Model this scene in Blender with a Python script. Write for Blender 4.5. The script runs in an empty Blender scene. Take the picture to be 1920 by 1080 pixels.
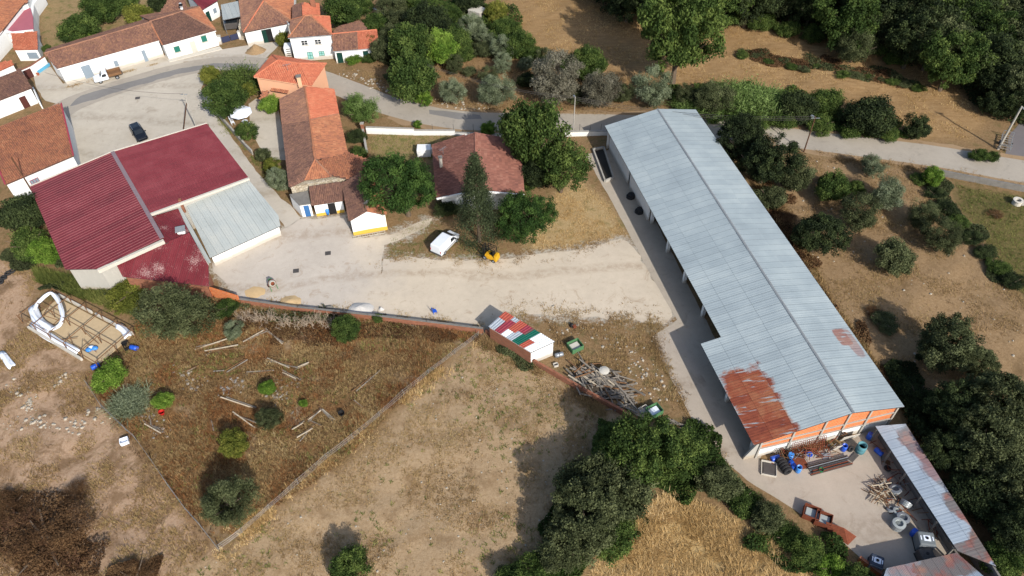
import bpy, bmesh, math, random
import numpy as np
from mathutils import Vector, Matrix, noise as mnoise
PI = math.pi
rnd = random.Random(7)
scene = bpy.context.scene
COL = scene.collection

# ------------------------------------------------------------------ camera, sky, sun, exposure
CAM_H, CAM_PITCH, CAM_ROLL, CAM_F = 71.0, 47.5, -1.0, 1440.0     # metres, degrees down, degrees, focal length in px of a 1920 px frame
_p, _r = math.radians(CAM_PITCH), math.radians(CAM_ROLL)
FW = np.array([0, math.cos(_p), -math.sin(_p)])
_rt = np.array([1.0, 0, 0]); _up = np.array([0, math.sin(_p), math.cos(_p)])
RT = math.cos(_r) * _rt + math.sin(_r) * _up
UP = -math.sin(_r) * _rt + math.cos(_r) * _up
cd = bpy.data.cameras.new('drone_camera'); cam = bpy.data.objects.new('drone_camera', cd); COL.objects.link(cam)
cd.sensor_width = 36.0; cd.lens = 36.0 * CAM_F / 1920.0; cd.clip_end = 4000.0; cd.clip_start = 0.5
_m = Matrix(((RT[0], UP[0], -FW[0], 0), (RT[1], UP[1], -FW[1], 0), (RT[2], UP[2], -FW[2], CAM_H), (0, 0, 0, 1)))
cam.matrix_world = _m
scene.camera = cam

SUN_EL, SUN_AZ = 34.0, -61.0          # degrees; azimuth counter-clockwise from +X towards the sun
world = bpy.data.worlds.new('World'); scene.world = world; world.use_nodes = True
wn = world.node_tree
bg = wn.nodes['Background']; bg.inputs['Strength'].default_value = 0.15
sky = wn.nodes.new('ShaderNodeTexSky'); sky.sky_type = 'NISHITA'; sky.sun_disc = False
sky.sun_elevation = math.radians(SUN_EL); sky.sun_rotation = math.radians(90 - SUN_AZ)
sky.altitude = 100; sky.dust_density = 2.0
wn.links.new(sky.outputs[0], bg.inputs[0])
sl = bpy.data.lights.new('sun', 'SUN'); sl.energy = 4.5; sl.angle = math.radians(0.6); sl.color = (1.0, 0.955, 0.89)
sun = bpy.data.objects.new('sun', sl); COL.objects.link(sun)
_sd = Vector((math.cos(math.radians(SUN_EL)) * math.cos(math.radians(SUN_AZ)), math.cos(math.radians(SUN_EL)) * math.sin(math.radians(SUN_AZ)), math.sin(math.radians(SUN_EL))))
sun.rotation_euler = _sd.to_track_quat('Z', 'Y').to_euler(); sun.location = (40, -60, 90)
vs = scene.view_settings; vs.view_transform = 'Standard'; vs.look = 'None'; vs.exposure = 0.36; vs.gamma = 1.0; vs.use_curve_mapping = False
scene.cycles.max_bounces = 6; scene.cycles.transparent_max_bounces = 6

# ------------------------------------------------------------------ surveying: a point of the photograph to its place at height h
def ray(px, py):
    return FW * CAM_F + RT * (px - 960.0) - UP * (py - 540.0)
def G(px, py, h=0.0):
    d = ray(px, py); t = (h - CAM_H) / d[2]
    return Vector((d[0] * t, d[1] * t, h))
def G2(px, py): 
    g = G(px, py); return (g.x, g.y)
def on_wall(px, py, A, B):
    """photo point on the upright plane through A and B: metres along A-B and height"""
    n = np.array([-(B[1] - A[1]), B[0] - A[0], 0.0]); d = ray(px, py); o = np.array([0, 0, CAM_H])
    t = ((np.array(A) - o) @ n) / (d @ n); q = o + d * t
    e = Vector((B[0] - A[0], B[1] - A[1])).normalized()
    return (q[0] - A[0]) * e.x + (q[1] - A[1]) * e.y, q[2]
def mpp(px, py):
    """metres per photo pixel, across the view"""
    g = G(px, py); return (Vector((0, 0, CAM_H)) - g).length / math.hypot(CAM_F, math.hypot(px - 960, py - 540))

# ------------------------------------------------------------------ mesh helpers
class MB:
    def __init__(s): s.v = []; s.f = []; s.c = []
    def add(s, vs_, fs): 
        o = len(s.v); s.v += [tuple(v) for v in vs_]; s.f += [tuple(i + o for i in f) for f in fs]; return s
    def box(s, c, size, rz=0.0, taper=1.0, rot=None):
        sx, sy, sz = size[0] / 2, size[1] / 2, size[2] / 2
        pts = [Vector((x * (taper if z > 0 else 1), y * (taper if z > 0 else 1), z)) for z in (-sz, sz) for x, y in ((-sx, -sy), (sx, -sy), (sx, sy), (-sx, sy))]
        R = rot if rot is not None else Matrix.Rotation(rz, 3, 'Z')
        return s.add([R @ p + Vector(c) for p in pts], [(3, 2, 1, 0), (4, 5, 6, 7), (0, 1, 5, 4), (1, 2, 6, 5), (2, 3, 7, 6), (3, 0, 4, 7)])
    def bar(s, a, b, w, h=None, upv=(0, 0, 1)):
        a, b = Vector(a), Vector(b); h = h or w; d = (b - a); L = d.length; d.normalize()
        x = d.cross(Vector(upv)); x = x.normalized() if x.length > 1e-4 else Vector((1, 0, 0)); z = x.cross(d)
        pts = [q + x * sx * w / 2 + z * sz * h / 2 for q in (a, b) for sx, sz in ((-1, -1), (1, -1), (1, 1), (-1, 1))]
        return s.add(pts, [(0, 1, 2, 3), (7, 6, 5, 4), (0, 4, 5, 1), (1, 5, 6, 2), (2, 6, 7, 3), (3, 7, 4, 0)])
    def tube(s, pts, rs, n=8, cap=True):
        pts = [Vector(p) for p in pts]
        if not hasattr(rs, '__len__'): rs = [rs] * len(pts)
        vs_, fs = [], []
        ref = None
        for i, p in enumerate(pts):
            d = (pts[min(i + 1, len(pts) - 1)] - pts[max(i - 1, 0)]).normalized()
            if ref is None: ref = Vector((1, 0, 0)) if abs(d.x) < .8 else Vector((0, 1, 0))
            x = (ref - d * ref.dot(d)).normalized(); y = d.cross(x); ref = x
            for k in range(n):
                a = 2 * PI * k / n; vs_.append(p + (x * math.cos(a) + y * math.sin(a)) * rs[i])
        for i in range(len(pts) - 1):
            for k in range(n):
                k2 = (k + 1) % n; fs.append((i * n + k, i * n + k2, (i + 1) * n + k2, (i + 1) * n + k))
        if cap: fs += [tuple(range(n - 1, -1, -1)), tuple((len(pts) - 1) * n + k for k in range(n))]
        return s.add(vs_, fs)
    def prism(s, poly, z0, z1):
        """upright prism over a plan polygon; z0, z1 numbers or one per corner"""
        n = len(poly); a = sum(poly[i][0] * poly[(i + 1) % n][1] - poly[(i + 1) % n][0] * poly[i][1] for i in range(n))
        z0 = list(z0) if hasattr(z0, '__len__') else [z0] * n; z1 = list(z1) if hasattr(z1, '__len__') else [z1] * n
        if a < 0: poly = poly[::-1]; z0 = z0[::-1]; z1 = z1[::-1]
        vs_ = [(p[0], p[1], z0[i]) for i, p in enumerate(poly)] + [(p[0], p[1], z1[i]) for i, p in enumerate(poly)]
        return s.add(vs_, [tuple(range(n - 1, -1, -1)), tuple(range(n, 2 * n))] + [(i, (i + 1) % n, (i + 1) % n + n, i + n) for i in range(n)])
    def slab(s, pts, nrm, t):
        """a flat polygon in space given thickness t against its normal"""
        pts = [Vector(p) for p in pts]; n = len(pts); nrm = Vector(nrm)
        return s.add(pts + [p - nrm * t for p in pts], [tuple(range(n)), tuple(range(2 * n - 1, n - 1, -1))] + [((i + 1) % n, i, i + n, (i + 1) % n + n) for i in range(n)])
    def lathe(s, prof, c, axis=(0, 0, 1), n=12):
        c = Vector(c); ax = Vector(axis).normalized(); x = ax.orthogonal().normalized(); y = ax.cross(x); vs_, fs = [], []
        for r, z in prof:
            for k in range(n):
                a = 2 * PI * k / n; vs_.append(c + ax * z + (x * math.cos(a) + y * math.sin(a)) * r)
        for i in range(len(prof) - 1):
            for k in range(n): k2 = (k + 1) % n; fs.append((i * n + k, i * n + k2, (i + 1) * n + k2, (i + 1) * n + k))
        if prof[0][0] > 1e-4: fs.append(tuple(range(n - 1, -1, -1)))
        if prof[-1][0] > 1e-4: fs.append(tuple((len(prof) - 1) * n + k for k in range(n)))
        return s.add(vs_, fs)
    def mesh(s, name, off=None):
        me = bpy.data.meshes.new(name)
        v = s.v if off is None else [(a[0] - off[0], a[1] - off[1], a[2] - off[2]) for a in s.v]
        me.from_pydata(v, [], s.f); me.validate(); return me
    def build(s, name, mt, parent=None, world_coords=True, smooth=False, kind=None, label=None, bevel=0):
        """one mesh object; with a parent, vertices given in world coordinates are taken into the parent's frame (translation only)"""
        off = parent_origin(parent) if (parent is not None and world_coords) else None
        me = s.mesh(name, off); 
        return link(name, me, mt, parent, smooth, kind, label, bevel)
def parent_origin(p):
    o = Vector((0, 0, 0))
    while p is not None: o = o + p.location; p = p.parent
    return o
def link(name, me, mt, parent=None, smooth=False, kind=None, label=None, bevel=0):
    o = bpy.data.objects.new(name, me); COL.objects.link(o)
    if mt is not None and not me.materials: me.materials.append(mt)
    if smooth: me.polygons.foreach_set('use_smooth', [True] * len(me.polygons))
    if parent is not None: o.parent = parent
    if kind: o['kind'] = kind
    if label: o['label'] = label
    if bevel:
        b = o.modifiers.new('bevel', 'BEVEL'); b.width = bevel; b.segments = 2; b.limit_method = 'ANGLE'
    return o
def tag(o, label=None, cat=None, group=None, kind=None):
    if label: o['label'] = label
    if cat:
        o['category'] = cat
        if not kind: o['kind'] = 'thing'
    if group: o['group'] = group
    if kind: o['kind'] = kind
    return o
def thing(name, label, cat, loc=(0, 0, 0), rz=0.0, group=None):
    o = bpy.data.objects.new(name, None); COL.objects.link(o); o.location = Vector(loc); o.rotation_euler = (0, 0, rz); o.empty_display_size = 0.3
    return tag(o, label, cat, group)
def copy_tree(o, parent=None):
    c = o.copy(); COL.objects.link(c); c.parent = parent
    for ch in list(o.children): copy_tree(ch, c)
    return c
def np_mesh(name, v, f, tint=None, attr='tint'):
    """mesh from numpy arrays: v (n,3), f (m,3|4)"""
    me = bpy.data.meshes.new(name); n, m, k = len(v), len(f), f.shape[1]
    me.vertices.add(n); me.vertices.foreach_set('co', np.ascontiguousarray(v, dtype=np.float32).ravel())
    me.loops.add(m * k); me.loops.foreach_set('vertex_index', np.ascontiguousarray(f, dtype=np.int32).ravel())
    me.polygons.add(m); me.polygons.foreach_set('loop_start', np.arange(0, m * k, k, dtype=np.int32))
    if tint is not None:
        a = me.attributes.new(attr, 'FLOAT', 'POINT'); a.data.foreach_set('value', np.ascontiguousarray(tint, dtype=np.float32))
    me.update(); me.validate(); return me

# ------------------------------------------------------------------ materials
KA = 0.66                     # surface colour from the lit colour seen in the photograph
def S(r, g, b, k=None):
    k = KA if k is None else k
    f = lambda c: (c / 12.92 if c <= 0.04045 else ((c + 0.055) / 1.055) ** 2.4)
    return (f(r / 255.0) * k * 0.96, f(g / 255.0) * k, f(b / 255.0) * k * 1.03, 1.0)
class Mat:
    def __init__(s, name):
        s.m = bpy.data.materials.new(name); s.m.use_nodes = True; s.t = s.m.node_tree; s.b = s.t.nodes['Principled BSDF']; s._pos = None
        s.b.inputs['Specular IOR Level'].default_value = 0.25
    def n(s, typ, **kw):
        nd = s.t.nodes.new(typ)
        for k, v in kw.items(): setattr(nd, k, v)
        return nd
    def l(s, a, b): s.t.links.new(a, b)
    @property
    def pos(s):
        if s._pos is None: s._pos = s.n('ShaderNodeNewGeometry').outputs['Position']
        return s._pos
    @property
    def obj(s):
        return s.n('ShaderNodeTexCoord').outputs['Object']
    def noise(s, scale, detail=4, rough=0.55, vec=None, dist=0.0, stretch=None, rot=0.0):
        nd = s.n('ShaderNodeTexNoise'); nd.inputs['Scale'].default_value = scale; nd.inputs['Detail'].default_value = detail; nd.inputs['Roughness'].default_value = rough; nd.inputs['Distortion'].default_value = dist
        v = vec or s.pos
        if stretch or rot:
            mp = s.n('ShaderNodeMapping'); mp.inputs['Rotation'].default_value = (0, 0, rot)
            mp.inputs['Scale'].default_value = stretch or (1, 1, 1)
            s.l(v, mp.inputs['Vector']); v = mp.outputs[0]
        s.l(v, nd.inputs['Vector']); return nd.outputs[0]
    def attr(s, name): return s.n('ShaderNodeAttribute', attribute_name=name).outputs['Fac']
    def math(s, op, a, b=None, c=None, clamp=False):
        nd = s.n('ShaderNodeMath', operation=op, use_clamp=clamp)
        for i, x in enumerate((a, b, c)):
            if x is None: continue
            if isinstance(x, (int, float)): nd.inputs[i].default_value = x
            else: s.l(x, nd.inputs[i])
        return nd.outputs[0]
    def step(s, x, lo, hi): 
        nd = s.n('ShaderNodeMapRange'); nd.inputs[1].default_value = lo; nd.inputs[2].default_value = hi; nd.clamp = True
        s.l(x, nd.inputs[0]); return nd.outputs[0]
    def ramp(s, fac, stops, interp='LINEAR'):
        nd = s.n('ShaderNodeValToRGB'); cr = nd.color_ramp; cr.interpolation = interp
        while len(cr.elements) < len(stops): cr.elements.new(0.5)
        for e, (p, c) in zip(cr.elements, stops): e.position = p; e.color = c
        s.l(fac, nd.inputs[0]); return nd.outputs[0]
    def mix(s, fac, a, b, blend='MIX'):
        nd = s.n('ShaderNodeMix', data_type='RGBA', blend_type=blend)
        for i, x in ((0, fac), (6, a), (7, b)):
            if isinstance(x, (int, float)): nd.inputs[i].default_value = x
            elif isinstance(x, (tuple, list)): nd.inputs[i].default_value = x
            else: s.l(x, nd.inputs[i])
        return nd.outputs[2]
    def bump(s, h, strength=0.5, dist=0.02):
        nd = s.n('ShaderNodeBump'); nd.inputs['Strength'].default_value = strength; nd.inputs['Distance'].default_value = dist; s.l(h, nd.inputs['Height']); s.l(nd.outputs[0], s.b.inputs['Normal']); return nd
    def out(s, col, rough=0.9, metal=0.0, spec=None):
        if isinstance(col, (tuple, list)): s.b.inputs['Base Color'].default_value = col
        else: s.l(col, s.b.inputs['Base Color'])
        if isinstance(rough, (int, float)): s.b.inputs['Roughness'].default_value = rough
        else: s.l(rough, s.b.inputs['Roughness'])
        s.b.inputs['Metallic'].default_value = metal
        if spec is not None: s.b.inputs['Specular IOR Level'].default_value = spec
        return s.m
def scale_c(c, k): return (c[0] * k, c[1] * k, c[2] * k, 1.0)
def plain(name, c, rough=0.8, metal=0.0, var=0.18, scale=3.0, spec=None):
    """painted or worn surface: colour with soft uneven wear"""
    m = Mat(name); n1 = m.noise(scale, 5, 0.6); n2 = m.noise(scale * 7, 3, 0.6)
    f = m.math('ADD', m.math('MULTIPLY', n1, 0.65), m.math('MULTIPLY', n2, 0.35))
    col = m.mix(m.step(f, 0.3, 0.7), scale_c(c, 1 - var), scale_c(c, 1 + var * 0.5)); return m.out(col, rough, metal, spec)

def tile_mat(name, stops, moss=(0.35, S(120, 100, 60)), dark=0.5):
    m = Mat(name); t = m.attr('tint'); n1 = m.noise(0.55, 5, 0.6); n2 = m.noise(3.0, 4, 0.65)
    f = m.math('ADD', m.math('MULTIPLY', t, 0.5), m.math('ADD', m.math('MULTIPLY', n1, 0.75), -0.12))
    col = m.ramp(f, stops)
    col = m.mix(m.math('MULTIPLY', m.step(n2, 0.55, 0.75), moss[0]), col, moss[1])
    col = m.mix(m.math('MULTIPLY', m.step(m.noise(1.1, 6, 0.7), 0.5, 0.72), dark), col, S(92, 70, 58))
    return m.out(col, 0.92)
M_TILE_OLD = tile_mat('old_clay_tile', [(0.12, S(112, 80, 70)), (0.36, S(148, 106, 90)), (0.58, S(166, 120, 96)), (0.85, S(190, 136, 104))])
M_TILE_MIX = tile_mat('weathered_clay_tile', [(0.12, S(140, 92, 74)), (0.38, S(176, 114, 86)), (0.6, S(196, 126, 90)), (0.85, S(208, 146, 108))], dark=0.4)
M_TILE_ORANGE = tile_mat('orange_clay_tile', [(0.1, S(184, 104, 78)), (0.5, S(212, 120, 88)), (0.9, S(222, 142, 106))], moss=(0.2, S(176, 120, 88)), dark=0.22)
M_TILE_DARK = tile_mat('dark_clay_tile', [(0.15, S(104, 76, 68)), (0.5, S(132, 96, 82)), (0.85, S(160, 116, 94))])
M_TILE_BROWN = tile_mat('brown_flat_tile', [(0.15, S(126, 84, 74)), (0.45, S(156, 102, 86)), (0.6, S(168, 110, 92)), (0.9, S(190, 134, 114))], moss=(0.2, S(120, 100, 80)), dark=0.35)

def white_wall(name, c=(244, 241, 236), dirt=0.45):
    m = Mat(name); z = m.n('ShaderNodeSeparateXYZ'); m.l(m.pos, z.inputs[0])
    n1 = m.noise(0.8, 5, 0.65); n2 = m.noise(2.5, 4, 0.6, stretch=(1, 1, 0.25))
    low = m.math('SUBTRACT', 1.0, m.step(m.math('ADD', z.outputs[2], m.math('MULTIPLY', n1, -0.7)), 0.0, 0.5))
    col = m.mix(m.math('MULTIPLY', m.step(n2, 0.5, 0.8), dirt), S(*c, k=0.78), S(214, 206, 194))
    col = m.mix(m.math('MULTIPLY', low, dirt * 1.6), col, S(190, 172, 148)); return m.out(col, 0.85)
M_WHITE = white_wall('white_render'); M_WHITE_CLEAN = white_wall('clean_white_paint', dirt=0.12)
M_SALMON = white_wall('salmon_render', (236, 176, 138), 0.15)
M_GREYWALL = white_wall('grey_cement_render', (178, 172, 162), 0.5)
M_YELLOW = plain('ochre_band_paint', S(232, 190, 80), 0.85, var=0.1)
M_BLUEBAND = plain('sky_blue_paint', S(110, 190, 226), 0.8, var=0.1)
M_TERRACE = plain('pink_red_terrace', S(196, 112, 122), 0.9, var=0.12, scale=1.0)
def stone_mat():
    m = Mat('rubble_stone'); v = m.n('ShaderNodeTexVoronoi'); v.inputs['Scale'].default_value = 3.2; m.l(m.pos, v.inputs['Vector'])
    c = m.ramp(m.noise(1.8, 4), [(0.25, S(170, 150, 125)), (0.5, S(205, 190, 165)), (0.75, S(225, 214, 196))])
    e = m.n('ShaderNodeTexVoronoi', feature='DISTANCE_TO_EDGE'); e.inputs['Scale'].default_value = 3.2; m.l(m.pos, e.inputs['Vector'])
    col = m.mix(m.step(e.outputs['Distance'], 0.0, 0.09), S(140, 122, 100), c); m.bump(m.step(e.outputs['Distance'], 0.0, 0.12), 0.6, 0.05); return m.out(col, 0.95)
M_STONE = stone_mat()
def brick_mat(name, c1, c2, mortar, horiz=True):
    m = Mat(name); tc = m.obj
    mp = m.n('ShaderNodeSeparateXYZ'); m.l(m.pos, mp.inputs[0])
    cb = m.n('ShaderNodeCombineXYZ'); s = m.math('ADD', m.math('MULTIPLY', mp.outputs[0], 0.97), m.math('MULTIPLY', mp.outputs[1], 0.23)); m.l(s, cb.inputs[0]); m.l(mp.outputs[2], cb.inputs[1])
    b = m.n('ShaderNodeTexBrick'); m.l(cb.outputs[0], b.inputs['Vector']); b.inputs['Scale'].default_value = 1.0; b.inputs['Brick Width'].default_value = 0.31; b.inputs['Row Height'].default_value = 0.21; b.inputs['Mortar Size'].default_value = 0.012
    b.inputs['Color1'].default_value = c1; b.inputs['Color2'].default_value = c2; b.inputs['Mortar'].default_value = mortar
    col = m.mix(m.math('MULTIPLY', m.step(m.noise(2.2, 5, 0.7), 0.55, 0.75), 0.5), b.outputs['Color'], mortar)
    m.bump(b.outputs['Fac'], -0.4, 0.01); return m.out(col, 0.92)
M_BRICK = brick_mat('orange_hollow_brick', S(226, 118, 62), S(236, 138, 78), S(200, 160, 130))
M_BRICK_OLD = brick_mat('weathered_red_brick', S(152, 94, 70), S(172, 110, 82), S(140, 114, 94))
M_CONC = plain('grey_concrete', S(188, 180, 168), 0.92, var=0.22, scale=1.2)
M_CONC_DARK = plain('stained_concrete', S(140, 134, 126), 0.92, var=0.3, scale=1.5)
M_CONC_PALE = plain('pale_concrete', S(222, 212, 196), 0.92, var=0.12, scale=1.5)
def metal_roof(name, base, stops, rust, streak=None, moss=False):
    """galvanised sheet; rust: list of (x, y, radius_along, radius_across, angle, amount) blotches in metres"""
    m = Mat(name); oi = m.n('ShaderNodeObjectInfo').outputs['Random']
    n1 = m.noise(0.25, 4, 0.6); n2 = m.noise(2.2, 5, 0.65, stretch=(1, 1, 1))
    f = m.math('ADD', m.math('MULTIPLY', oi, 0.12), m.math('MULTIPLY', n1, 0.84)); col = m.ramp(f, stops)
    col = m.mix(m.math('MULTIPLY', m.step(n2, 0.62, 0.8), 0.25), col, S(140, 145, 148))
    if rust:
        mask = None; nz = m.math('ADD', m.math('MULTIPLY', m.noise(0.7, 6, 0.65), 0.55), m.math('MULTIPLY', m.noise(4.0, 4, 0.7), 0.2))
        sp = m.n('ShaderNodeSeparateXYZ'); m.l(m.pos, sp.inputs[0])
        for (x, y, ra, rb, an, am) in rust:
            dx = m.math('SUBTRACT', sp.outputs[0], x); dy = m.math('SUBTRACT', sp.outputs[1], y); ca, sa = math.cos(an), math.sin(an)
            u = m.math('DIVIDE', m.math('ADD', m.math('MULTIPLY', dx, ca), m.math('MULTIPLY', dy, sa)), ra)
            v = m.math('DIVIDE', m.math('SUBTRACT', m.math('MULTIPLY', dy, ca), m.math('MULTIPLY', dx, sa)), rb)
            u = m.math('POWER', m.math('ABSOLUTE', u), 4.0); v = m.math('POWER', m.math('ABSOLUTE', v), 4.0)
            d = m.math('POWER', m.math('ADD', u, v), 0.25)
            w = m.math('MULTIPLY', m.step(m.math('ADD', d, m.math('ADD', nz, m.math('MULTIPLY', oi, 0.16))), 1.34, 1.2), am)
            mask = w if mask is None else m.math('MAXIMUM', mask, w)
        rc = m.ramp(m.math('ADD', m.math('MULTIPLY', m.noise(0.8, 5, 0.65), 0.75), m.math('MULTIPLY', oi, 0.3)), [(0.28, S(128, 62, 44)), (0.5, S(158, 82, 54)), (0.75, S(178, 118, 82))])
        if streak is not None:
            mask = m.math('MULTIPLY', mask, m.math('SUBTRACT', 1.0, m.math('MULTIPLY', m.step(m.noise(1.0, 4, 0.6, stretch=streak[0], rot=streak[1]), 0.60, 0.66), 0.85)))
        if moss: rc = m.mix(m.step(m.noise(0.6, 5, 0.6), 0.42, 0.56), rc, S(120, 104, 94))
        col = m.mix(mask, col, rc)
    rough = 0.55
    return m.out(col, rough, 0.0, 0.35)
def red_sheet(name, k=1.0):
    m = Mat(name); oi = m.n('ShaderNodeObjectInfo').outputs['Random']; n1 = m.noise(0.5, 5, 0.6); n2 = m.noise(3.5, 4, 0.7, stretch=(1, 1, 1))
    col = m.ramp(m.math('ADD', m.math('MULTIPLY', n1, 0.7), m.math('MULTIPLY', oi, 0.3)), [(0.2, S(112 * k, 38, 44)), (0.5, S(132 * k, 48, 54)), (0.8, S(148 * k, 66, 70))])
    return m, col, n2
m, col, n2 = red_sheet('red_coated_sheet'); M_RED = m.out(m.mix(m.math('MULTIPLY', m.step(m.noise(1.4, 6, 0.75, stretch=(1, 1, 1)), 0.56, 0.72), 0.25), col, S(160, 92, 94)), 0.5, 0.0, 0.3)
m, col, n2 = red_sheet('peeling_red_sheet', 0.97)
col = m.mix(m.math('MULTIPLY', m.step(m.math('ADD', m.noise(9, 3, 0.7), m.math('MULTIPLY', m.noise(0.45, 3, 0.5), 0.9)), 1.10, 1.17), 0.6), col, S(220, 186, 176)); M_RED_OLD = m.out(col, 0.6)
M_RIDGE = plain('dull_ridge_flashing', S(150, 130, 132), 0.6, var=0.2)
M_GREYSHEET = metal_roof('grey_fibre_sheet', None, [(0.2, S(164, 168, 164)), (0.5, S(184, 187, 182)), (0.8, S(200, 198, 188))], [])
M_FLASH = plain('grey_flashing', S(160, 162, 162), 0.5, var=0.25)
M_BLACK = plain('black_plastic', (0.012, 0.012, 0.013, 1), 0.6)
M_RUBBER = plain('tyre_rubber', (0.022, 0.022, 0.023, 1), 0.85)
M_RUST = plain('rusty_steel', S(138, 74, 50), 0.9, var=0.45, scale=4)
M_DARKSTEEL = plain('dark_steel', S(92, 86, 82), 0.6, var=0.3)
M_GALV = plain('galvanised_steel', S(172, 174, 176), 0.45, 0.4, var=0.15)
M_BLUE = plain('blue_plastic', S(36, 96, 214), 0.42, var=0.12, spec=0.5)
M_LBLUE = plain('light_blue_plastic', S(70, 150, 232), 0.42, var=0.1, spec=0.5)
M_GREENP = plain('green_painted_steel', S(92, 138, 92), 0.7, var=0.2)
M_GREEND = plain('dark_green_paint', S(20, 66, 56), 0.6, var=0.15)
M_TEALWIN = plain('green_shutter', S(44, 120, 104), 0.55, var=0.1)
M_LTEAL = plain('pale_green_shutter', S(160, 216, 206), 0.6, var=0.1)
M_GREYDOOR = plain('grey_metal_door', S(150, 162, 172), 0.5, var=0.1)
M_BLUEDOOR = plain('blue_door_paint', S(64, 116, 172), 0.6, var=0.1)
M_BROWNDOOR = plain('brown_door', S(96, 52, 46), 0.6, var=0.15)
M_NAVY = plain('navy_gate_paint', S(62, 66, 92), 0.5, var=0.15)
M_WOOD = plain('weathered_grey_wood', S(152, 140, 126), 0.95, var=0.4, scale=5)
M_WOOD_BROWN = plain('brown_wood', S(142, 104, 72), 0.95, var=0.35, scale=4)
M_WOOD_PALE = plain('sun_bleached_wood', S(206, 188, 162), 0.95, var=0.25, scale=4)
M_POLE = plain('brown_timber_pole', S(104, 72, 52), 0.9, var=0.25)
M_PLASTIC = plain('white_plastic_sheeting', S(236, 238, 244, k=0.85), 0.45, var=0.08, spec=0.5)
M_PAINTW = plain('white_vehicle_paint', S(246, 247, 250, k=0.7), 0.3, var=0.04, spec=0.5)
M_PAINTB = plain('black_vehicle_paint', (0.008, 0.010, 0.014, 1), 0.22, var=0.1, spec=0.5)
M_YEL = plain('yellow_machine_paint', S(236, 176, 40), 0.45, var=0.15)
M_CHROME = plain('wheel_hub_metal', S(190, 192, 196), 0.35, 0.5)
M_REDP = plain('red_plastic', S(206, 44, 40), 0.5)
def glass_mat():
    m = Mat('dark_window_glass'); return m.out((0.016, 0.02, 0.024, 1), 0.08, 0.0, 0.6)
M_GLASS = glass_mat()
M_LAMP = plain('lamp_glass', S(240, 242, 245), 0.3)

# ------------------------------------------------------------------ ground: one sheet; regions known by their signed distance (metres, positive inside)
REG = {
 'weed': [(150, 700), (250, 640), (262, 560), (330, 540), (452, 568), (905, 622), (860, 655), (770, 740), (640, 870), (480, 975), (408, 1030), (330, 935), (235, 805), (165, 722)],
 'sand': [(905, 626), (1000, 684), (1205, 796), (1150, 850), (1060, 960), (980, 1090), (900, 1180), (430, 1180), (300, 1085), (408, 1036), (480, 980), (640, 875), (770, 745)],
 'left': [(-200, 470), (20, 490), (75, 520), (40, 600), (170, 690), (160, 722), (235, 812), (330, 940), (405, 1034), (300, 1090), (200, 1200), (-200, 1200)],
 'straw': [(1085, 1120), (1130, 1040), (1210, 955), (1250, 928), (1330, 955), (1430, 1005), (1540, 1085), (1600, 1150), (1085, 1180)],
 'north': [(935, -60), (1150, -60), (1260, 5), (1400, 35), (1560, 70), (1700, 92), (1790, 160), (1850, 230), (1820, 262), (1700, 262), (1560, 215), (1480, 175), (1350, 160), (1180, 165), (1030, 115), (985, 70), (950, 25)],
 'east': [(1500, 292), (1730, 322), (1800, 420), (1990, 640), (2100, 900), (1800, 760), (1640, 690), (1560, 560), (1440, 420), (1440, 340)],
 'meadow': [(1790, 345), (2100, 400), (2100, 800), (1960, 620), (1860, 470), (1800, 390)],
 'garden': [(690, 252), (850, 252), (810, 300), (700, 320)],
 'orchard': [(640, 100), (720, 60), (850, 20), (940, 40), (1000, 100), (1130, 130), (1220, 190), (1130, 212), (930, 208), (800, 188), (700, 150)],
 'dry': [(985, 470), (1000, 400), (1080, 330), (1140, 380), (1175, 440), (1090, 465)],
 'village': [(70, 40), (90, -40), (360, -80), (300, 20), (180, 70), (90, 95)],
}
REG_W = {k: [G2(*p) for p in v] for k, v in REG.items()}
def sdf(poly, X, Y):
    P = np.array(poly); d = np.full(X.shape, 1e18); ins = np.zeros(X.shape, bool); n = len(P); j = n - 1
    for i in range(n):
        ex, ey = P[j] - P[i]; wx, wy = X - P[i, 0], Y - P[i, 1]; t = np.clip((wx * ex + wy * ey) / (ex * ex + ey * ey + 1e-12), 0, 1)
        d = np.minimum(d, (wx - ex * t) ** 2 + (wy - ey * t) ** 2)
        c = ((P[i, 1] > Y) != (P[j, 1] > Y)) & (X < (P[j, 0] - P[i, 0]) * (Y - P[i, 1]) / (P[j, 1] - P[i, 1] + 1e-12) + P[i, 0]); ins ^= c; j = i
    return np.where(ins, 1, -1) * np.sqrt(d)
def vnoise(X, Y, s, seed=0):
    """smooth value noise in numpy"""
    r = np.random.RandomState(seed); T = r.rand(257, 257); x, y = X / s + 500.3, Y / s + 500.7; xi, yi = np.floor(x).astype(int), np.floor(y).astype(int); fx, fy = x - xi, y - yi
    fx = fx * fx * (3 - 2 * fx); fy = fy * fy * (3 - 2 * fy); a, b, a2, b2 = xi % 256, yi % 256, xi % 256 + 1, yi % 256 + 1
    return (T[a, b] * (1 - fx) + T[a2, b] * fx) * (1 - fy) + (T[a, b2] * (1 - fx) + T[a2, b2] * fx) * fy
def relief(X, Y):
    m = np.zeros(X.shape)
    for k in ('weed', 'sand', 'left', 'straw', 'north', 'east', 'meadow'): m = np.maximum(m, np.clip((sdf(REG_W[k], X, Y) - 0.4) / 4.0, 0, 1))
    return m * ((vnoise(X, Y, 7.0, 1) - 0.5) * 0.5 + (vnoise(X, Y, 2.3, 2) - 0.5) * 0.22 + (vnoise(X, Y, 0.9, 3) - 0.5) * 0.07)
def Z(x, y): return float(relief(np.array([x]), np.array([y]))[0])
xs = np.concatenate([[-1800, -900, -500, -300, -200, -150, -120], np.arange(-104, 104.1, 0.5), [120, 150, 200, 300, 500, 900, 1800]])
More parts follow.
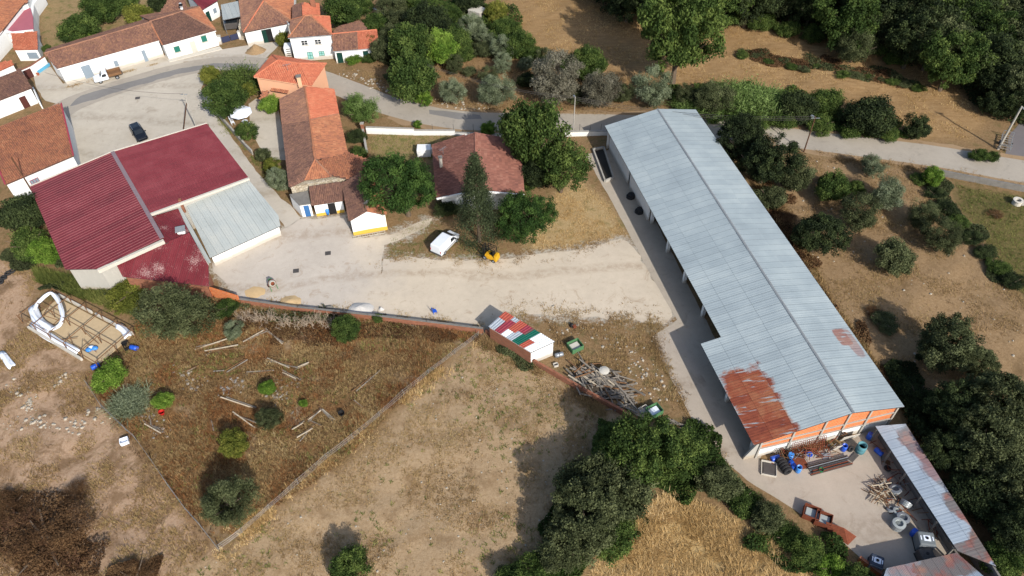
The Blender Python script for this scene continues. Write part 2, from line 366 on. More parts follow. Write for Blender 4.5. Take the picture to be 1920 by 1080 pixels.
ys = np.concatenate([[-900, -400, -150, -60, -10, 10], np.arange(20, 152.1, 0.5), [170, 200, 260, 350, 500, 900, 1800, 3000]])
GX, GY = np.meshgrid(xs, ys); gz = relief(GX, GY)
nx, ny = len(xs), len(ys); I = np.arange(nx * ny).reshape(ny, nx)
gf = np.stack([I[:-1, :-1], I[:-1, 1:], I[1:, 1:], I[1:, :-1]], -1).reshape(-1, 4)
gme = np_mesh('ground', np.stack([GX.ravel(), GY.ravel(), gz.ravel()], 1), gf)

YARD_C = [(398, 492), (430, 478), (505, 450), (530, 430), (560, 412), (590, 411), (648, 403), (662, 448), (732, 440), (790, 415), (812, 408), (800, 425), (760, 445), (722, 458), (716, 490), (706, 592), (640, 582), (560, 574), (452, 561), (400, 510)]
YARD_D = [(716, 488), (760, 482), (840, 486), (905, 490), (960, 484), (1010, 476), (1090, 464), (1165, 446), (1190, 462), (1230, 530), (1265, 595), (1240, 612), (1190, 600), (1120, 596), (1040, 592), (975, 590), (915, 614), (800, 602), (706, 592)]
YARDW = {'yardc': [G2(*p) for p in YARD_C], 'yardd': [G2(*p) for p in YARD_D]}
for k, poly in list(REG_W.items()) + list(YARDW.items()):
    a = gme.attributes.new('sd_' + k, 'FLOAT', 'POINT'); a.data.foreach_set('value', np.clip(sdf(poly, GX, GY), -30, 30).astype(np.float32).ravel())
def ground_mat():
    m = Mat('dry_soil_and_grass')
    nb = m.noise(0.12, 5, 0.6); nm_ = m.noise(0.7, 6, 0.65); nf = m.noise(3.2, 6, 0.7); nff = m.noise(11.0, 4, 0.7)
    mixn = m.math('ADD', m.math('MULTIPLY', nm_, 0.5), m.math('MULTIPLY', nf, 0.5))
    fine = m.math('ADD', m.math('MULTIPLY', nf, 0.5), m.math('MULTIPLY', nff, 0.5))
    def msk(k, amp=3.0, w=1.0): return m.step(m.math('ADD', m.attr('sd_' + k), m.math('MULTIPLY', m.math('SUBTRACT', mixn, 0.5), amp * 2)), -w, w)
    base = m.ramp(fine, [(0.3, S(104, 84, 58)), (0.48, S(146, 116, 82)), (0.6, S(168, 138, 102)), (0.75, S(190, 164, 130))])
    base = m.mix(m.math('MULTIPLY', m.step(nm_, 0.5, 0.68), 0.7), base, S(100, 96, 58))
    def region(col, k, c, amp=3.0, w=1.0): return m.mix(msk(k, amp, w), col, c)
    weed = m.ramp(fine, [(0.3, S(84, 64, 40)), (0.46, S(128, 98, 64)), (0.58, S(158, 124, 84)), (0.75, S(186, 156, 118))])
    weed = m.mix(m.math('MULTIPLY', m.step(nm_, 0.48, 0.66), 0.35), weed, S(122, 102, 60))
    weed = m.mix(m.math('MULTIPLY', m.step(m.noise(0.22, 4, 0.6), 0.56, 0.68), 0.6), weed, S(190, 168, 140))
    weed = m.mix(m.math('MULTIPLY', m.step(m.noise(0.33, 5, 0.65, dist=0.8), 0.5, 0.62), 0.6), weed, S(134, 90, 56))
    sandc = m.ramp(fine, [(0.3, S(144, 116, 90)), (0.46, S(180, 150, 114)), (0.6, S(196, 166, 130)), (0.75, S(210, 184, 150))])
    sandc = m.mix(m.math('MULTIPLY', m.step(m.noise(0.35, 6, 0.7), 0.5, 0.64), 0.6), sandc, S(140, 110, 78))
    sandc = m.mix(m.math('MULTIPLY', m.step(m.noise(1.9, 3, 0.6), 0.66, 0.72), 0.8), sandc, S(92, 88, 52))
    leftc = m.ramp(fine, [(0.3, S(140, 110, 84)), (0.46, S(184, 150, 120)), (0.6, S(200, 168, 138)), (0.75, S(216, 190, 164))])
    leftc = m.mix(m.math('MULTIPLY', m.step(m.noise(0.28, 6, 0.7, dist=0.6), 0.47, 0.6), 0.75), leftc, S(122, 94, 66))
    leftc = m.mix(m.math('MULTIPLY', m.step(m.noise(1.3, 5, 0.7), 0.58, 0.68), 0.5), leftc, S(112, 100, 62))
    straw = m.ramp(m.math('ADD', m.math('MULTIPLY', m.noise(1.6, 6, 0.7, stretch=(2.4, 0.6, 1), rot=0.5), 0.6), m.math('MULTIPLY', nff, 0.4)), [(0.3, S(140, 112, 70)), (0.46, S(188, 156, 106)), (0.6, S(208, 176, 124)), (0.76, S(226, 200, 154))])
    north = m.ramp(m.math('ADD', m.math('MULTIPLY', m.noise(0.9, 6, 0.7, stretch=(0.5, 2.0, 1), rot=0.1), 0.6), m.math('MULTIPLY', nf, 0.4)), [(0.3, S(128, 98, 64)), (0.46, S(164, 130, 90)), (0.6, S(180, 146, 104)), (0.76, S(196, 166, 124))])
    north = m.mix(m.math('MULTIPLY', m.step(nb, 0.52, 0.68), 0.4), north, S(150, 118, 78))
    east = m.ramp(fine, [(0.3, S(116, 92, 66)), (0.46, S(156, 126, 92)), (0.6, S(174, 144, 108)), (0.76, S(190, 162, 126))])
    east = m.mix(m.math('MULTIPLY', m.step(m.noise(0.3, 5, 0.65), 0.55, 0.7), 0.6), east, S(116, 92, 62))
    mead = m.ramp(fine, [(0.32, S(74, 72, 42)), (0.5, S(112, 100, 62)), (0.7, S(150, 128, 86))])
    orch = m.ramp(fine, [(0.3, S(112, 86, 58)), (0.5, S(154, 122, 86)), (0.7, S(186, 156, 118))])
    gard = m.ramp(fine, [(0.3, S(120, 98, 64)), (0.5, S(166, 138, 98)), (0.7, S(192, 168, 128))]); gard = m.mix(m.math('MULTIPLY', m.step(nm_, 0.5, 0.64), 0.7), gard, S(104, 110, 60))
    dry = m.ramp(fine, [(0.3, S(150, 122, 80)), (0.5, S(188, 158, 112)), (0.7, S(212, 188, 148))]); dry = m.mix(m.math('MULTIPLY', m.step(nm_, 0.52, 0.66), 0.65), dry, S(122, 112, 66))
    col = base
    for k, c in (('village', gard), ('orchard', orch), ('north', north), ('east', east), ('meadow', mead), ('garden', gard), ('left', leftc), ('sand', sandc), ('weed', weed), ('straw', straw), ('dry', dry)): col = region(col, k, c)
    yc = m.ramp(m.noise(0.8, 6, 0.7), [(0.3, S(176, 164, 148)), (0.7, S(212, 200, 182))])
    for k in ('yardc', 'yardd'): col = m.mix(m.step(m.math('ADD', m.attr('sd_' + k), m.math('MULTIPLY', m.math('SUBTRACT', mixn, 0.5), 9.0)), -1.0, 0.4), col, yc)
    m.bump(m.math('ADD', m.math('MULTIPLY', nf, 0.6), m.math('MULTIPLY', nff, 0.4)), 0.7, 0.09)
    return m.out(col, 1.0, 0.0, 0.05)
ground = link('ground', gme, ground_mat()); ground['kind'] = 'structure'; gme.polygons.foreach_set('use_smooth', [True] * len(gme.polygons))

def sheet(name, pts, z, mt, jit=0.25, res=0.9, world=False, thick=0.0, seed=0, curve=False):
    W = [Vector(p).to_2d() if world else Vector(G2(*p)) for p in pts]
    out = []; n = len(W)
    for i in range(n):
        a, b = W[i], W[(i + 1) % n]; k = max(1, int((b - a).length / res))
        for j in range(k): out.append(a.lerp(b, j / k))
    if jit: out = [p + Vector((mnoise.noise((p.x * 0.55, p.y * 0.55, seed)), mnoise.noise((p.x * 0.55, p.y * 0.55, seed + 9)))) * jit for p in out]
    mb = MB()
    if thick: mb.prism([(p.x, p.y) for p in out], z - thick, z)
    else:
        a = sum(out[i].x * out[(i + 1) % len(out)].y - out[(i + 1) % len(out)].x * out[i].y for i in range(len(out)))
        if a < 0: out = out[::-1]
        mb.add([(p.x, p.y, z) for p in out], [tuple(range(len(out)))])
    o = mb.build(name, mt); o['kind'] = 'structure'; return o
def yard_mat(name, c, stain, amt, marks=True, c2=None):
    m = Mat(name); n1 = m.noise(0.18, 5, 0.6); n2 = m.noise(1.1, 6, 0.7); n3 = m.noise(7, 4, 0.7); n4 = m.noise(0.5, 5, 0.75, dist=1.2)
    f = m.math('ADD', m.math('MULTIPLY', n1, 0.4), m.math('ADD', m.math('MULTIPLY', n2, 0.35), m.math('MULTIPLY', n3, 0.25)))
    col = m.mix(m.step(f, 0.35, 0.65), scale_c(c, 0.84), scale_c(c, 1.08))
    if c2 is not None:
        sx = m.n('ShaderNodeSeparateXYZ'); m.l(m.pos, sx.inputs[0]); side = m.step(m.math('ADD', sx.outputs[0], m.math('MULTIPLY', n1, 14.0)), -6.0, -14.0)
        col = m.mix(side, col, m.mix(m.step(f, 0.35, 0.65), scale_c(c2, 0.84), scale_c(c2, 1.08)))
    col = m.mix(m.math('MULTIPLY', m.step(n4, 0.56, 0.74), amt), col, stain)
    col = m.mix(m.math('MULTIPLY', m.step(m.noise(2.6, 4, 0.6), 0.7, 0.76), amt * 0.9), col, scale_c(stain, 0.6))
    if marks:
        w = m.n('ShaderNodeTexWave', wave_type='RINGS'); w.inputs['Scale'].default_value = 0.035; w.inputs['Distortion'].default_value = 5.0; w.inputs['Detail'].default_value = 3; m.l(m.pos, w.inputs['Vector'])
        col = m.mix(m.math('MULTIPLY', m.math('MULTIPLY', m.step(w.outputs['Fac'], 0.86, 0.99), m.step(n2, 0.40, 0.6)), 0.42), col, scale_c(stain, 0.8))
    m.bump(n3, 0.25, 0.02); return m.out(col, 0.95, 0.0, 0.1)
M_YARDD = yard_mat('pale_yard_dirt', S(226, 207, 182), S(168, 138, 106), 0.62, c2=S(218, 203, 186)); M_YARDC = M_YARDD
M_FORE = yard_mat('forecourt_concrete', S(216, 202, 182), S(164, 146, 124), 0.55)
M_LANE = yard_mat('pale_lane_dust', S(216, 203, 186), S(170, 150, 124), 0.4)
M_ROAD = yard_mat('sunbleached_asphalt', S(190, 177, 160), S(146, 136, 124), 0.55, marks=False)
M_ROADP = yard_mat('darker_asphalt_patch', S(150, 144, 138), S(128, 122, 118), 0.3, marks=False)
M_TRACK = yard_mat('grey_asphalt_turnout', S(132, 124, 122), S(110, 104, 102), 0.3, marks=False)
M_APRON = yard_mat('apron_concrete', S(198, 182, 162), S(138, 122, 106), 0.45, marks=False)
M_SEYARD = yard_mat('back_yard_concrete', S(200, 183, 164), S(150, 128, 106), 0.6)

sheet('forecourt', [(70, 165), (116, 158), (222, 128), (322, 100), (385, 150), (376, 170), (392, 232), (350, 260), (250, 300), (150, 312), (135, 240), (112, 195), (84, 190)], 0.008, M_FORE, 0.2)
sheet('village_lane', [(62, 140), (95, 125), (124, 164), (70, 168)], 0.012, M_LANE, 0.1, seed=5)
sheet('roadside_lane', [(240, 136), (318, 113), (420, 92), (480, 82), (530, 78), (500, 108), (480, 118), (400, 108), (330, 118)], 0.012, M_LANE, 0.2, seed=2)
sheet('side_lane', [(376, 168), (396, 178), (405, 215), (440, 265), (480, 320), (520, 365), (545, 385), (564, 409), (535, 428), (520, 405), (470, 345), (392, 240)], 0.016, M_LANE, 0.25, seed=3)
sheet('courtyard', [(466, 195), (480, 185), (520, 195), (540, 300), (500, 300), (470, 245)], 0.012, M_FORE, 0.0, seed=4)
sheet('concrete_yard', YARD_C, 0.016, M_YARDC, 0.35, seed=6)
sheet('dirt_yard', YARD_D, 0.012, M_YARDD, 0.7, seed=7)
# the road: a strip along its centre line
ROAD_C = [(95, 222, 2.6), (130, 198, 2.4), (180, 178, 2.3), (240, 158, 2.2), (310, 138, 2.2), (380, 123, 2.2), (440, 119, 2.2), (500, 123, 2.2), (560, 135, 2.2), (615, 153, 2.3), (670, 175, 2.4), (730, 198, 2.4), (790, 214, 2.4), (860, 225, 2.4), (950, 229, 2.4), (1060, 230, 2.4), (1160, 232, 2.4), (1300, 238, 2.4), (1420, 250, 2.4), (1520, 263, 2.4), (1630, 277, 2.5), (1740, 291, 2.6), (1840, 308, 2.7), (1960, 330, 2.8), (2150, 370, 2.8), (2600, 480, 2.8)]
cl = [Vector(G2(a, b)) for a, b, _ in ROAD_C]; hw = [c for _, _, c in ROAD_C]
def smooth_line(P, Wd, k=8):
    o, w = [], []
    for i in range(len(P) - 1):
        p0, p1, p2, p3 = P[max(i - 1, 0)], P[i], P[i + 1], P[min(i + 2, len(P) - 1)]
        for j in range(k):
            t = j / k; o.append(0.5 * ((2 * p1) + (p2 - p0) * t + (2 * p0 - 5 * p1 + 4 * p2 - p3) * t * t + (3 * p1 - p0 - 3 * p2 + p3) * t ** 3)); w.append(Wd[i] * (1 - t) + Wd[i + 1] * t)
    return o + [P[-1]], w + [Wd[-1]]
ROADL, ROADW = smooth_line(cl, hw)
def strip(name, P, Wd, z, mt, jit=0.12, thick=0.0, seed=1):
    mb = MB(); L, R_ = [], []
    for i, p in enumerate(P):
        d = (P[min(i + 1, len(P) - 1)] - P[max(i - 1, 0)]).normalized(); n = Vector((-d.y, d.x))
        L.append(p + n * (Wd[i] + mnoise.noise((p.x * .4, p.y * .4, seed)) * jit)); R_.append(p - n * (Wd[i] + mnoise.noise((p.x * .4, p.y * .4, seed + 5)) * jit))
    v = [(p.x, p.y, z) for p in L] + [(p.x, p.y, z) for p in R_]; n = len(P)
    mb.add(v, [(n + i, n + i + 1, i + 1, i) for i in range(n - 1)]); o = mb.build(name, mt); o['kind'] = 'structure'; return o
strip('road', ROADL, ROADW, 0.028, M_ROAD)
strip('road_verge', ROADL[90:], [w + 0.9 for w in ROADW[90:]], 0.020, yard_mat('stony_verge', S(176, 146, 112), S(120, 96, 66), 0.6, marks=False), 0.9, seed=3)
sheet('road_patch', [(804, 206), (830, 208), (900, 216), (904, 223), (860, 224), (806, 214)], 0.033, M_ROADP, 0.1)
sheet('road_patch', [(150, 180), (190, 168), (250, 152), (330, 130), (400, 119), (480, 120), (482, 127), (400, 127), (330, 140), (250, 163), (180, 186), (130, 200)], 0.033, M_ROADP, 0.3, seed=8)
sheet('turnout', [(1884, 290), (1895, 250), (1925, 218), (2100, 225), (2100, 330), (1950, 325)], 0.016, M_TRACK, 0.2)
# concrete strips beside the long warehouse, and the yard behind it
sheet('apron', [(1096, 290), (1140, 282), (1152, 262), (1440, 830), (1420, 868), (1540, 870), (1640, 800), (1800, 1040), (1665, 1070), (1620, 1050), (1545, 985), (1500, 962), (1400, 900), (1360, 865), (1310, 810), (1250, 695), (1222, 632), (1270, 600), (1225, 525), (1180, 440), (1140, 365)], 0.020, M_APRON, 0.12, seed=4)
sheet('loading_slab', [(1222, 632), (1264, 612), (1400, 850), (1440, 872), (1436, 905), (1400, 900), (1360, 865), (1310, 808), (1250, 694)], 0.026, M_SEYARD, 0.06, seed=12)
sheet('back_yard', [(1425, 872), (1560, 840), (1640, 800), (1795, 1036), (1665, 1066), (1620, 1052), (1550, 990), (1500, 962), (1440, 920)], 0.030, M_SEYARD, 0.08, seed=11)
strip('retaining_footing', [Vector(G2(1735, 318)), Vector(G2(1800, 331)), Vector(G2(1925, 356)), Vector(G2(2100, 392))], [0.6] * 4, 0.036, M_CONC_DARK)

# ------------------------------------------------------------------ roofs
def plane_of(pts, eave=0):
    P = [Vector(p) for p in pts]; n = Vector((0, 0, 0)); c = sum(P, Vector((0, 0, 0))) / len(P)
    for i in range(len(P)): n += (P[i] - c).cross(P[(i + 1) % len(P)] - c)
    n.normalize()
    if n.z < 0: n = -n
    o = P[eave]; u = (P[(eave + 1) % len(P)] - o); u = (u - n * u.dot(n)).normalized(); v = n.cross(u)
    if (c - o).dot(v) < 0: v = -v
    o = o - n * (o - c).dot(n)
    q = [((p - o).dot(u), (p - o).dot(v)) for p in P]
    return o, u, v, n, q
def in_poly(q, X, Y): return sdf(q, X, Y)
def slab_roof(parent, pts, mt, t=0.12, name='roof', drop=0.05):
    o, u, v, n, q = plane_of(pts); mb = MB(); P = [o + u * a + v * b - n * drop for a, b in q]
    ar = sum(q[i][0] * q[(i + 1) % len(q)][1] - q[(i + 1) % len(q)][0] * q[i][1] for i in range(len(q)))
    if (u.cross(v)).dot(n) * ar < 0: P = P[::-1]
    mb.slab(P, n, t); return mb.build(name, mt, parent)
_tr = np.random.RandomState(11)
def tile_roof(parent, pts, mt, eave=0, tw=0.25, th=0.38, hgt=0.065, name='roof', flat=False):
    deck = slab_roof(parent, pts, M_TILE_DARK if mt is not M_TILE_ORANGE else M_TILE_ORANGE, name=name)
    o, u, v, n, q = plane_of(pts, eave); Q = np.array(q); x0, x1, y0, y1 = Q[:, 0].min(), Q[:, 0].max(), Q[:, 1].min(), Q[:, 1].max()
    cx = np.arange(x0 + tw / 2, x1 + tw / 2, tw); cy = np.arange(y0 - 0.05 + th / 2, y1 + th / 2, th)
    CX, CY = np.meshgrid(cx, cy); CX = CX.ravel(); CY = CY.ravel(); k = sdf(q, CX, CY) > -0.02; CX, CY = CX[k], CY[k]; N = len(CX)
    if N == 0: return deck
    CX = CX + _tr.normal(0, 0.012, N); CY = CY + _tr.normal(0, 0.016, N); tl = _tr.normal(0, 0.012, N)
    px = np.array([-0.52, -0.26, 0.0, 0.26, 0.52]) * tw; pz = np.array([0, 0.75, 1.0, 0.75, 0]) * hgt
    if flat: pz = np.array([0.0, 0.2, 0.2, 0.2, 1.0]) * hgt * 0.5
    U = CX[:, None, None] + px[None, None, :] * np.array([1.0, 0.9])[None, :, None]
    V = CY[:, None, None] + (np.array([-0.55, 0.55]) * th)[None, :, None] + np.zeros((1, 1, 5))
    H = pz[None, None, :] + np.array([0.035, 0.0])[None, :, None] + tl[:, None, None]
    U, V, H = (np.broadcast_to(a, (N, 2, 5)).reshape(-1) for a in (U, V, H))
    w = np.array(o)[None] + U[:, None] * np.array(u)[None] + V[:, None] * np.array(v)[None] + H[:, None] * np.array(n)[None]
    b = (np.arange(N) * 10)[:, None, None]; j = np.arange(4)[None, :]
    f = np.stack([j, j + 1, j + 6, j + 5], -1)[None, 0]; F = (b + f).reshape(-1, 4)
    low = vnoise(CX, CY, 1.7, 5)
    t = np.repeat(np.clip(_tr.rand(N) * 0.75 + low * 0.25, 0, 1), 10)
    off = np.array(parent_origin(deck)); me = np_mesh('roof_tiles', w - off[None], F, t)
    link('roof_tiles', me, mt, deck, kind='stuff'); return deck
def caps(parent, pts, mt, r=0.13, name='ridge_tiles'):
    """half-round cap tiles along a ridge or hip"""
    mb = MB(); 
    for i in range(len(pts) - 1):
        a, b = Vector(pts[i]), Vector(pts[i + 1]); d = b - a; k = max(1, int(d.length / 0.45)); d.normalize(); x = d.cross(Vector((0, 0, 1))).normalized(); z = x.cross(d)
        for j in range(k):
            p0 = a.lerp(b, j / k); p1 = a.lerp(b, (j + 1.08) / k); vs_ = []
            for p, rr in ((p0, r * 1.08), (p1, r * 0.95)):
                for s in range(6): an = PI * s / 5; vs_.append(p + x * math.cos(an) * rr + z * (math.sin(an) * rr + 0.02))
            mb.add(vs_, [(s, s + 1, s + 7, s + 6) for s in range(5)])
    o = mb.build(name, mt, parent, kind='stuff'); me = o.data; a = me.attributes.new('tint', 'FLOAT', 'POINT'); a.data.foreach_set('value', [0.6 + 0.3 * ((i // 12) % 5) / 5 for i in range(len(me.vertices))]); return o
def clip_band(poly, axis, lo, hi):
    for val, keep in ((lo, 1), (hi, -1)):
        out = []
        for i in range(len(poly)):
            a, b = poly[i], poly[(i + 1) % len(poly)]; da, db = (a[axis] - val) * keep, (b[axis] - val) * keep
            if da >= 0: out.append(a)
            if da * db < 0: t = da / (da - db); out.append((a[0] + (b[0] - a[0]) * t, a[1] + (b[1] - a[1]) * t))
        poly = out
        if len(poly) < 3: return []
    return poly
def sheet_roof(parent, pts, mats, eave=0, width=0.95, rows=(0, 1), ribs=4, rib_h=0.045, rib_w=0.28, name='roof', deck_mat=None, pick=None, lift=0.012, gap=0.01):
    """profiled sheets laid up the slope; each sheet an object of its own under the roof"""
    deck = slab_roof(parent, pts, deck_mat or M_DARKSTEEL, 0.06, name, 0.03)
    o, u, v, n, q = plane_of(pts, eave); off = parent_origin(deck); x0 = min(a for a, b in q); x1 = max(a for a, b in q); y0 = min(b for a, b in q); y1 = max(b for a, b in q)
    nc = max(1, round((x1 - x0) / width)); w = (x1 - x0) / nc; cache = {}
    for r in range(len(rows) - 1):
        ya, yb = y0 + (y1 - y0) * rows[r], y0 + (y1 - y0) * rows[r + 1]
        for c in range(nc):
            xa = x0 + c * w; piece = clip_band(clip_band(list(q), 0, xa + gap, xa + w - gap), 1, ya - (0.06 if r else 0), yb)
            if not piece: continue
            mb = MB(); p = w / ribs; ks = []
            for i in range(ribs):
                s = xa + i * p; ks += [(s, 0.0), (s + p * (0.5 - rib_w), 0.0), (s + p * (0.5 - rib_w * 0.45), rib_h), (s + p * (0.5 + rib_w * 0.45), rib_h), (s + p * (0.5 + rib_w), 0.0)]
            ks.append((xa + w, 0.0))
            for (s0, h0), (s1, h1) in zip(ks[:-1], ks[1:]):
                b = clip_band(piece, 0, s0, s1)
                if len(b) < 3: continue
                P = []
                for a_, b_ in b:
                    t = 0 if s1 - s0 < 1e-6 else (a_ - s0) / (s1 - s0); hh = h0 + (h1 - h0) * t + lift + (0.02 * (1 - (b_ - ya) / max(yb - ya, 1e-3)) if r < len(rows) - 2 or len(rows) > 2 else 0)
                    P.append(o + u * a_ + v * b_ + n * hh)
                ar = sum(b[i][0] * b[(i + 1) % len(b)][1] - b[(i + 1) % len(b)][0] * b[i][1] for i in range(len(b)))
                if (u.cross(v)).dot(n) * ar < 0: P = P[::-1]
                mb.add(P, [tuple(range(len(P)))])
            if mb.f:
                mt = mats if not isinstance(mats, (list, tuple)) else (pick(r, c) if pick else mats[(r * 7 + c) % len(mats)])
                org = o + u * (xa + w / 2) + v * (ya + yb) / 2
                me = mb.mesh('roof_sheet', org); ob = link('roof_sheet', me, mt, deck); ob.location = org - off
    return deck

# ------------------------------------------------------------------ walls and openings
def inset(pts, d):
    c = sum((Vector(p).to_2d() for p in pts), Vector((0, 0))) / len(pts); out = []
    for p in pts:
        p2 = Vector(p).to_2d(); e = c - p2; out.append(p2 + e.normalized() * min(d * 1.35, e.length * 0.3))
    return out
def walls(parent, pts, mt, d=0.25, dz=0.16, name='wall', z0=-0.3):
    """walls under a roof outline (outline corners with their heights), set in by d"""
    W = inset(pts, d); mb = MB(); mb.prism([(p.x, p.y) for p in W], z0, [p[2] - dz for p in pts]); return mb.build(name, mt, parent), W
def panel(parent, A, B, s0, s1, z0, z1, mt, name, proud=0.02, depth=0.06):
    """flat part on the wall plane A-B, facing right of A->B"""
    A2, B2 = Vector(A[:2]), Vector(B[:2]); e = (B2 - A2).normalized(); n = Vector((e.y, -e.x)); mb = MB()
    p = [A2 + e * s0 + n * proud, A2 + e * s1 + n * proud, A2 + e * s1 - n * depth, A2 + e * s0 - n * depth]
    mb.prism([(k.x, k.y) for k in p], z0, z1); return mb.build(name, mt, parent)
def window(parent, A, B, s0, s1, z0, z1, frame_mt, pane_mt, cols=2, rws=2, name='window', sill=True, fw=0.07):
    fr = panel(parent, A, B, s0, s1, z0, z1, frame_mt, name, 0.03)
    w = (s1 - s0 - fw) / cols; h = (z1 - z0 - fw) / rws
    for i in range(cols):
        for j in range(rws): panel(fr, A, B, s0 + fw + i * w, s0 + i * w + w, z0 + fw + j * h, z0 + j * h + h, pane_mt, 'pane', 0.045)
    if sill: panel(fr, A, B, s0 - 0.1, s1 + 0.1, z0 - 0.1, z0 - 0.02, M_CONC_PALE, 'sill', 0.12)
    return fr
def opening_px(A, B, tl, br):
    s0, z1 = on_wall(*tl, A, B); s1, z0 = on_wall(*br, A, B); return min(s0, s1), max(s0, s1), min(z0, z1), max(z0, z1)
def V3(p2, z=0.0): return Vector((p2[0], p2[1], z))
def H(name, label, cat, pts): 
    c = sum((Vector(p).to_2d() for p in pts), Vector((0, 0))) / len(pts); return thing(name, label, cat, (c.x, c.y, 0))
def chimney(parent, px, py, h0, h1, w, mt, cap=True, name='chimney', l=None):
    g = G(px, py, h0); mb = MB(); mb.box((g.x, g.y, (h0 + h1) / 2 - 0.2), (w, l or w, h1 - h0 + 0.4), 0.2); c = mb.build(name, mt, parent)
    if cap: mb = MB(); mb.box((g.x, g.y, h1 + 0.06), (w * 1.35, (l or w) * 1.35, 0.1), 0.2); mb.build('chimney_cap', M_CONC_DARK, c)
    return c
def antenna(label, px, py, z0, hgt, rz=0.4):
    g = G(px, py, z0); t = thing('roof_antenna', label, 'antenna', (g.x, g.y, z0)); mb = MB(); mb.tube([(0, 0, -0.1), (0, 0, hgt)], 0.025, 6); mb.build('mast', M_GALV, t, False)
    mb = MB(); R = Matrix.Rotation(rz, 3, 'Z'); mb.bar(R @ Vector((-0.6, 0, hgt - 0.1)), R @ Vector((0.6, 0, hgt - 0.1)), 0.03)
    for i in range(6): x = -0.55 + i * 0.22; mb.bar(R @ Vector((x, -0.28, hgt - 0.1)), R @ Vector((x, 0.28, hgt - 0.1)), 0.02)
    mb.build('boom', M_GALV, t, False); return t
def R3(lst): return [G(*p) for p in lst]
def on_plane(pts, a, b, c):
    """photo points brought onto the plane through three surveyed points: (px, py, height)"""
    A, B, C = G(*a), G(*b), G(*c); n = (B - A).cross(C - A); o = Vector((0, 0, CAM_H)); out = []
    for x, y in pts: d = Vector(ray(x, y)); t = (A - o).dot(n) / d.dot(n); out.append((x, y, (o + d * t).z))
    return out
def gutter(t, p, q, mt=None):
    p, q = Vector(p), Vector(q); MB().tube([p - Vector((0, 0, .12)), q - Vector((0, 0, .12))], .07, 6).build('gutter', mt or M_GALV, t)

# ------------------------------------------------------------------ 1 the long sheet-metal warehouse
hl, hr_, he_, hw_ = 3.8, 5.35, 4.15, 3.32
TL = G(1134, 236, hl); ax = (G(1349, 627, hl) - TL).normalized(); nn = Vector((-ax.y, ax.x, 0))
LW, LSTEP, OFFR, OFFE, OFFW = 54.35, 41.0, 8.02, 14.2, -2.35
def wp(a, b, z): p = TL + ax * a + nn * b; return Vector((p.x, p.y, z))
wh = thing('warehouse', 'long open-sided warehouse with pale metal roof, rusty at its near end', 'warehouse', wp(LW / 2, 6, 0))
rustL = wp(51.0, 0.0, 0); rustS = wp(44.8, 12.6, 0)
axa = math.atan2(ax.y, ax.x)
r2 = [wp(43.0, 12.4, 0), wp(45.6, 13.3, 0)]
M_WHROOF = metal_roof('galvanised_roof_sheet', None, [(0.22, S(160, 169, 171)), (0.45, S(175, 184, 185)), (0.62, S(188, 196, 195)), (0.85, S(204, 209, 204))],
    [(rustL.x, rustL.y, 6.6, 2.9, axa, 1.0), (rustS.x, rustS.y, 1.5, 1.0, axa, 0.75), (r2[1].x, r2[1].y, 2.4, 0.8, axa, 0.5)], ((0.35, 2.6, 1), -axa - PI / 2))
# left slope in two pieces (the near end is wider), right slope in two rows
ls = (hr_ - hl) / OFFR
roofL = [wp(LSTEP, 0, hl), wp(0, 0, hl), wp(0, OFFR, hr_), wp(LSTEP, OFFR, hr_)]
sheet_roof(wh, roofL, M_WHROOF, 0, 0.98, (0, 0.26, 0.62, 1.0), 3, 0.007, 0.3)
roofW = [wp(LW, OFFW, hl + OFFW * ls), wp(LSTEP, OFFW, hl + OFFW * ls), wp(LSTEP, OFFR, hr_), wp(LW, OFFR, hr_)]
sheet_roof(wh, roofW, M_WHROOF, 0, 0.98, (0, 0.2, 0.43, 0.7, 1.0), 3, 0.007, 0.3)
roofR = [wp(LW, OFFE, he_), wp(0, OFFE, he_), wp(0, OFFR, hr_), wp(LW, OFFR, hr_)]
sheet_roof(wh, roofR, M_WHROOF, 0, 0.98, (0, 0.5, 1.0), 3, 0.007, 0.3)
mb = MB()
for i in range(18):
    a0, a1 = LW * i / 18, LW * (i + 1) / 18 + 0.05; z = hr_ + 0.06 + 0.02 * (i % 2)
    mb.add([wp(a0, OFFR - 0.15, z - 0.03), wp(a1, OFFR - 0.15, z - 0.03), wp(a1, OFFR, z + 0.04), wp(a0, OFFR, z + 0.04), wp(a1, OFFR + 0.15, z - 0.05), wp(a0, OFFR + 0.15, z - 0.05)], [(0, 1, 2, 3), (3, 2, 4, 5)])
mb.build('ridge_cap', M_FLASH, wh, kind='stuff')
# gable wall at the near end: rendered base, brick above, concrete posts and beams
zl = hl + OFFW * ls
def gz(b): return (hl + ls * b if b < OFFR else hr_ + (he_ - hr_) * (b - OFFR) / (OFFE - OFFR)) - 0.12
yw = LW - 0.35
mb = MB()
for b0, b1 in ((-1.3, OFFR), (OFFR, OFFE - 0.3)):
    p = [wp(yw, b0, 1.75), wp(yw, b1, 1.75), wp(yw, b1, gz(b1)), wp(yw, b0, gz(b0))]; mb.slab(p if True else p, ax, 0.2)
mb.build('brick_gable', M_BRICK, wh)
mb = MB(); mb.slab([wp(yw - 0.01, -1.3, -0.2), wp(yw - 0.01, OFFE - 0.3, -0.2), wp(yw - 0.01, OFFE - 0.3, 1.75), wp(yw - 0.01, -1.3, 1.75)], ax, 0.18); mb.build('rendered_base', M_WHITE, wh)
for b in (-1.25, 2.2, 5.6, OFFR + 0.05, 10.6, OFFE - 0.4):
    mb = MB(); mb.bar(wp(yw + 0.03, b, -0.2), wp(yw + 0.03, b, gz(b)), 0.2, 0.24, (ax.x, ax.y, 0)); mb.build('post', M_CONC, wh)
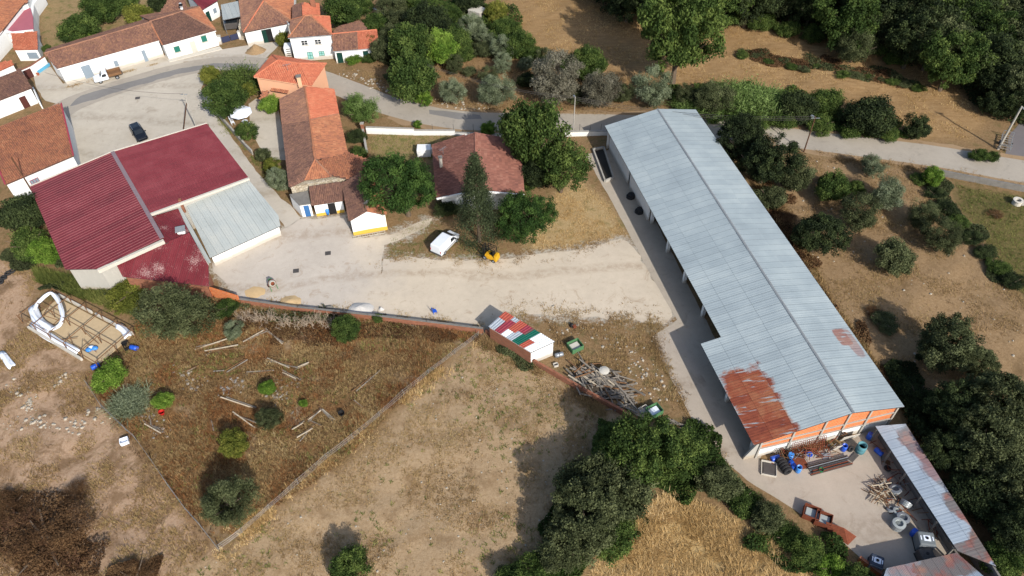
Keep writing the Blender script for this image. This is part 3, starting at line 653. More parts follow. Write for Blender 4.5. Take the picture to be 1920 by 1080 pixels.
mb = MB(); mb.bar(wp(yw + 0.04, -1.2, 2.55), wp(yw + 0.04, OFFE - 0.4, 2.9), 0.14, 0.16); mb.build('tie_beam', M_CONC, wh)
mb = MB(); mb.bar(wp(yw + 0.04, -1.3, 1.72), wp(yw + 0.04, OFFE - 0.3, 1.72), 0.14, 0.14); mb.build('tie_beam', M_CONC, wh)
mb = MB(); mb.prism([wp(yw, -1.3, 0)[:2], wp(yw - 0.2, -1.3, 0)[:2], wp(yw - 0.2, -2.6, 0)[:2], wp(yw, -2.6, 0)[:2]], -0.2, [gz(-1.3), gz(-1.3), 0.4, 0.4]); mb.build('wing_wall', M_GREYWALL, wh)
# far end wall, long back wall, back wall of the bays
mb = MB(); mb.slab([wp(0.35, 0.4, -0.2), wp(0.35, OFFR, -0.2), wp(0.35, OFFE - 0.3, -0.2), wp(0.35, OFFE - 0.3, gz(OFFE - .3)), wp(0.35, OFFR, gz(OFFR)), wp(0.35, 0.4, gz(0.4))], -ax, 0.2); mb.build('end_wall', M_WHITE, wh)
mb = MB(); mb.bar(wp(0.4, OFFE - 0.35, 2.0 - 0.1), wp(LW - 0.4, OFFE - 0.35, 2.0 - 0.1), 0.2, 4.1); mb.build('back_wall', M_GREYWALL, wh)
mb = MB(); mb.bar(wp(0.4, 5.0, 2.1), wp(LW - 0.5, 5.0, 2.1), 0.2, 4.4); mb.build('inner_wall', M_GREYWALL, wh)
for a0, a1 in ((0.9, 9.0), (9.9, 17.2)):
    mb = MB(); mb.bar(wp(a0, 0.75, 1.8), wp(a1, 0.75, 1.8), 0.2, 3.8); mb.build('front_wall', M_WHITE, wh)
for a in (9.4, 17.6, 23.4, 29.0, 34.8, 40.6, 46.8, 53.0):
    b = 1.1 if a < LSTEP else -1.2; z = hl + ls * b - 0.15
    mb = MB(); mb.box(wp(a, b, z / 2 - 0.1), (0.4, 0.4, z + 0.2), axa); mb.build('column', M_WHITE, wh)
    mb = MB(); mb.bar(wp(a, b, z - 0.1), wp(a, OFFR, hr_ - 0.25), 0.16, 0.24); mb.build('rafter', M_CONC, wh)
mb = MB(); mb.bar(wp(0.4, 0.5, hl - 0.22), wp(LSTEP, 0.5, hl - 0.22), 0.14, 0.2); mb.build('eaves_beam', M_CONC, wh)
mb = MB(); mb.bar(wp(LSTEP, -1.6, zl - 0.1), wp(LW - 0.3, -1.6, zl - 0.1), 0.14, 0.2); mb.build('eaves_beam', M_CONC, wh)

# ------------------------------------------------------------------ 2 red hall, its lean-to and the grey-roofed store
A_, B_, C_, D_, E_ = (56, 350, 4.3), (211, 285, 5.4), (304, 447, 5.4), (182, 505, 4.5), (122, 505, 4.3)
F_, G_, H_ = (388, 232, 4.5), (466, 333, 4.5), (279, 402, 5.4)
hall = H('hall', 'big hall with red ribbed metal roof beside the forecourt', 'hall', R3([A_, B_, F_, G_, H_, C_, D_, E_]))
walls(hall, R3([A_, B_, F_, G_, H_, C_, D_, E_]), M_GREYWALL, 0.35, 0.2)
sheet_roof(hall, R3([A_, E_, D_, C_, B_]), M_RED, 0, 0.98, (0, 1), 2, 0.032, 0.08)
sheet_roof(hall, R3([F_, G_, H_, B_]), M_RED, 0, 0.98, (0, 1), 4, 0.03, 0.25)
b3, c3 = G(*B_), G(*C_); mb = MB(); mb.bar(b3 + Vector((0, 0, .07)), c3 + Vector((0, 0, .07)), 0.5, 0.05); mb.build('ridge_flashing', M_RIDGE, hall)
mb = MB(); a, b = G(211, 284, 5.42), G(388, 231, 4.52); mb.bar(a, b, 0.14, 0.2); mb.build('barge_board', M_CONC_PALE, hall)
mb = MB(); a, b = G(56, 349, 4.34), G(211, 284, 5.44); mb.bar(a, b, 0.14, 0.16); mb.build('barge_board', M_CONC_PALE, hall)
mb = MB(); a, b = G(281, 403, 5.3), G(467, 335, 4.4); mb.bar(a, b, 0.3, 0.3); mb.build('parapet', M_CONC_PALE, hall)
mb = MB(); a, b = G(308, 452, 5.0), G(184, 508, 4.3); mb.bar(a, b, 0.45, 0.5); mb.build('parapet', M_CONC_PALE, hall)
g = G(342, 392, 4.4); chimney(hall, 345, 393, 3.6, 5.4, 0.35, M_BRICK_OLD, False)
lt = [(392, 537, 2.3), (230, 519, 3.0), (219, 498, 3.7), (309, 456, 4.8), (355, 436, 4.2), (391, 498, 3.0)]; lt = on_plane([p[:2] for p in lt], (309, 456, 4.7), (219, 498, 3.9), (392, 537, 2.3)); lt2 = [(310, 457, 4.85), (355, 436, 4.25), (334, 391, 4.4), (284, 407, 5.0)]
lean = H('lean_to', 'peeling red lean-to below the red hall, with a box chimney', 'lean-to', R3(lt))
walls(lean, R3(lt), M_BRICK_OLD, 0.25, 0.25); walls(lean, R3(lt2), M_GREYWALL, 0.2, 0.5); sheet_roof(lean, R3(lt2), M_RED_OLD, 0, 1.0, (0, 1), 4, 0.035, 0.25)
sheet_roof(lean, R3(lt), M_RED_OLD, 0, 1.0, (0, 1), 4, 0.035, 0.25)
g = G(342, 438, 4.2); mb = MB(); mb.box((g.x, g.y, 4.3), (0.9, 0.8, 1.1), 0.3); bx = mb.build('box_chimney', M_WHITE, lean); mb = MB(); mb.box((g.x - .1, g.y + .1, 4.9), (1.2, 1.1, 0.1), 0.3); mb.build('chimney_cap', M_FLASH, bx)
mb = MB(); a, b = G(356, 440, 4.26), G(391, 497, 3.06); mb.bar(a, b, 0.12, 0.06); mb.build('seam_flashing', M_CONC_PALE, lean)
gs = [(394, 484, 1.7), (506, 433, 1.7), (526, 424, 1.8), (522, 404, 2.1), (466, 337, 4.0), (346, 382, 4.0)]; gs = on_plane([p[:2] for p in gs], gs[0], gs[1], gs[4])
store = H('store', 'low store with grey fibre-sheet roof against the red hall', 'store', R3(gs))
walls(store, R3(gs), M_WHITE, 0.2, 0.14)
sheet_roof(store, R3(gs), M_GREYSHEET, 0, 1.05, (0, 0.5, 1), 3, 0.02, 0.3)
a, b = G(397, 490, 0), G(507, 446, 0)
mb = MB(); p, q = G(452, 463, 0.5), G(471, 455, 0.5); mb.bar(p, q, 0.5, 0.5); mb.build('vent_hatch', M_CONC_DARK, store)
mb = MB(); p, q = G(336, 391, 4.1), G(392, 493, 2.0); mb.bar(p, q, 0.5, 0.25); mb.build('side_parapet', M_GREYSHEET, store)

# ------------------------------------------------------------------ 3 houses along the street (top left)
def simple_house(name, label, outline, slopes, wall_mt, cat='house', d=0.25, ridges=(), cap_mt=None):
    t = H(name, label, cat, R3(outline)); w, W = walls(t, R3(outline), wall_mt, d)
    for pts, mt, ev in slopes: tile_roof(t, R3(pts), mt, ev)
    for r in ridges: caps(t, R3(r), cap_mt or M_TILE_MIX)
    return t, W
def mirror(p, r0, r1, h):
    """plan point p reflected over the ridge line r0-r1, at height h"""
    p, a, b = Vector(p).to_2d(), Vector(r0).to_2d(), Vector(r1).to_2d(); e = (b - a).normalized(); f = a + e * (p - a).dot(e); q = f * 2 - p; return Vector((q.x, q.y, h))
def gable(name, label, e0, e1, r0, r1, tile_f, tile_b, wall_mt, cat='house', d=0.22, backtile=True):
    """gabled house: near eave e0-e1 and ridge r0-r1 surveyed, far slope mirrored"""
    E0, E1, R0, R1 = G(*e0), G(*e1), G(*r0), G(*r1); B0, B1 = mirror(E0, R0, R1, e0[2]), mirror(E1, R0, R1, e1[2])
    t = H(name, label, cat, [E0, E1, B1, B0]); w, W = walls(t, [E0, E1, R1, B1, B0, R0], wall_mt, d)
    tile_roof(t, [E0, E1, R1, R0], tile_f); 
    if backtile: tile_roof(t, [B1, B0, R0, R1], tile_b)
    caps(t, [R0, R1], tile_f); gutter(t, E0, E1, M_WHITE_CLEAN); return t, W
# long white building, two halves
wa, W = gable('white_barn', 'long low white building behind the pickup, mottled brown tile roof', (107, 129, 3.1), (300, 75, 3.1), (83, 100, 4.4), (284, 41, 4.4), M_TILE_OLD, M_TILE_OLD, M_WHITE, 'barn')
A, B = V3(W[0]), V3(W[1])
s = opening_px(A, B, (147, 132), (184, 154)); panel(wa, A, B, s[0] + 0.5, s[1] - 0.1, 0.0, 2.3, M_GREYDOOR, 'garage_door')
s = opening_px(A, B, (212, 115), (224, 123)); panel(wa, A, B, s[0], s[1], s[2], s[3], M_GREYDOOR, 'shutter')
s = opening_px(A, B, (264, 101), (284, 120)); panel(wa, A, B, s[0] + 0.2, s[1] - 0.2, 0.0, 2.1, M_GREYDOOR, 'door')
E0, E1, Ra, Rb, Rc = G(305, 85, 2.95), G(405, 57, 2.95), G(281, 40, 4.4), G(341, 22, 4.4), G(374, 13, 3.0)
wb = H('white_house', 'white house with two green shuttered windows, joined to the long barn', 'house', [E0, E1, Rb]); Bk = mirror(E0, Ra, Rb, 2.95)
w, W = walls(wb, [E0, E1, Rc, Bk], M_WHITE_CLEAN, 0.22)
tile_roof(wb, [E0, E1, Rb, Ra], M_TILE_DARK); tile_roof(wb, [E1, Rc, Rb], M_TILE_MIX); tile_roof(wb, [Rc, Bk, Ra, Rb], M_TILE_OLD); caps(wb, [Ra, Rb, E1], M_TILE_OLD); caps(wb, [Rb, Rc], M_TILE_OLD); caps(wb, [Ra, E0], M_TILE_MIX)
A, B = V3(W[0]), V3(W[1])
for tl, br in (((324, 88), (341, 99)), ((375, 68), (390, 77))):
    s = opening_px(A, B, tl, br); window(wb, A, B, s[0], s[1], max(s[2], 0.9), max(s[3], 1.9), M_CONC_PALE, M_TEALWIN, 1, 1)
s = opening_px(A, B, (353, 75), (363, 96)); panel(wb, A, B, s[0], s[0] + 0.95, 0, 2.1, M_CONC_PALE, 'door'); 
mb = MB(); p = [G(x, y)[:2] for x, y in ((318, 112), (420, 84), (416, 90), (360, 102), (322, 113))]; o = MB().prism([G2(314, 113), G2(412, 88), G2(417, 93), G2(318, 117)], -0.1, 0.14).build('pavement', M_CONC_PALE); o['kind'] = 'structure'
gutter(wb, E0, E1, M_WHITE_CLEAN)
# gate and pillars next to it
t = thing('gate_pillar', 'white gate pillar at the corner of the green-shuttered white house', 'pillar', G(414, 82)); MB().box((0, 0, 0.7), (0.5, 0.5, 1.5)).build('shaft', M_WHITE, t, False); MB().box((0, 0, 1.5), (0.62, 0.62, 0.12)).build('capstone', M_CONC_PALE, t, False)
t = thing('gate_pillar', 'white gate pillar beside the stone corner of the tiled barn', 'pillar', G(452, 73)); MB().box((0, 0, 0.7), (0.5, 0.5, 1.5)).build('shaft', M_WHITE, t, False); MB().box((0, 0, 1.5), (0.62, 0.62, 0.12)).build('capstone', M_CONC_PALE, t, False)
t = thing('gate', 'low navy blue double gate closing the alley', 'gate', G(433, 78)); a, c, b = G(417, 82), G(433, 77.5), G(449, 73.5)
for p, q in ((a, c), (c, b)): MB().bar(p.lerp(q, .04) + Vector((0, 0, .65)), q.lerp(p, .03) + Vector((0, 0, .65)), 0.06, 1.05).build('leaf', M_NAVY, t)
# lean canopy over a dark trailer in the alley
cp = [(418, 38, 2.7), (451, 31, 2.7), (446, 2, 3.0), (414, 9, 3.0)]
t = H('canopy', 'pale metal canopy roof over the alley beside the tiled barn', 'canopy', R3(cp)); sheet_roof(t, R3(cp), M_GREYSHEET, 0, 0.9, (0, 1), 3, 0.03, 0.25)
for p in R3(cp): MB().tube([(p.x, p.y, -0.1), (p.x, p.y, p.z - 0.08)], 0.05, 6).build('post', M_GALV, t)
g = G(437, 52); t = thing('trailer', 'dark glazed trailer parked under the alley canopy', 'trailer', g, 0.16); MB().box((0, 0, 0.95), (2.7, 2.6, 1.1), taper=0.94).build('body', M_DARKSTEEL, t, False, bevel=0.05); MB().box((0, 0, 1.53), (2.3, 2.2, 0.06)).build('top_glass', M_GLASS, t, False)
for sx in (-1, 1): MB().lathe([(0.1, -0.1), (0.32, -0.1), (0.32, 0.1), (0.1, 0.1)], (sx * 1.25, 0, 0.32), (1, 0, 0), 14).build('wheel', M_RUBBER, t, False)
# red-roofed house and the roof with a chimney behind the row
rr = [(379, 18, 2.9), (409, 2, 2.9), (398, -22, 3.6), (345, -18, 3.6)]
t = H('red_roofed_house', 'small white house with a red metal roof at the head of the alley', 'house', R3(rr)); w, W = walls(t, R3(rr), M_WHITE_CLEAN, 0.2); sheet_roof(t, R3(rr), M_RED, 0, 0.9, (0, 1), 4, 0.03, 0.25)
A, B = V3(W[0]), V3(W[1]); L = (B - A).length; panel(t, A, B, 0.35, 1.2, 0, 2.0, M_GREEND, 'door'); panel(t, A, B, L * 0.6, L * 0.6 + 0.7, 1.0, 1.9, M_GREYDOOR, 'shutter')
bh = [(293, 34, 3.2), (352, 16, 3.4), (344, -6, 4.3), (318, -4, 4.3)]
t = H('back_house', 'brown-roofed house behind the white row, with a dark flue', 'house', R3(bh)); walls(t, R3(bh), M_WHITE, 0.2); tile_roof(t, R3(bh), M_TILE_OLD); c = chimney(t, 341, 16, 3.6, 4.6, 0.4, M_WHITE, False); mb = MB(); g = G(341, 16, 4.2); mb.box((g.x, g.y, 4.9), (0.5, 0.5, 0.25)); mb.build('chimney_cap', M_BLACK, c)

# tiled barn with the green gate
bl = [(456, 61, 2.9), (549, 42, 2.9), (552, -40, 2.9), (444, -30, 2.9)]; ap = [(494, 2, 5.0), (505, -18, 5.0)]
barn = H('tiled_barn', 'tiled barn with dark green sliding gate between alley and two-storey house', 'barn', R3(bl)); w, W = walls(barn, R3(bl), M_WHITE, 0.3)
tile_roof(barn, R3([bl[0], bl[1], ap[0]]), M_TILE_OLD); tile_roof(barn, R3([bl[1], bl[2], ap[1], ap[0]]), M_TILE_MIX); tile_roof(barn, R3([bl[3], bl[0], ap[0], ap[1]]), M_TILE_OLD); caps(barn, R3([bl[0], ap[0]]), M_TILE_ORANGE); caps(barn, R3([bl[1], ap[0]]), M_TILE_OLD)
A, B = V3(W[0]), V3(W[1]); s = opening_px(A, B, (485, 58), (520, 79)); panel(barn, A, B, s[0] + 0.4, s[1] - 0.5, 0, 2.45, M_BLACK, 'gate_shade', 0.01);  # black panel paints the shade inside the barn behind the gate boards
for i in range(7): w_ = (s[1] - s[0] - 1.9) / 7; panel(barn, A, B, s[0] + 0.45 + i * w_, s[0] + 0.45 + (i + 0.93) * w_, 0.02, 2.4, M_GREEND, 'gate_board', 0.05)
g = G(457, 72); MB().box((g.x, g.y + 0.8, 1.2), (0.7, 2.6, 2.8), 0.15).build('stone_corner', M_STONE, barn)

# two-storey house
c4 = [(540, 71, 4.6), (622, 65, 4.6), (618, 31, 4.6), (546, 37, 4.6)]; ap = [(572, 30, 5.8), (582, 29, 5.8)]
ts = H('two_storey_house', 'two-storey white house with four small windows and hipped tile roof', 'house', R3(c4)); w, W = walls(ts, R3(c4), M_WHITE, 0.22)
tile_roof(ts, R3([c4[0], c4[1], ap[1], ap[0]]), M_TILE_OLD); tile_roof(ts, R3([c4[1], c4[2], ap[1]]), M_TILE_ORANGE); tile_roof(ts, R3([c4[3], c4[0], ap[0]]), M_TILE_OLD); tile_roof(ts, R3([c4[2], c4[3], ap[0], ap[1]]), M_TILE_MIX)
for r in ([c4[0], ap[0], ap[1], c4[1]], [ap[1], c4[2]], [ap[0], c4[3]]): caps(ts, R3(r), M_TILE_MIX)
ex = [(549, 36, 4.0), (549, 10, 4.0), (567, 5, 4.8), (567, 30, 4.8)]; tile_roof(ts, R3(ex), M_TILE_DARK, name='rear_roof'); ex2 = [(598, 6, 4.0), (600, 32, 4.0), (567, 30, 4.8), (567, 5, 4.8)]; tile_roof(ts, R3(ex2), M_TILE_ORANGE, name='rear_roof')
walls(ts, R3([(550, 36, 4.0), (550, 11, 4.0), (597, 7, 4.0), (599, 31, 4.0)]), M_WHITE, 0.15, name='rear_wall'); chimney(ts, 588, 12, 4.2, 6.2, 0.8, M_TILE_MIX, True)
A, B = V3(W[0]), V3(W[1]); L = (B - A).length
for f0, f1, z0, z1, mt in ((0.25, 0.41, 2.95, 3.85, M_GLASS), (0.58, 0.74, 2.95, 3.85, M_GLASS), (0.33, 0.47, 0.3, 1.6, M_LTEAL), (0.62, 0.76, 0.75, 1.6, M_LTEAL)):
    window(ts, A, B, L * f0, L * f1, z0, z1, M_WHITE_CLEAN if mt is M_GLASS else M_TEALWIN, mt, 2, 2)
g = G(543, 102); MB().box((g.x, g.y, 0.8), (1.2, 1.6, 2.0), 0.1).build('stair_block', M_WHITE, ts)
for i in range(4): MB().box((g.x + 0.2, g.y - 0.85 + i * 0.0, 0.3 + i * 0.4), (0.7, 0.08, 0.1), 0.1).build('step', M_DARKSTEEL, ts)
gutter(ts, G(*c4[0]), G(*c4[1])); MB().tube([V3(W[1], 0.1) + Vector((.08, -.08, 0)), V3(W[1], 4.4) + Vector((.08, -.08, 0))], .05, 6).build('downpipe', M_GALV, ts)
# low tiled cottage on its right
lc = [(624, 96, 2.4), (711, 89, 2.4), (706, 56, 3.5), (621, 64, 3.5)]
t = H('cottage', 'low white cottage with half orange, half grey tile roof beside the two-storey house', 'house', R3(lc)); w, W = walls(t, R3([lc[0], lc[1], lc[2], lc[3]]), M_WHITE, 0.2)
tile_roof(t, R3([lc[0], (672, 92.5, 2.4), (669, 60, 3.5), lc[3]]), M_TILE_OLD); tile_roof(t, R3([(672, 92.5, 2.4), lc[1], lc[2], (669, 60, 3.5)]), M_TILE_ORANGE); tile_roof(t, R3([(690, 57, 3.3), (622, 63, 3.3), (636, 50, 3.0), (677, 38, 3.0)]), M_TILE_OLD, eave=2); caps(t, R3([lc[3], lc[2]]), M_TILE_ORANGE)
A, B = V3(W[0]), V3(W[1]); L = (B - A).length; panel(t, A, B, 0.25, 1.2, 0, 1.95, M_GREEND, 'door'); panel(t, A, B, L * 0.64, L * 0.64 + 0.9, 0, 1.9, M_GREEND, 'door'); panel(t, A, B, L * 0.5, L * 0.6, 0, 0.8, M_YELLOW, 'painted_dado')

gutter(t, G(*lc[0]), G(*lc[1]))
# salmon house
sc4 = [(476, 144, 4.6), (584, 161, 4.6), (612, 119, 4.6), (510, 103, 4.6)]; ap = [(521, 113, 6.0), (560, 119, 6.0)]
sh = H('salmon_house', 'salmon painted house with bright orange hipped tile roof on the bend', 'house', R3(sc4)); w, W = walls(sh, R3(sc4), M_SALMON, 0.3)
tile_roof(sh, R3([sc4[0], sc4[1], ap[1], ap[0]]), M_TILE_ORANGE, tw=0.3); tile_roof(sh, R3([sc4[1], sc4[2], ap[1]]), M_TILE_ORANGE, tw=0.3); tile_roof(sh, R3([sc4[2], sc4[3], ap[0], ap[1]]), M_TILE_ORANGE, tw=0.3); tile_roof(sh, R3([sc4[3], sc4[0], ap[0]]), M_TILE_ORANGE, tw=0.3)
for r in ([sc4[0], ap[0], ap[1], sc4[1]], [ap[0], sc4[3]], [ap[1], sc4[2]]): caps(sh, R3(r), M_TILE_ORANGE)
tile_roof(sh, R3([(508, 170, 2.7), (538, 175, 2.7), (544, 159, 3.2), (515, 154, 3.2)]), M_TILE_MIX, name='porch_roof', tw=0.3); tile_roof(sh, R3([(487, 187, 2.5), (500, 180, 2.5), (505, 171, 2.9), (492, 171, 2.9)]), M_TILE_MIX, name='porch_roof', tw=0.3)
chimney(sh, 563, 158, 4.6, 6.0, 0.6, M_SALMON)
gutter(sh, G(*sc4[0]), G(*sc4[1]), M_SALMON)
# long old tile house with its extensions
re_, le = [(626, 167, 3.4), (635, 214, 3.4), (652, 289, 3.4)], [(525, 186, 3.4), (529, 233, 3.4), (543, 352, 3.4)]
rd = [(571, 162, 4.9), (581, 225, 4.9), (591, 299, 4.9)]
oh = H('old_house', 'long old house with two-tone tile roof and stone end wall', 'house', R3([le[0], le[2], re_[2], re_[0]])); walls(oh, R3([le[0], rd[0], re_[0], re_[2], (648, 333, 3.4), le[2]]), M_STONE, 0.25)
for a, b in ((0, 1), (1, 2)):
    tile_roof(oh, R3([le[a], le[b], rd[b], rd[a]]), M_TILE_OLD if a == 0 else M_TILE_DARK); tile_roof(oh, R3([re_[a], re_[b], rd[b], rd[a]]), M_TILE_ORANGE if a == 0 else M_TILE_MIX)
tile_roof(oh, R3([le[2], (572, 338, 3.6), rd[2]]), M_TILE_DARK); tile_roof(oh, R3([(572, 338, 3.6), (622, 331, 3.6), rd[2]]), M_TILE_MIX, name='hip_roof')
tile_roof(oh, R3([(652, 336, 3.2), (697, 330, 2.6), (700, 302, 2.8), re_[2], rd[2], (622, 331, 3.6)]), M_TILE_MIX, name='side_roof')
caps(oh, R3([rd[0], rd[1], rd[2], (572, 338, 3.6)]), M_TILE_MIX); caps(oh, R3([rd[2], (622, 331, 3.6)]), M_TILE_OLD); caps(oh, R3([le[1], rd[1], re_[1]]), M_TILE_OLD, 0.1)
walls(oh, R3([(655, 335, 2.7), (694, 329, 2.5), (697, 304, 2.6), (655, 295, 2.7)]), M_STONE, 0.2, name='side_wall')
# white annexes in front
p = [(561, 384, 2.3), (582, 381, 2.3), (577, 357, 2.4), (542, 364, 2.4)]
t = H('flat_roofed_annex', 'tiny white annex with flat grey roof and blue door', 'annex', R3(p)); w, W = walls(t, R3(p), M_WHITE_CLEAN, 0.05, 0.1); slab_roof(t, R3(p), M_CONC_DARK, 0.15); A, B = V3(W[0]), V3(W[1]); L = (B - A).length; panel(t, A, B, L * .3, L * .8, 0, 1.95, M_BLUEDOOR, 'door')
p = [(585, 385, 2.2), (645, 376, 2.2), (639, 342, 3.2), (579, 350, 3.2)]
t = H('annex', 'white annex with brown tile roof, open doorway and ochre base band', 'annex', R3(p)); w, W = walls(t, R3(p), M_WHITE_CLEAN, 0.2); tile_roof(t, R3(p), M_TILE_DARK); A, B = V3(W[0]), V3(W[1]); L = (B - A).length
panel(t, A, B, L * .46, L * .72, 0, 1.95, M_BLACK, 'doorway', 0.012); panel(t, A, B, 0.02, L * .455, 0, 0.5, M_YELLOW, 'base_band', 0.02); panel(t, A, B, L * .725, L - .02, 0, 0.5, M_YELLOW, 'base_band', 0.02)  # the doorway is a black panel standing for the unlit room
dw = A.lerp(B, .6); en = Vector(((B - A).y, -(B - A).x, 0)).normalized()
E0, E1, R0, R1 = G(655, 414, 2.95), G(641, 342, 2.95), G(687, 395, 4.1), G(674, 325, 4.1)
F0, F1 = mirror(E0, R0, R1, 2.95), mirror(E1, R0, R1, 2.95)
t = H('gabled_annex', 'white gabled annex with ochre base band and two-tone tile roof', 'annex', [E0, F0, F1, E1]); w, W = walls(t, [E0, R0, F0, F1, R1, E1], M_WHITE_CLEAN, 0.22); tile_roof(t, [E0, E1, R1, R0], M_TILE_DARK); tile_roof(t, [F1, F0, R0, R1], M_TILE_MIX); caps(t, [R0, R1], M_TILE_OLD)
A, B = V3(W[0]), V3(W[2]); L = (B - A).length; panel(t, A, B, -0.02, L + 0.02, 0, 0.62, M_YELLOW, 'base_band', 0.03); panel(t, B, V3(W[3]), 0.0, (V3(W[3]) - B).length, 0, 0.62, M_YELLOW, 'base_band', 0.03)
# bungalow behind the conifer
bw = [(810, 271, 3.0), (819, 371, 3.0), (892, 356, 4.6), (983, 364, 3.0), (977, 294, 3.0), (934, 256, 3.6), (891, 249, 4.6), (851, 259, 3.7)]
bu = H('bungalow', 'bungalow with brown flat-tile gable roof behind the tall conifer', 'house', R3(bw)); walls(bu, R3(bw), M_WHITE, 0.7, 0.2)
tile_roof(bu, R3([bw[0], bw[1], bw[2], bw[6], bw[7]]), M_TILE_BROWN, flat=True, tw=0.32, th=0.42); tile_roof(bu, R3([bw[3], bw[4], bw[5], bw[6], bw[2]]), M_TILE_BROWN, flat=True, tw=0.32, th=0.42); caps(bu, R3([bw[6], bw[2]]), M_TILE_BROWN)
mb = MB(); mb.bar(G(819, 373, 2.95), G(892, 358, 4.55), 0.12, 0.28); mb.build('barge_board', M_WHITE_CLEAN, bu); mb = MB(); mb.bar(G(892, 358, 4.55), G(983, 366, 2.95), 0.12, 0.28); mb.build('barge_board', M_WHITE_CLEAN, bu)
chimney(bu, 827, 311, 3.4, 4.9, 0.42, M_CONC)
for x, y in ((845, 385), (935, 384), (968, 382)): g = G(x, y); MB().box((g.x, g.y, 1.3), (0.25, 0.25, 2.8)).build('porch_column', M_WHITE_CLEAN, bu)
g = G(796, 289); t = thing('white_parapet', 'low white stair parapet left of the bungalow', 'parapet', g); MB().box((0, 0, 0.6), (2.0, 1.4, 1.4)).build('block', M_WHITE_CLEAN, t, False); MB().box((2.2, 0.1, 0.5), (2.4, 0.3, 1.0)).build('rail_wall', M_WHITE_CLEAN, t, False)

# houses at the left edge
oa = [(10, 346, 3.6), (138, 292, 3.6), (115, 194, 4.6), (-30, 248, 4.6)]
t = H('orange_roofed_house', 'house with large plain orange tile roof at the left edge', 'house', R3(oa)); w, W = walls(t, R3(oa), M_WHITE_CLEAN, 0.15); tile_roof(t, R3(oa), M_TILE_MIX)
for a, b in ((1, 2), (0, 3)): MB().bar(G(*oa[a]) + Vector((0, 0, .08)), G(*oa[b]) + Vector((0, 0, .08)), 0.2, 0.14).build('red_barge', M_REDP if False else plain('wine_red_paint', S(176, 70, 84)), t)
A, B = V3(W[0]), V3(W[1]); s = opening_px(A, B, (55, 340), (70, 336)); window(t, A, B, s[0], s[0] + 1.2, 1.9, 2.6, plain('wine_red_frame', S(170, 60, 76)), M_GREYDOOR, 3, 1, sill=False)
bb = [(-40, 203, 2.9), (60, 164, 2.9), (38, 129, 3.9), (-60, 168, 3.9)]
t = H('brown_door_house', 'white house with brown door and dark tile roof at the left edge', 'house', R3(bb)); w, W = walls(t, R3(bb), M_WHITE_CLEAN, 0.2); tile_roof(t, R3(bb), M_TILE_DARK); A, B = V3(W[0]), V3(W[1]); s = opening_px(A, B, (31, 184), (50, 206)); panel(t, A, B, s[0] + 0.25, s[0] + 1.25, 0, 2.05, M_BROWNDOOR, 'door')
MB().bar(G(66, 172, .8), G(76, 196, .8), 0.18, 1.8).build('side_screen', M_WHITE_CLEAN, t)
tc = [(5, 56, 2.7), (24, 61, 2.7), (63, 57, 2.7), (62, 32, 2.7), (57, 15, 2.7), (43, 13, 2.7)]
mh = [(-40, 105, 3.4), (6, 56, 3.4), (44, 12, 3.4), (53, 8, 3.4), (53, -40, 5.0), (-40, -40, 5.0)]
t = H('terrace_house', 'corner house with pink-red roof terrace, orange tiles and white side wall', 'house', R3(mh)); walls(t, R3([mh[0], mh[1], mh[2], mh[3], mh[4], mh[5]]), M_WHITE_CLEAN, 0.1); tile_roof(t, R3(mh), M_TILE_MIX)
walls(t, R3(tc), M_WHITE_CLEAN, 0.02, 0.05, name='terrace_wall'); slab_roof(t, R3(tc), M_TERRACE, 0.1, 'terrace', -0.02); MB().bar(G(5, 57, 2.9), G(24, 62, 2.9), 0.16, 0.5).build('terrace_parapet', M_WHITE_CLEAN, t); MB().bar(G(24, 62, 2.9), G(63, 58, 2.9), 0.16, 0.5).build('terrace_parapet', M_WHITE_CLEAN, t)
MB().prism([G2(63, 20), G2(88, 3), G2(90, 8), G2(74, 30), G2(73, 60), G2(66, 58)], -0.1, 2.3).build('side_wall', M_WHITE_CLEAN, t)
an = [(25, 93, 2.3), (70, 92, 2.3), (69, 60, 2.9), (21, 62, 2.9)]; tile_roof(t, R3(an), M_TILE_ORANGE, name='annex_roof'); w, W = walls(t, R3(an), M_WHITE_CLEAN, 0.15, name='annex_wall'); A, B = V3(W[0]), V3(W[1]); L = (B - A).length; panel(t, A, B, L * .45, L * .9, 0.4, 1.6, M_GREYDOOR, 'shutter')
t = thing('yard_wall', 'white yard wall with red coping and sky blue band by the corner house', 'wall', G(75, 140)); a, b, c = G(48, 150), G(66, 142), G(92, 124)
for p, q in ((a, b), (b, c)): MB().bar(p + Vector((0, 0, .9)), q + Vector((0, 0, .9)), 0.2, 1.9).build('wall', M_WHITE_CLEAN, t); MB().bar(p + Vector((0, 0, 1.88)), q + Vector((0, 0, 1.88)), 0.32, 0.1).build('coping', M_TILE_MIX, t)
panel(t, b, c, 0.6, 3.4, 0, 0.55, M_BLUEBAND, 'blue_band', 0.14); panel(t, a, b, 0.2, 1.5, 0, 1.6, M_BROWNDOOR, 'doorway', 0.12)
g = G(72, 141); t = thing('potted_plant', 'small green plant in clay pot by the blue-banded wall', 'plant pot', g); MB().lathe([(0.16, 0), (0.24, 0.4), (0.2, 0.4)], (0, 0, 0), n=10).build('pot', M_TILE_ORANGE, t, False)
sb = [(0, 132, 2.2), (26, 121, 2.2), (20, 112, 2.6), (-20, 126, 2.6)]
t = H('little_outhouse', 'tiny white outhouse with orange tiles at the left edge', 'outhouse', R3(sb)); walls(t, R3(sb), M_WHITE_CLEAN, 0.1); tile_roof(t, R3(sb), M_TILE_ORANGE)
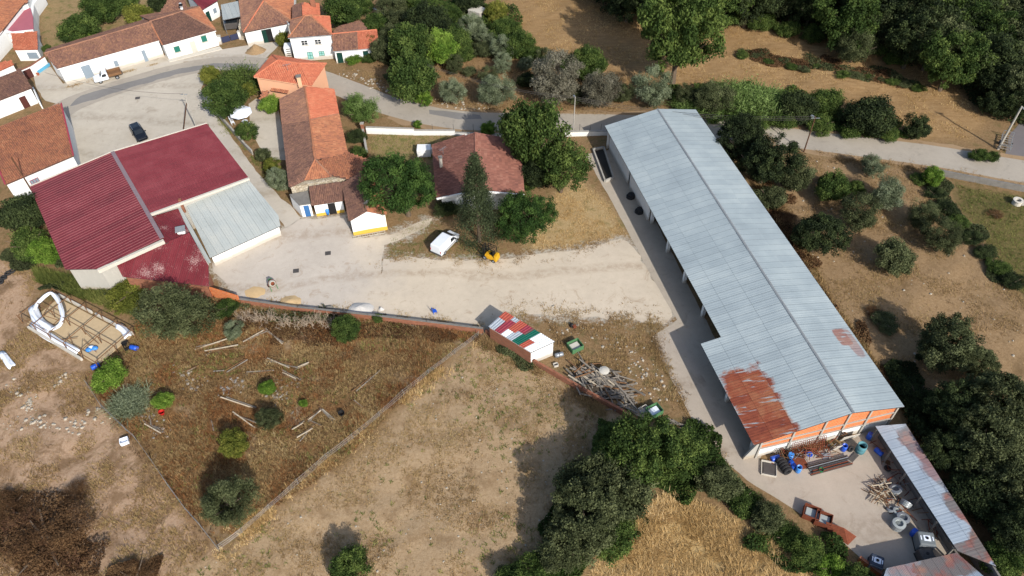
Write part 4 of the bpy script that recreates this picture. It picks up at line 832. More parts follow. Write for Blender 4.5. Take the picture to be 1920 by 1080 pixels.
# concrete hut
hb = [(877, 18, 2.0), (899, 24, 2.0), (913, 16, 2.0), (892, 7, 2.0)]
t = H('concrete_hut', 'small grey concrete hut among the orchard trees', 'hut', R3(hb)); w, W = walls(t, R3(hb), M_CONC, 0.05, 0.1); slab_roof(t, R3(hb), M_CONC_PALE, 0.15); A, B = V3(W[1]), V3(W[2]); panel(t, A, B, 0.5, 1.3, 0, 1.6, M_DARKSTEEL, 'door')

# ------------------------------------------------------------------ 4 patchwork shed, yard walls, sheds of the back yard
sp = [(916, 612, 2.45), (996, 661, 2.45), (1040, 641, 2.6), (947, 584, 2.6)]
shed = H('patchwork_shed', 'small white shed with patchwork roof of red, grey, green and white sheets', 'shed', R3(sp)); walls(shed, R3(sp), M_WHITE, 0.12, 0.12)
_Ws = inset(R3(sp), 0.12); panel(shed, V3(_Ws[0]), V3(_Ws[1]), -0.02, (V3(_Ws[1]) - V3(_Ws[0])).length + 0.02, -0.1, 2.2, M_BRICK_OLD, 'brick_side', 0.04)
M_SG = plain('grey_sheet', S(190, 196, 202), 0.5); M_SW = plain('white_sheet', S(244, 244, 242, k=.8), 0.5, var=.06); M_SR = plain('wine_sheet', S(164, 66, 78), 0.55); M_ST = plain('rust_red_sheet', S(196, 96, 76), 0.6); M_SGR = plain('green_sheet', S(24, 108, 88), 0.5)
o, u, v, n, q = plane_of(R3(sp), 0); Ls = max(a for a, b in q); Lv = (q[2][1] + q[3][1]) / 2; L3 = q[3][0]; deck = slab_roof(shed, R3(sp), M_DARKSTEEL, 0.06, 'roof', 0.03)
lay = [(0.0, .15, 0, .62, M_SG), (0.0, .19, .62, 1, M_ST), (.15, .30, 0, .8, M_SR), (.19, .32, .8, 1, M_SG), (.30, .42, 0, .38, M_SW), (.30, .46, .38, 1, M_ST), (.42, .56, 0, .55, M_SG), (.46, .60, .55, 1, M_SR), (.56, .72, 0, 1, M_SGR), (.72, .84, 0, .5, M_ST), (.72, .88, .5, 1, M_SW), (.84, 1.0, 0, .5, M_SW), (.88, 1.0, .5, 1, M_SW)]
for i, (s0, s1, t0, t1, mt) in enumerate(lay):
    mb = MB(); K = max(2, round((s1 - s0) * Ls / 0.33)); hz = 0.02 + 0.012 * (i % 3) + 0.02 * (t0 > 0)
    def sp3(s, t, h): 
        a = Vector(R3(sp)[0]).lerp(R3(sp)[1], s); b = Vector(R3(sp)[3]).lerp(R3(sp)[2], s); return a.lerp(b, t) + n * h
    pr = []
    for k in range(K):
        for f, h in ((0, 0), (.3, 0), (.42, .05), (.58, .05), (.7, 0)): pr.append((s0 + (s1 - s0) * (k + f) / K, h))
    pr.append((s1, 0))
    for (a, ha), (b, hb_) in zip(pr[:-1], pr[1:]): mb.add([sp3(a, t0 - .02, hz + ha + .015), sp3(b, t0 - .02, hz + hb_ + .015), sp3(b, t1, hz + hb_), sp3(a, t1, hz + ha)], [(0, 1, 2, 3)])
    mb.build('roof_sheet', mt, deck)
def wall_run(name, label, pts, h, th, mt, cop=None, cat='wall', piers=0, cop_w=0.08):
    P = [G(*p) for p in pts]; t = thing(name, label, cat, P[0])
    hs = h if hasattr(h, '__len__') else [h] * (len(P) - 1)
    for i in range(len(P) - 1):
        a, b = P[i], P[i + 1]; e = (b - a).normalized() * (th / 2 * 0.9)
        MB().bar(a + Vector((0, 0, hs[i] / 2 - .15)), b + e + Vector((0, 0, hs[i] / 2 - .15)), th, hs[i] + .3).build('wall', mt, t)
        if cop: MB().bar(a + Vector((0, 0, hs[i] + .03)), b + e + Vector((0, 0, hs[i] + .03)), th + cop_w, 0.07).build('coping', cop, t)
        if piers:
            L = (b - a).length; k = max(1, int(L / piers))
            for j in range(k + 1): p = a.lerp(b, j / k); MB().box((p.x, p.y, hs[i] / 2 - .1), (th + .14, th + .14, hs[i] + .24), math.atan2(e.y, e.x)).build('pier', M_CONC, t)
    return t
wall_run('perimeter_wall', 'low red brick wall between the yard and the weedy field', [(452, 569), (560, 584), (690, 598), (800, 611), (905, 624)], 0.85, 0.2, M_BRICK_OLD, M_CONC_DARK, cop_w=0.06)
wall_run('perimeter_wall', 'low brick wall running from the patchwork shed past the timber heap', [(912, 626), (1000, 682), (1090, 734), (1208, 800)], 0.75, 0.22, M_BRICK_OLD, M_BRICK_OLD, cop_w=0.06)
wall_run('block_wall', 'orange block wall with white end behind the big olive', [(300, 545), (392, 552), (450, 570)], [1.3, 1.5], 0.25, M_BRICK, None)
MB_ = wall_run('roadside_wall', 'white garden wall by the road left of the bungalow', [(688, 250), (776, 253)], 1.15, 0.25, M_WHITE_CLEAN, M_CONC, piers=0)
wall_run('roadside_wall', 'short white garden wall by the road above the bungalow roof', [(777, 253), (852, 253)], 0.85, 0.25, M_WHITE_CLEAN, M_CONC)
wall_run('roadside_wall', 'very low white wall by the road behind the bungalow ridge', [(853, 253), (976, 258)], 0.45, 0.25, M_WHITE_CLEAN, M_CONC)
wall_run('roadside_wall', 'white garden wall by the road between tall tree and warehouse', [(1040, 256), (1146, 253)], 0.8, 0.25, M_WHITE_CLEAN, M_CONC)
wall_run('boundary_wall', 'old brown wall climbing from the road corner beside the old house', [(682, 252), (690, 296)], 1.0, 0.25, M_BRICK_OLD, M_CONC)
g = G(682, 250); t = thing('brick_pier', 'square brick pier at the end of the white roadside wall', 'pier', g); MB().box((0, 0, .9), (.45, .45, 1.9)).build('shaft', M_BRICK_OLD, t, False); MB().box((0, 0, 1.88), (.55, .55, .1)).build('capstone', M_CONC, t, False)
wall_run('retaining_wall', 'grey retaining wall along the road at the right edge', [(1740, 324), (1800, 336), (1925, 360), (2050, 386)], 0.9, 0.3, M_CONC_DARK, None)
wall_run('garden_wall', 'low grey garden wall beside the pale lane', [(404, 212), (432, 243), (462, 278), (474, 290)], 0.8, 0.18, M_CONC, M_CONC)
wall_run('orchard_wall', 'pale field wall at the top of the orchard', [(700, 20), (745, 46)], 0.6, 0.3, M_CONC_PALE, None)
# back-yard sheds
M_SHEDROOF = metal_roof('patchy_shed_sheet', None, [(0.2, S(150, 162, 176)), (0.5, S(178, 188, 198)), (0.8, S(200, 206, 210))], [(*G2(1712, 862), 3.4, 1.7, -1.0, .7), (*G2(1762, 925), 3.4, 1.5, -1.0, .6), (*G2(1808, 985), 3.8, 1.9, -1.0, .8), (*G2(1850, 1045), 3.2, 2.4, -1.0, .9), (*G2(1770, 1072), 5.0, 1.6, 0.3, .85), (*G2(1700, 1090), 3.5, 1.6, 0.3, .6)], None, True)
ra = [(1641, 799, 2.2), (1795, 1033, 2.2), (1880, 1085, 2.5), (1698, 795, 2.5)]
t = H('open_shed', 'narrow open shed with stained metal roof along the back yard', 'shed', R3(ra)); sheet_roof(t, R3([ra[0], ra[1], (1868, 1062, 2.5), ra[3]]), M_SHEDROOF, 0, 0.95, (0, .55, 1), 3, 0.006, .28)
P = R3(ra); mb = MB(); mb.bar(Vector((P[3].x, P[3].y, 1.1)), Vector((P[2].x, P[2].y, 1.1)), .2, 2.5); mb.build('rear_wall', M_CONC_DARK, t)
for i in range(6): p = P[0].lerp(P[1], (i + .15) / 5.3); MB().box((p.x, p.y, 1.0), (.16, .16, 2.2)).build('post', M_CONC_DARK, t)
mb = MB(); p, q = P[0].lerp(P[3], .35), P[1].lerp(P[2], .35); mb.bar(Vector((p.x, p.y, .35)), Vector((q.x, q.y, .35)), .2, .9); mb.build('low_wall', M_CONC_DARK, t)
rb = [(1662, 1066, 2.2), (1640, 1130, 2.5), (1900, 1130, 2.5), (1794, 1036, 2.2)]
t = H('corner_shed', 'rusty corrugated shed roof across the bottom of the back yard', 'shed', R3(rb)); sheet_roof(t, R3([rb[0], rb[3], rb[2], rb[1]]), M_SHEDROOF, 0, 0.9, (0, 1), 6, 0.02, .28); P = R3(rb); mb = MB(); mb.bar(Vector((P[1].x, P[1].y, 1.1)), Vector((P[2].x, P[2].y, 1.1)), .2, 2.5); mb.build('rear_wall', M_BRICK_OLD, t)
for i in range(4): p = P[0].lerp(P[3], (i + .1) / 3.3); MB().box((p.x, p.y, 1.0), (.16, .16, 2.2)).build('post', M_CONC_DARK, t)
wall_run('yard_edge_wall', 'low orange brick wall at the hedge corner of the back yard', [(1608, 1050), (1640, 1075), (1664, 1090)], 0.7, 0.2, M_BRICK, M_BRICK_OLD)
# long trough beside the warehouse
P = [G(1112, 283), G(1132, 279), G(1150, 336), G(1134, 342)]; t = H('trough', 'long dark concrete trough beside the warehouse', 'trough', P)
for i in range(4): MB().bar(P[i] + Vector((0, 0, .2)), P[(i + 1) % 4] + Vector((0, 0, .2)), .22, .5).build('rim', M_CONC, t)
MB().prism([(p.x, p.y) for p in P], 0.0, 0.06).build('floor', plain('pit_shade', (0.02, 0.018, 0.014, 1), .5), t)  # near-black floor paints the shade of a sunken pit
antenna('television antenna on the salmon house roof', 541, 137, 5.0, 1.6); antenna('television antenna on the gabled annex roof', 690, 390, 4.0, 1.3, 1.2); antenna('small antenna on the bungalow roof', 831, 288, 3.6, 1.0, 0.8)

# ------------------------------------------------------------------ vegetation
def leaf_mat(name, stops, trans=0.38):
    m = Mat(name); t = m.attr('tint'); oi = m.n('ShaderNodeObjectInfo').outputs['Random']; gain = {'straw_blade': 1.35, 'brown_weed_blade': 1.25, 'green_weed_blade': 1.2, 'ash_grey_leaf': 0.95, 'dry_brown_leaf': 1.0, 'rusty_weed_blade': 1.2}.get(name, 1.5); stops = [(p, scale_c(c, gain)) for p, c in stops]
    f = m.math('ADD', m.math('MULTIPLY', t, 0.8), m.math('MULTIPLY', oi, 0.2)); col = m.ramp(f, stops)
    m.out(col, 0.75, 0.0, 0.15)
    tr = m.n('ShaderNodeBsdfTranslucent'); m.l(col, tr.inputs[0]); mx = m.n('ShaderNodeMixShader'); mx.inputs[0].default_value = trans
    m.l(m.b.outputs[0], mx.inputs[1]); m.l(tr.outputs[0], mx.inputs[2]); o = [n for n in m.t.nodes if n.type == 'OUTPUT_MATERIAL'][0]; m.l(mx.outputs[0], o.inputs[0]); return m.m
L_DARK = leaf_mat('dark_evergreen_leaf', [(0.1, S(24, 32, 18)), (0.5, S(46, 56, 32)), (0.85, S(80, 90, 52))])
L_MID = leaf_mat('mid_green_leaf', [(0.1, S(36, 52, 22)), (0.5, S(66, 84, 38)), (0.85, S(108, 122, 60))])
L_BRIGHT = leaf_mat('bright_green_leaf', [(0.1, S(56, 80, 26)), (0.5, S(96, 124, 44)), (0.85, S(140, 162, 70))])
L_YEL = leaf_mat('yellow_green_leaf', [(0.1, S(64, 72, 28)), (0.5, S(106, 110, 44)), (0.85, S(146, 142, 66))])
L_OLIVE = leaf_mat('grey_olive_leaf', [(0.1, S(62, 68, 48)), (0.5, S(108, 116, 86)), (0.85, S(154, 160, 128))])
L_OLIVED = leaf_mat('dull_olive_leaf', [(0.1, S(42, 46, 28)), (0.5, S(74, 80, 50)), (0.85, S(114, 118, 80))])
L_GREY = leaf_mat('ash_grey_leaf', [(0.1, S(84, 80, 64)), (0.5, S(136, 130, 108)), (0.85, S(172, 164, 142))])
L_PINE = leaf_mat('pine_needle', [(0.1, S(26, 40, 18)), (0.5, S(50, 74, 32)), (0.85, S(88, 112, 52))])
L_CONIF = leaf_mat('conifer_needle', [(0.1, S(36, 44, 28)), (0.5, S(66, 76, 50)), (0.85, S(104, 112, 76))])
L_CANE = leaf_mat('cane_leaf', [(0.1, S(58, 76, 34)), (0.5, S(96, 118, 58)), (0.85, S(138, 156, 92))])
L_DRY = leaf_mat('dry_brown_leaf', [(0.1, S(70, 50, 34)), (0.5, S(118, 86, 58)), (0.85, S(158, 122, 84))])
L_STRAW = leaf_mat('straw_blade', [(0.05, S(150, 116, 70)), (0.4, S(200, 164, 108)), (0.7, S(222, 190, 138)), (0.95, S(240, 216, 172))], 0.35)
L_WEED = leaf_mat('brown_weed_blade', [(0.05, S(104, 82, 56)), (0.3, S(150, 120, 82)), (0.5, S(186, 154, 108)), (0.68, S(158, 134, 86)), (0.85, S(206, 178, 132)), (0.97, S(226, 204, 164))], 0.35)
L_GRASS = leaf_mat('green_weed_blade', [(0.1, S(78, 90, 42)), (0.5, S(124, 130, 66)), (0.9, S(176, 166, 98))], 0.35)
L_RUSTW = leaf_mat('rusty_weed_blade', [(0.1, S(104, 66, 40)), (0.5, S(148, 100, 60)), (0.9, S(188, 142, 94))], 0.3)
M_BARK = plain('grey_bark', S(122, 104, 86), 0.95, var=0.35, scale=5)
M_TWIG = plain('dead_pale_twig', S(190, 168, 144), 0.95, var=0.25, scale=5)
vr = np.random.RandomState(5)
def rand_dirs(n, up=0.0):
    d = vr.normal(size=(n, 3)); d[:, 2] += up; return d / np.linalg.norm(d, axis=1, keepdims=True)
def leaves(c, out, size, aspect=0.55, jitter=0.9):
    """quads at centres c, facing roughly out"""
    n = len(c); nr = out + vr.normal(size=(n, 3)) * jitter; nr /= np.linalg.norm(nr, axis=1, keepdims=True); a = np.cross(nr, rand_dirs(n)); a /= np.linalg.norm(a, axis=1, keepdims=True) + 1e-9; b = np.cross(nr, a)
    s = size * (0.6 + 0.8 * vr.rand(n))[:, None]; a = a * s; b = b * s * aspect
    v = np.stack([c - a, c - b * 0.9 + a * 0.1, c + a, c + b * 0.9 + a * 0.1], 1).reshape(-1, 3); f = np.arange(4 * n).reshape(n, 4); return v, f
def crown_proto(name, kind, seed):
    """a crown of unit radius resting on z = 0 .. its height; returns a mesh (no material)"""
    global vr
    vr = np.random.RandomState(seed); P, O, T, sz = [], [], [], 0.06
    prm = {'round': (130, 150, .23, .036, .6, .85), 'loose': (115, 135, .2, .034, .35, .9), 'olive': (130, 160, .19, .031, .3, .85), 'pine': (210, 120, .14, .034, .5, .8), 'big': (230, 130, .15, .027, .4, .95), 'low': (95, 150, .24, .034, .5, .55), 'dry': (90, 130, .22, .028, .2, .7)}
    if kind == 'cone':
        for k in range(210):
            z = vr.rand() ** 0.8; r = (1 - z) ** 0.85 * (0.75 + .35 * vr.rand()) + .05; an = vr.rand() * 2 * PI; c = np.array([math.cos(an) * r, math.sin(an) * r, z * 4.2 + .15]); n = 120; p = c + vr.normal(size=(n, 3)) * np.array([.17, .17, .13]) * (1.1 - .5 * z); P.append(p); o = np.array([math.cos(an), math.sin(an), .5]); O.append(np.tile(o, (n, 1))); T.append(np.clip(vr.rand() * .5 + vr.rand(n) * .5, 0, 1))
        sz = .045
    elif kind == 'cane':
        V, F, TT = [], [], []; n = 1800; b = vr.normal(size=(n, 3)) * np.array([.42, .42, 0]); d = rand_dirs(n, 1.6); d[:, 2] = np.abs(d[:, 2]); L = .7 + .6 * vr.rand(n); w = .016
        side = np.cross(d, rand_dirs(n)); side /= np.linalg.norm(side, axis=1, keepdims=True)
        p0 = b; p1 = b + d * L[:, None] * .6; p2 = b + d * L[:, None] * np.array([1.15, 1.15, .75])
        v = np.stack([p0 - side * w, p0 + side * w, p1 + side * w, p1 - side * w, p2 + side * w * .3, p2 - side * w * .3], 1).reshape(-1, 3); i = (np.arange(n) * 6)[:, None]
        f = np.concatenate([i + np.array([[0, 1, 2, 3]]), i + np.array([[3, 2, 4, 5]])]); t = np.repeat(vr.rand(n), 6)
        # tufts of blades up the stems
        m_ = 9000; k = vr.randint(0, n, m_); s = .25 + .75 * vr.rand(m_); c = b[k] + d[k] * (L[k] * s)[:, None]; v2, f2 = leaves(c, rand_dirs(m_, .3), .065, .2, .6); t2 = np.repeat(np.clip(vr.rand(m_) * .7 + .3 * s, 0, 1), 4)
        return np_mesh(name, np.concatenate([v, v2]), np.concatenate([f, f2 + len(v)]), np.concatenate([t, t2]))
    else:
        nc, nl, cr, sz, flat, hz = prm[kind]; lump = [(rand_dirs(1)[0], .55 + .5 * vr.rand()) for _ in range(7)]
        for k in range(nc):
            d = rand_dirs(1)[0]; rr = (0.5 + 0.5 * vr.rand() ** 0.6) * (0.72 + 0.3 * sum(max(0, d @ l[0]) ** 4 * l[1] for l in lump)); rr = min(rr, 1.05) - cr * .6
            z = d[2] * rr; z = z if z > 0 else z * 0.75
            c = np.array([d[0] * rr, d[1] * rr, (z + .78) * hz]); n = int(nl * (0.7 + .6 * vr.rand())); g = rand_dirs(n) * (vr.rand(n) ** .45)[:, None] * cr * (.75 + .5 * vr.rand()); g[:, 2] *= .75
            P.append(c + g); o = g / (np.linalg.norm(g, axis=1, keepdims=True) + 1e-6) + np.array([0, 0, .35]); O.append(o); T.append(np.clip(.05 + vr.rand() * .6 + vr.rand(n) * .32 + .1 * (g[:, 2] / cr), 0, 1))
        P0 = np.concatenate(P); P[0] = P[0]
    c = np.concatenate(P); o = np.concatenate(O); t = np.concatenate(T); c[:, 2] = np.maximum(c[:, 2], .02)
    asp = {'olive': .35, 'pine': .3, 'cone': .35, 'dry': .3}.get(kind, .6); v, f = leaves(c, o, sz, asp)
    return np_mesh(name, v, f, np.repeat(t, 4))
PROTO = {}
def proto(kind, mt, var):
    k = (kind, mt.name, var)
    if k not in PROTO:
        base = ('b', kind, var)
        if base not in PROTO: PROTO[base] = crown_proto('crown', kind, 100 + var * 17 + sum(map(ord, kind)))
        PROTO[k] = PROTO[base]
        if not PROTO[k].materials: PROTO[k].materials.append(mt)
    return PROTO[k]
def trunk_mesh(seed, h=1.0):
    r = random.Random(seed); mb = MB(); mb.tube([(0, 0, -0.15), (r.uniform(-.04, .04), r.uniform(-.04, .04), .25 * h), (r.uniform(-.08, .08), r.uniform(-.08, .08), .5 * h)], [.075, .055, .045], 7)
    for k in range(5):
        a = 2 * PI * k / 5 + r.random(); L = .5 + .25 * r.random(); mb.tube([(0, 0, .3 * h), (math.cos(a) * L * .5, math.sin(a) * L * .5, (.5 + .1 * r.random()) * h), (math.cos(a) * L, math.sin(a) * L, (.75 + .2 * r.random()) * h)], [.04, .026, .01], 5)
    me = mb.mesh('trunk'); me.materials.append(M_BARK); return me
TRUNKS = [trunk_mesh(s) for s in range(4)]; TRUNK_C = MB().tube([(0, 0, -.1), (0, 0, 2.0), (0, 0, 4.2)], [.11, .07, .015], 8).mesh('trunk'); TRUNK_C.materials.append(M_BARK)
_vi = 0
def plant(name, label, cat, px, py, rpx, kind, mt, group=None, hz=1.0, lift=0.0, sy=1.0, hc=0.7, root=None):
    """px, py: middle of the crown in the photo; rpx: half its width. hc: height of the crown's middle / radius."""
    global _vi
    _vi += 1; r = rpx * mpp(px, py) * 1.17; hmid = (hc * hz + lift) * r
    g = G(px, py, hmid) if root is None else G(*root)
    z = Z(g.x, g.y)
    t = thing(name, label, cat, (g.x, g.y, z), rnd.uniform(0, 6.28), group)
    c = link('crown', proto(kind, mt, _vi % 3), None, t); c.material_slots[0].link = 'OBJECT'; c.material_slots[0].material = mt; c.scale = (r, r * sy, r * hz); c.location = (0, 0, lift * r)
    if kind == 'cone': tk = link('trunk', TRUNK_C, None, t); tk.scale = (r, r, r * hz)
    elif kind not in ('cane',):
        tk = link('trunk', TRUNKS[_vi % 4], None, t); tk.scale = (r, r, (hz * .9 + lift) * r)
    return t
ORD = 'first second third fourth fifth sixth seventh eighth ninth tenth eleventh twelfth thirteenth fourteenth fifteenth sixteenth'.split()
G_OL = 'olive trees of the orchard'; G_E = 'trees on the slope east of the warehouse'; G_W = 'trees of the dark wood'; G_H = 'bushes of the hedge by the back yard'
# near the yard
plant('pine_tree', 'wide bushy pine between the gabled annex and the bungalow', 'tree', 757, 338, 63, 'pine', L_PINE, hz=1.05, lift=.35)
plant('conifer', 'tall narrow grey-green conifer in front of the bungalow', 'tree', 887, 385, 30, 'cone', L_CONIF, hz=1.25, root=(899, 453))
plant('broadleaf_tree', 'spreading green tree right of the conifer, above the forklift', 'tree', 985, 396, 54, 'pine', L_PINE, hz=.95, lift=.3)
plant('broadleaf_tree', 'tall dark tree by the road behind the bungalow', 'tree', 998, 248, 52, 'round', L_MID, hz=1.6, lift=.2, hc=.75)
plant('broadleaf_tree', 'mid-green tree between bungalow and trough', 'tree', 1053, 308, 46, 'loose', L_MID, hz=1.1, lift=.4)
plant('broadleaf_tree', 'dark tree squeezed between the bungalow and its neighbours', 'tree', 1010, 320, 34, 'round', L_DARK, hz=1.1, lift=.2)
plant('shrub', 'dark shrub under the bungalow eaves left of the conifer', 'shrub', 838, 385, 24, 'low', L_DARK)
plant('shrub', 'small shrub at the bungalow corner, right of the porch', 'shrub', 990, 345, 16, 'round', L_MID)
plant('shrub', 'yellow-green shrub behind the bungalow ridge by the road', 'shrub', 915, 243, 16, 'loose', L_BRIGHT)
plant('shrub', 'little sapling growing on the white roadside wall', 'shrub', 782, 233, 9, 'loose', L_BRIGHT)
# garden by the lane
plant('garden_tree', 'broad dark green garden tree beside the white parasol', 'tree', 427, 180, 38, 'round', L_MID, hz=.9, lift=.25)
plant('garden_tree', 'yellowing garden tree at the road corner', 'tree', 394, 138, 20, 'round', L_YEL, hz=1.1, lift=.3)
plant('garden_tree', 'feathery palm-like tree beside the salmon house', 'tree', 446, 142, 26, 'cane', L_MID, hz=1.2)
plant('garden_tree', 'small dark tree against the salmon house wall', 'tree', 462, 148, 17, 'round', L_DARK, lift=.2)
plant('garden_tree', 'golden-leaved tree between parasol and salmon house', 'tree', 466, 170, 15, 'loose', L_YEL, lift=.3)
plant('clipped_bush', 'clipped round bright bush at the old house corner', 'bush', 507, 197, 18, 'round', L_BRIGHT, hz=1.25)
plant('shrub', 'bushy shrub below the white parasol', 'shrub', 460, 246, 21, 'loose', L_MID)
plant('shrub', 'dry shrub at the upper end of the lane hedge', 'shrub', 493, 292, 16, 'loose', L_OLIVED)
plant('shrub', 'brownish shrub in the middle of the lane hedge', 'shrub', 508, 312, 17, 'loose', L_YEL)
plant('shrub', 'grey-green shrub at the lower end of the lane hedge', 'shrub', 527, 338, 25, 'olive', L_OLIVE, hz=1.1)
plant('willow', 'pale drooping willow by the road below the salmon house', 'tree', 678, 203, 32, 'olive', L_CANE, hz=1.1)
plant('shrub', 'climbing dark shrub beside the boundary wall', 'shrub', 668, 250, 18, 'low', L_DARK, hz=1.4)
plant('shrub', 'lower climbing shrub between old house and boundary wall', 'shrub', 672, 282, 18, 'low', L_MID, hz=1.3)
plant('shrub', 'small shrub in front of the tiled barn gate', 'shrub', 531, 72, 15, 'round', L_YEL, hz=1.2, lift=.2)
plant('vine', 'vine growing along the cottage front', 'vine', 664, 106, 18, 'low', L_BRIGHT, hz=.8)
plant('vine', 'vine at the far end of the cottage front', 'vine', 694, 103, 16, 'low', L_MID)
# green left of the hall
plant('broadleaf_tree', 'dark round tree at the left edge beside the red hall', 'tree', 36, 396, 42, 'round', L_DARK, lift=.2)
plant('broadleaf_tree', 'second dark tree below it, left of the red hall', 'tree', 48, 448, 36, 'low', L_MID, hz=1.2)
plant('broadleaf_tree', 'bright green bush at the hall corner', 'bush', 88, 466, 28, 'round', L_BRIGHT)
plant('creeper', 'green creeper over the wall under the red lean-to', 'creeper', 236, 545, 42, 'low', L_YEL, hz=.55)
plant('creeper', 'dark creeper at the foot of the grey hall wall', 'creeper', 190, 520, 18, 'low', L_MID, hz=.8)
plant('olive_tree', 'big spreading olive tree below the red lean-to', 'olive tree', 332, 590, 62, 'olive', L_OLIVED, hz=.9, lift=.1)
plant('creeper', 'green creeper along the brick wall right of the big olive', 'creeper', 425, 572, 26, 'low', L_MID, hz=.5)
# bushes in the weedy field
for a in (('young olive with sparse crown above the fallen beams', 437, 622, 20, 'olive', L_OLIVE), ('deep green round bush against the yard wall', 652, 613, 26, 'round', L_MID), ('small dark bush beside the yard wall, right of the round one', 708, 595, 11, 'round', L_MID), ('green bush at the lower end of the ruined greenhouse', 200, 700, 33, 'low', L_BRIGHT), ('small bright bush beside the red bucket', 302, 752, 19, 'round', L_BRIGHT), ('light green bush on the pale rubble patch', 500, 727, 16, 'round', L_BRIGHT), ('tiny green bush right of the light green one', 568, 754, 8, 'round', L_BRIGHT), ('olive sapling among fallen beams', 505, 784, 25, 'olive', L_OLIVED), ('yellow-green bush in the middle of the weedy field', 440, 834, 30, 'loose', L_YEL), ('big grey-green bush at the fence corner', 420, 940, 52, 'olive', L_OLIVED), ('green bush at the bottom edge in the sandy field', 650, 1062, 40, 'loose', L_MID)):
    plant('bush', a[0], 'bush', *a[1:])
plant('cane_clump', 'pale spiky cane clump near the fence', 'cane clump', 240, 752, 24, 'cane', L_OLIVE, hz=.8)
for i, (x, y, r, lb) in enumerate(((80, 1010, 90, 'huge brown dry bramble in the bottom left corner'), (250, 1085, 50, 'brown dry bramble at the bottom edge'), (10, 955, 46, 'brown dry bramble at the left edge'), (140, 925, 30, 'small brown bramble above the huge one'), (1660, 600, 30, 'brown and green bramble on the slope right of the warehouse'), (1870, 402, 17, 'round brown bush in the right-hand meadow'), (1480, 405, 20, 'dry bramble close to the warehouse eave'), (1640, 585, 20, 'small bramble above the brown one on the slope'))): plant('bramble', lb, 'bramble', x, y, r, 'dry' if i != 4 else 'low', L_DRY if i not in (4,) else L_OLIVED, hz=.42, sy=.85)
# the dark thicket and hedge at the bottom
for i, (x, y, r, kd, mt) in enumerate(((1185, 842, 70, 'big', L_MID), (1112, 905, 56, 'round', L_OLIVED), (1262, 840, 54, 'loose', L_MID), (1098, 985, 68, 'big', L_OLIVED), (1170, 930, 58, 'loose', L_OLIVED), (1048, 1030, 48, 'loose', L_OLIVED), (1145, 1000, 48, 'round', L_MID))):
    plant('thicket_tree', ['largest dark tree at the head of the thicket', 'dull green tree on the shaded left of the thicket', 'dark tree at the right shoulder of the thicket', 'broad olive-green tree in the lower thicket', 'green tree in the heart of the thicket', 'lowest left tree of the thicket', 'mid-green tree at the straw edge of the thicket'][i], 'tree', x, y, r, kd, mt, 'trees of the thicket', hz=.95, lift=.15)
for i, (x, y, r, mt) in enumerate(((1010, 1062, 36, L_MID), (960, 1085, 36, L_MID), (1312, 858, 44, L_MID), (1348, 902, 36, L_OLIVED), (1395, 935, 32, L_MID), (1440, 970, 32, L_OLIVED), (1480, 1002, 32, L_MID), (1520, 1032, 32, L_MID), (1560, 1060, 32, L_BRIGHT), (1605, 1088, 32, L_MID))): plant('hedge_bush', ORD[i - 2] + ' bush from the thicket in the hedge between straw field and back yard' if i > 1 else ('upper', 'lower')[i] + ' leafy bush at the foot of the thicket', 'bush', x, y, r, 'round' if i % 2 else 'low', mt, G_H if i > 1 else 'bushes at the foot of the thicket', hz=.9)
# slope east of the warehouse
E_ = [(1392, 258, 46, 'big', L_DARK, 'dark oak leaning over the warehouse roof, nearest the road'), (1435, 305, 50, 'big', L_DARK, 'large dark oak beside the warehouse roof'), (1490, 330, 36, 'loose', L_OLIVED, 'pale lower crown right of the dark oak'), (1450, 362, 32, 'low', L_OLIVED, 'dry green bush under the dark oak'), (1637, 312, 24, 'olive', L_OLIVE, 'silvery tree at the road edge of the slope'), (1565, 350, 31, 'round', L_MID, 'round green tree in the middle of the slope'), (1604, 352, 18, 'loose', L_MID, 'small bush touching the round green tree'), (1665, 366, 34, 'olive', L_OLIVE, 'grey olive right of the round green tree'), (1612, 402, 38, 'olive', L_OLIVED, 'wide olive in the lower row of the slope'), (1535, 438, 46, 'big', L_DARK, 'dark oak close to the warehouse wall'), (1732, 402, 32, 'olive', L_OLIVED, 'olive next to the dark hedge'), (1770, 446, 36, 'olive', L_OLIVED, 'lowest olive beside the dark hedge'), (1683, 476, 36, 'round', L_OLIVED, 'lone round olive in the middle of the bare slope'), (1748, 330, 20, 'loose', L_BRIGHT, 'bright bush at the retaining wall'), (1545, 335, 10, 'low', L_MID, 'tiny bush near the lamp post')]
for x, y, r, kd, mt, lb in E_: plant('slope_tree', lb, 'tree', x, y, r, kd, mt, G_E, lift=.12)
for i, (x, y, r) in enumerate(((1725, 332, 18), (1755, 358, 20), (1780, 386, 22), (1800, 412, 22), (1826, 442, 22), (1850, 470, 22), (1876, 498, 24), (1902, 526, 24))): plant('hedge_bush', ORD[i] + ' bush from the road in the dark hedge beside the meadow', 'bush', x, y, r, 'low', L_DARK if i % 3 else L_MID, 'bushes of the right-hand hedge', hz=.6)
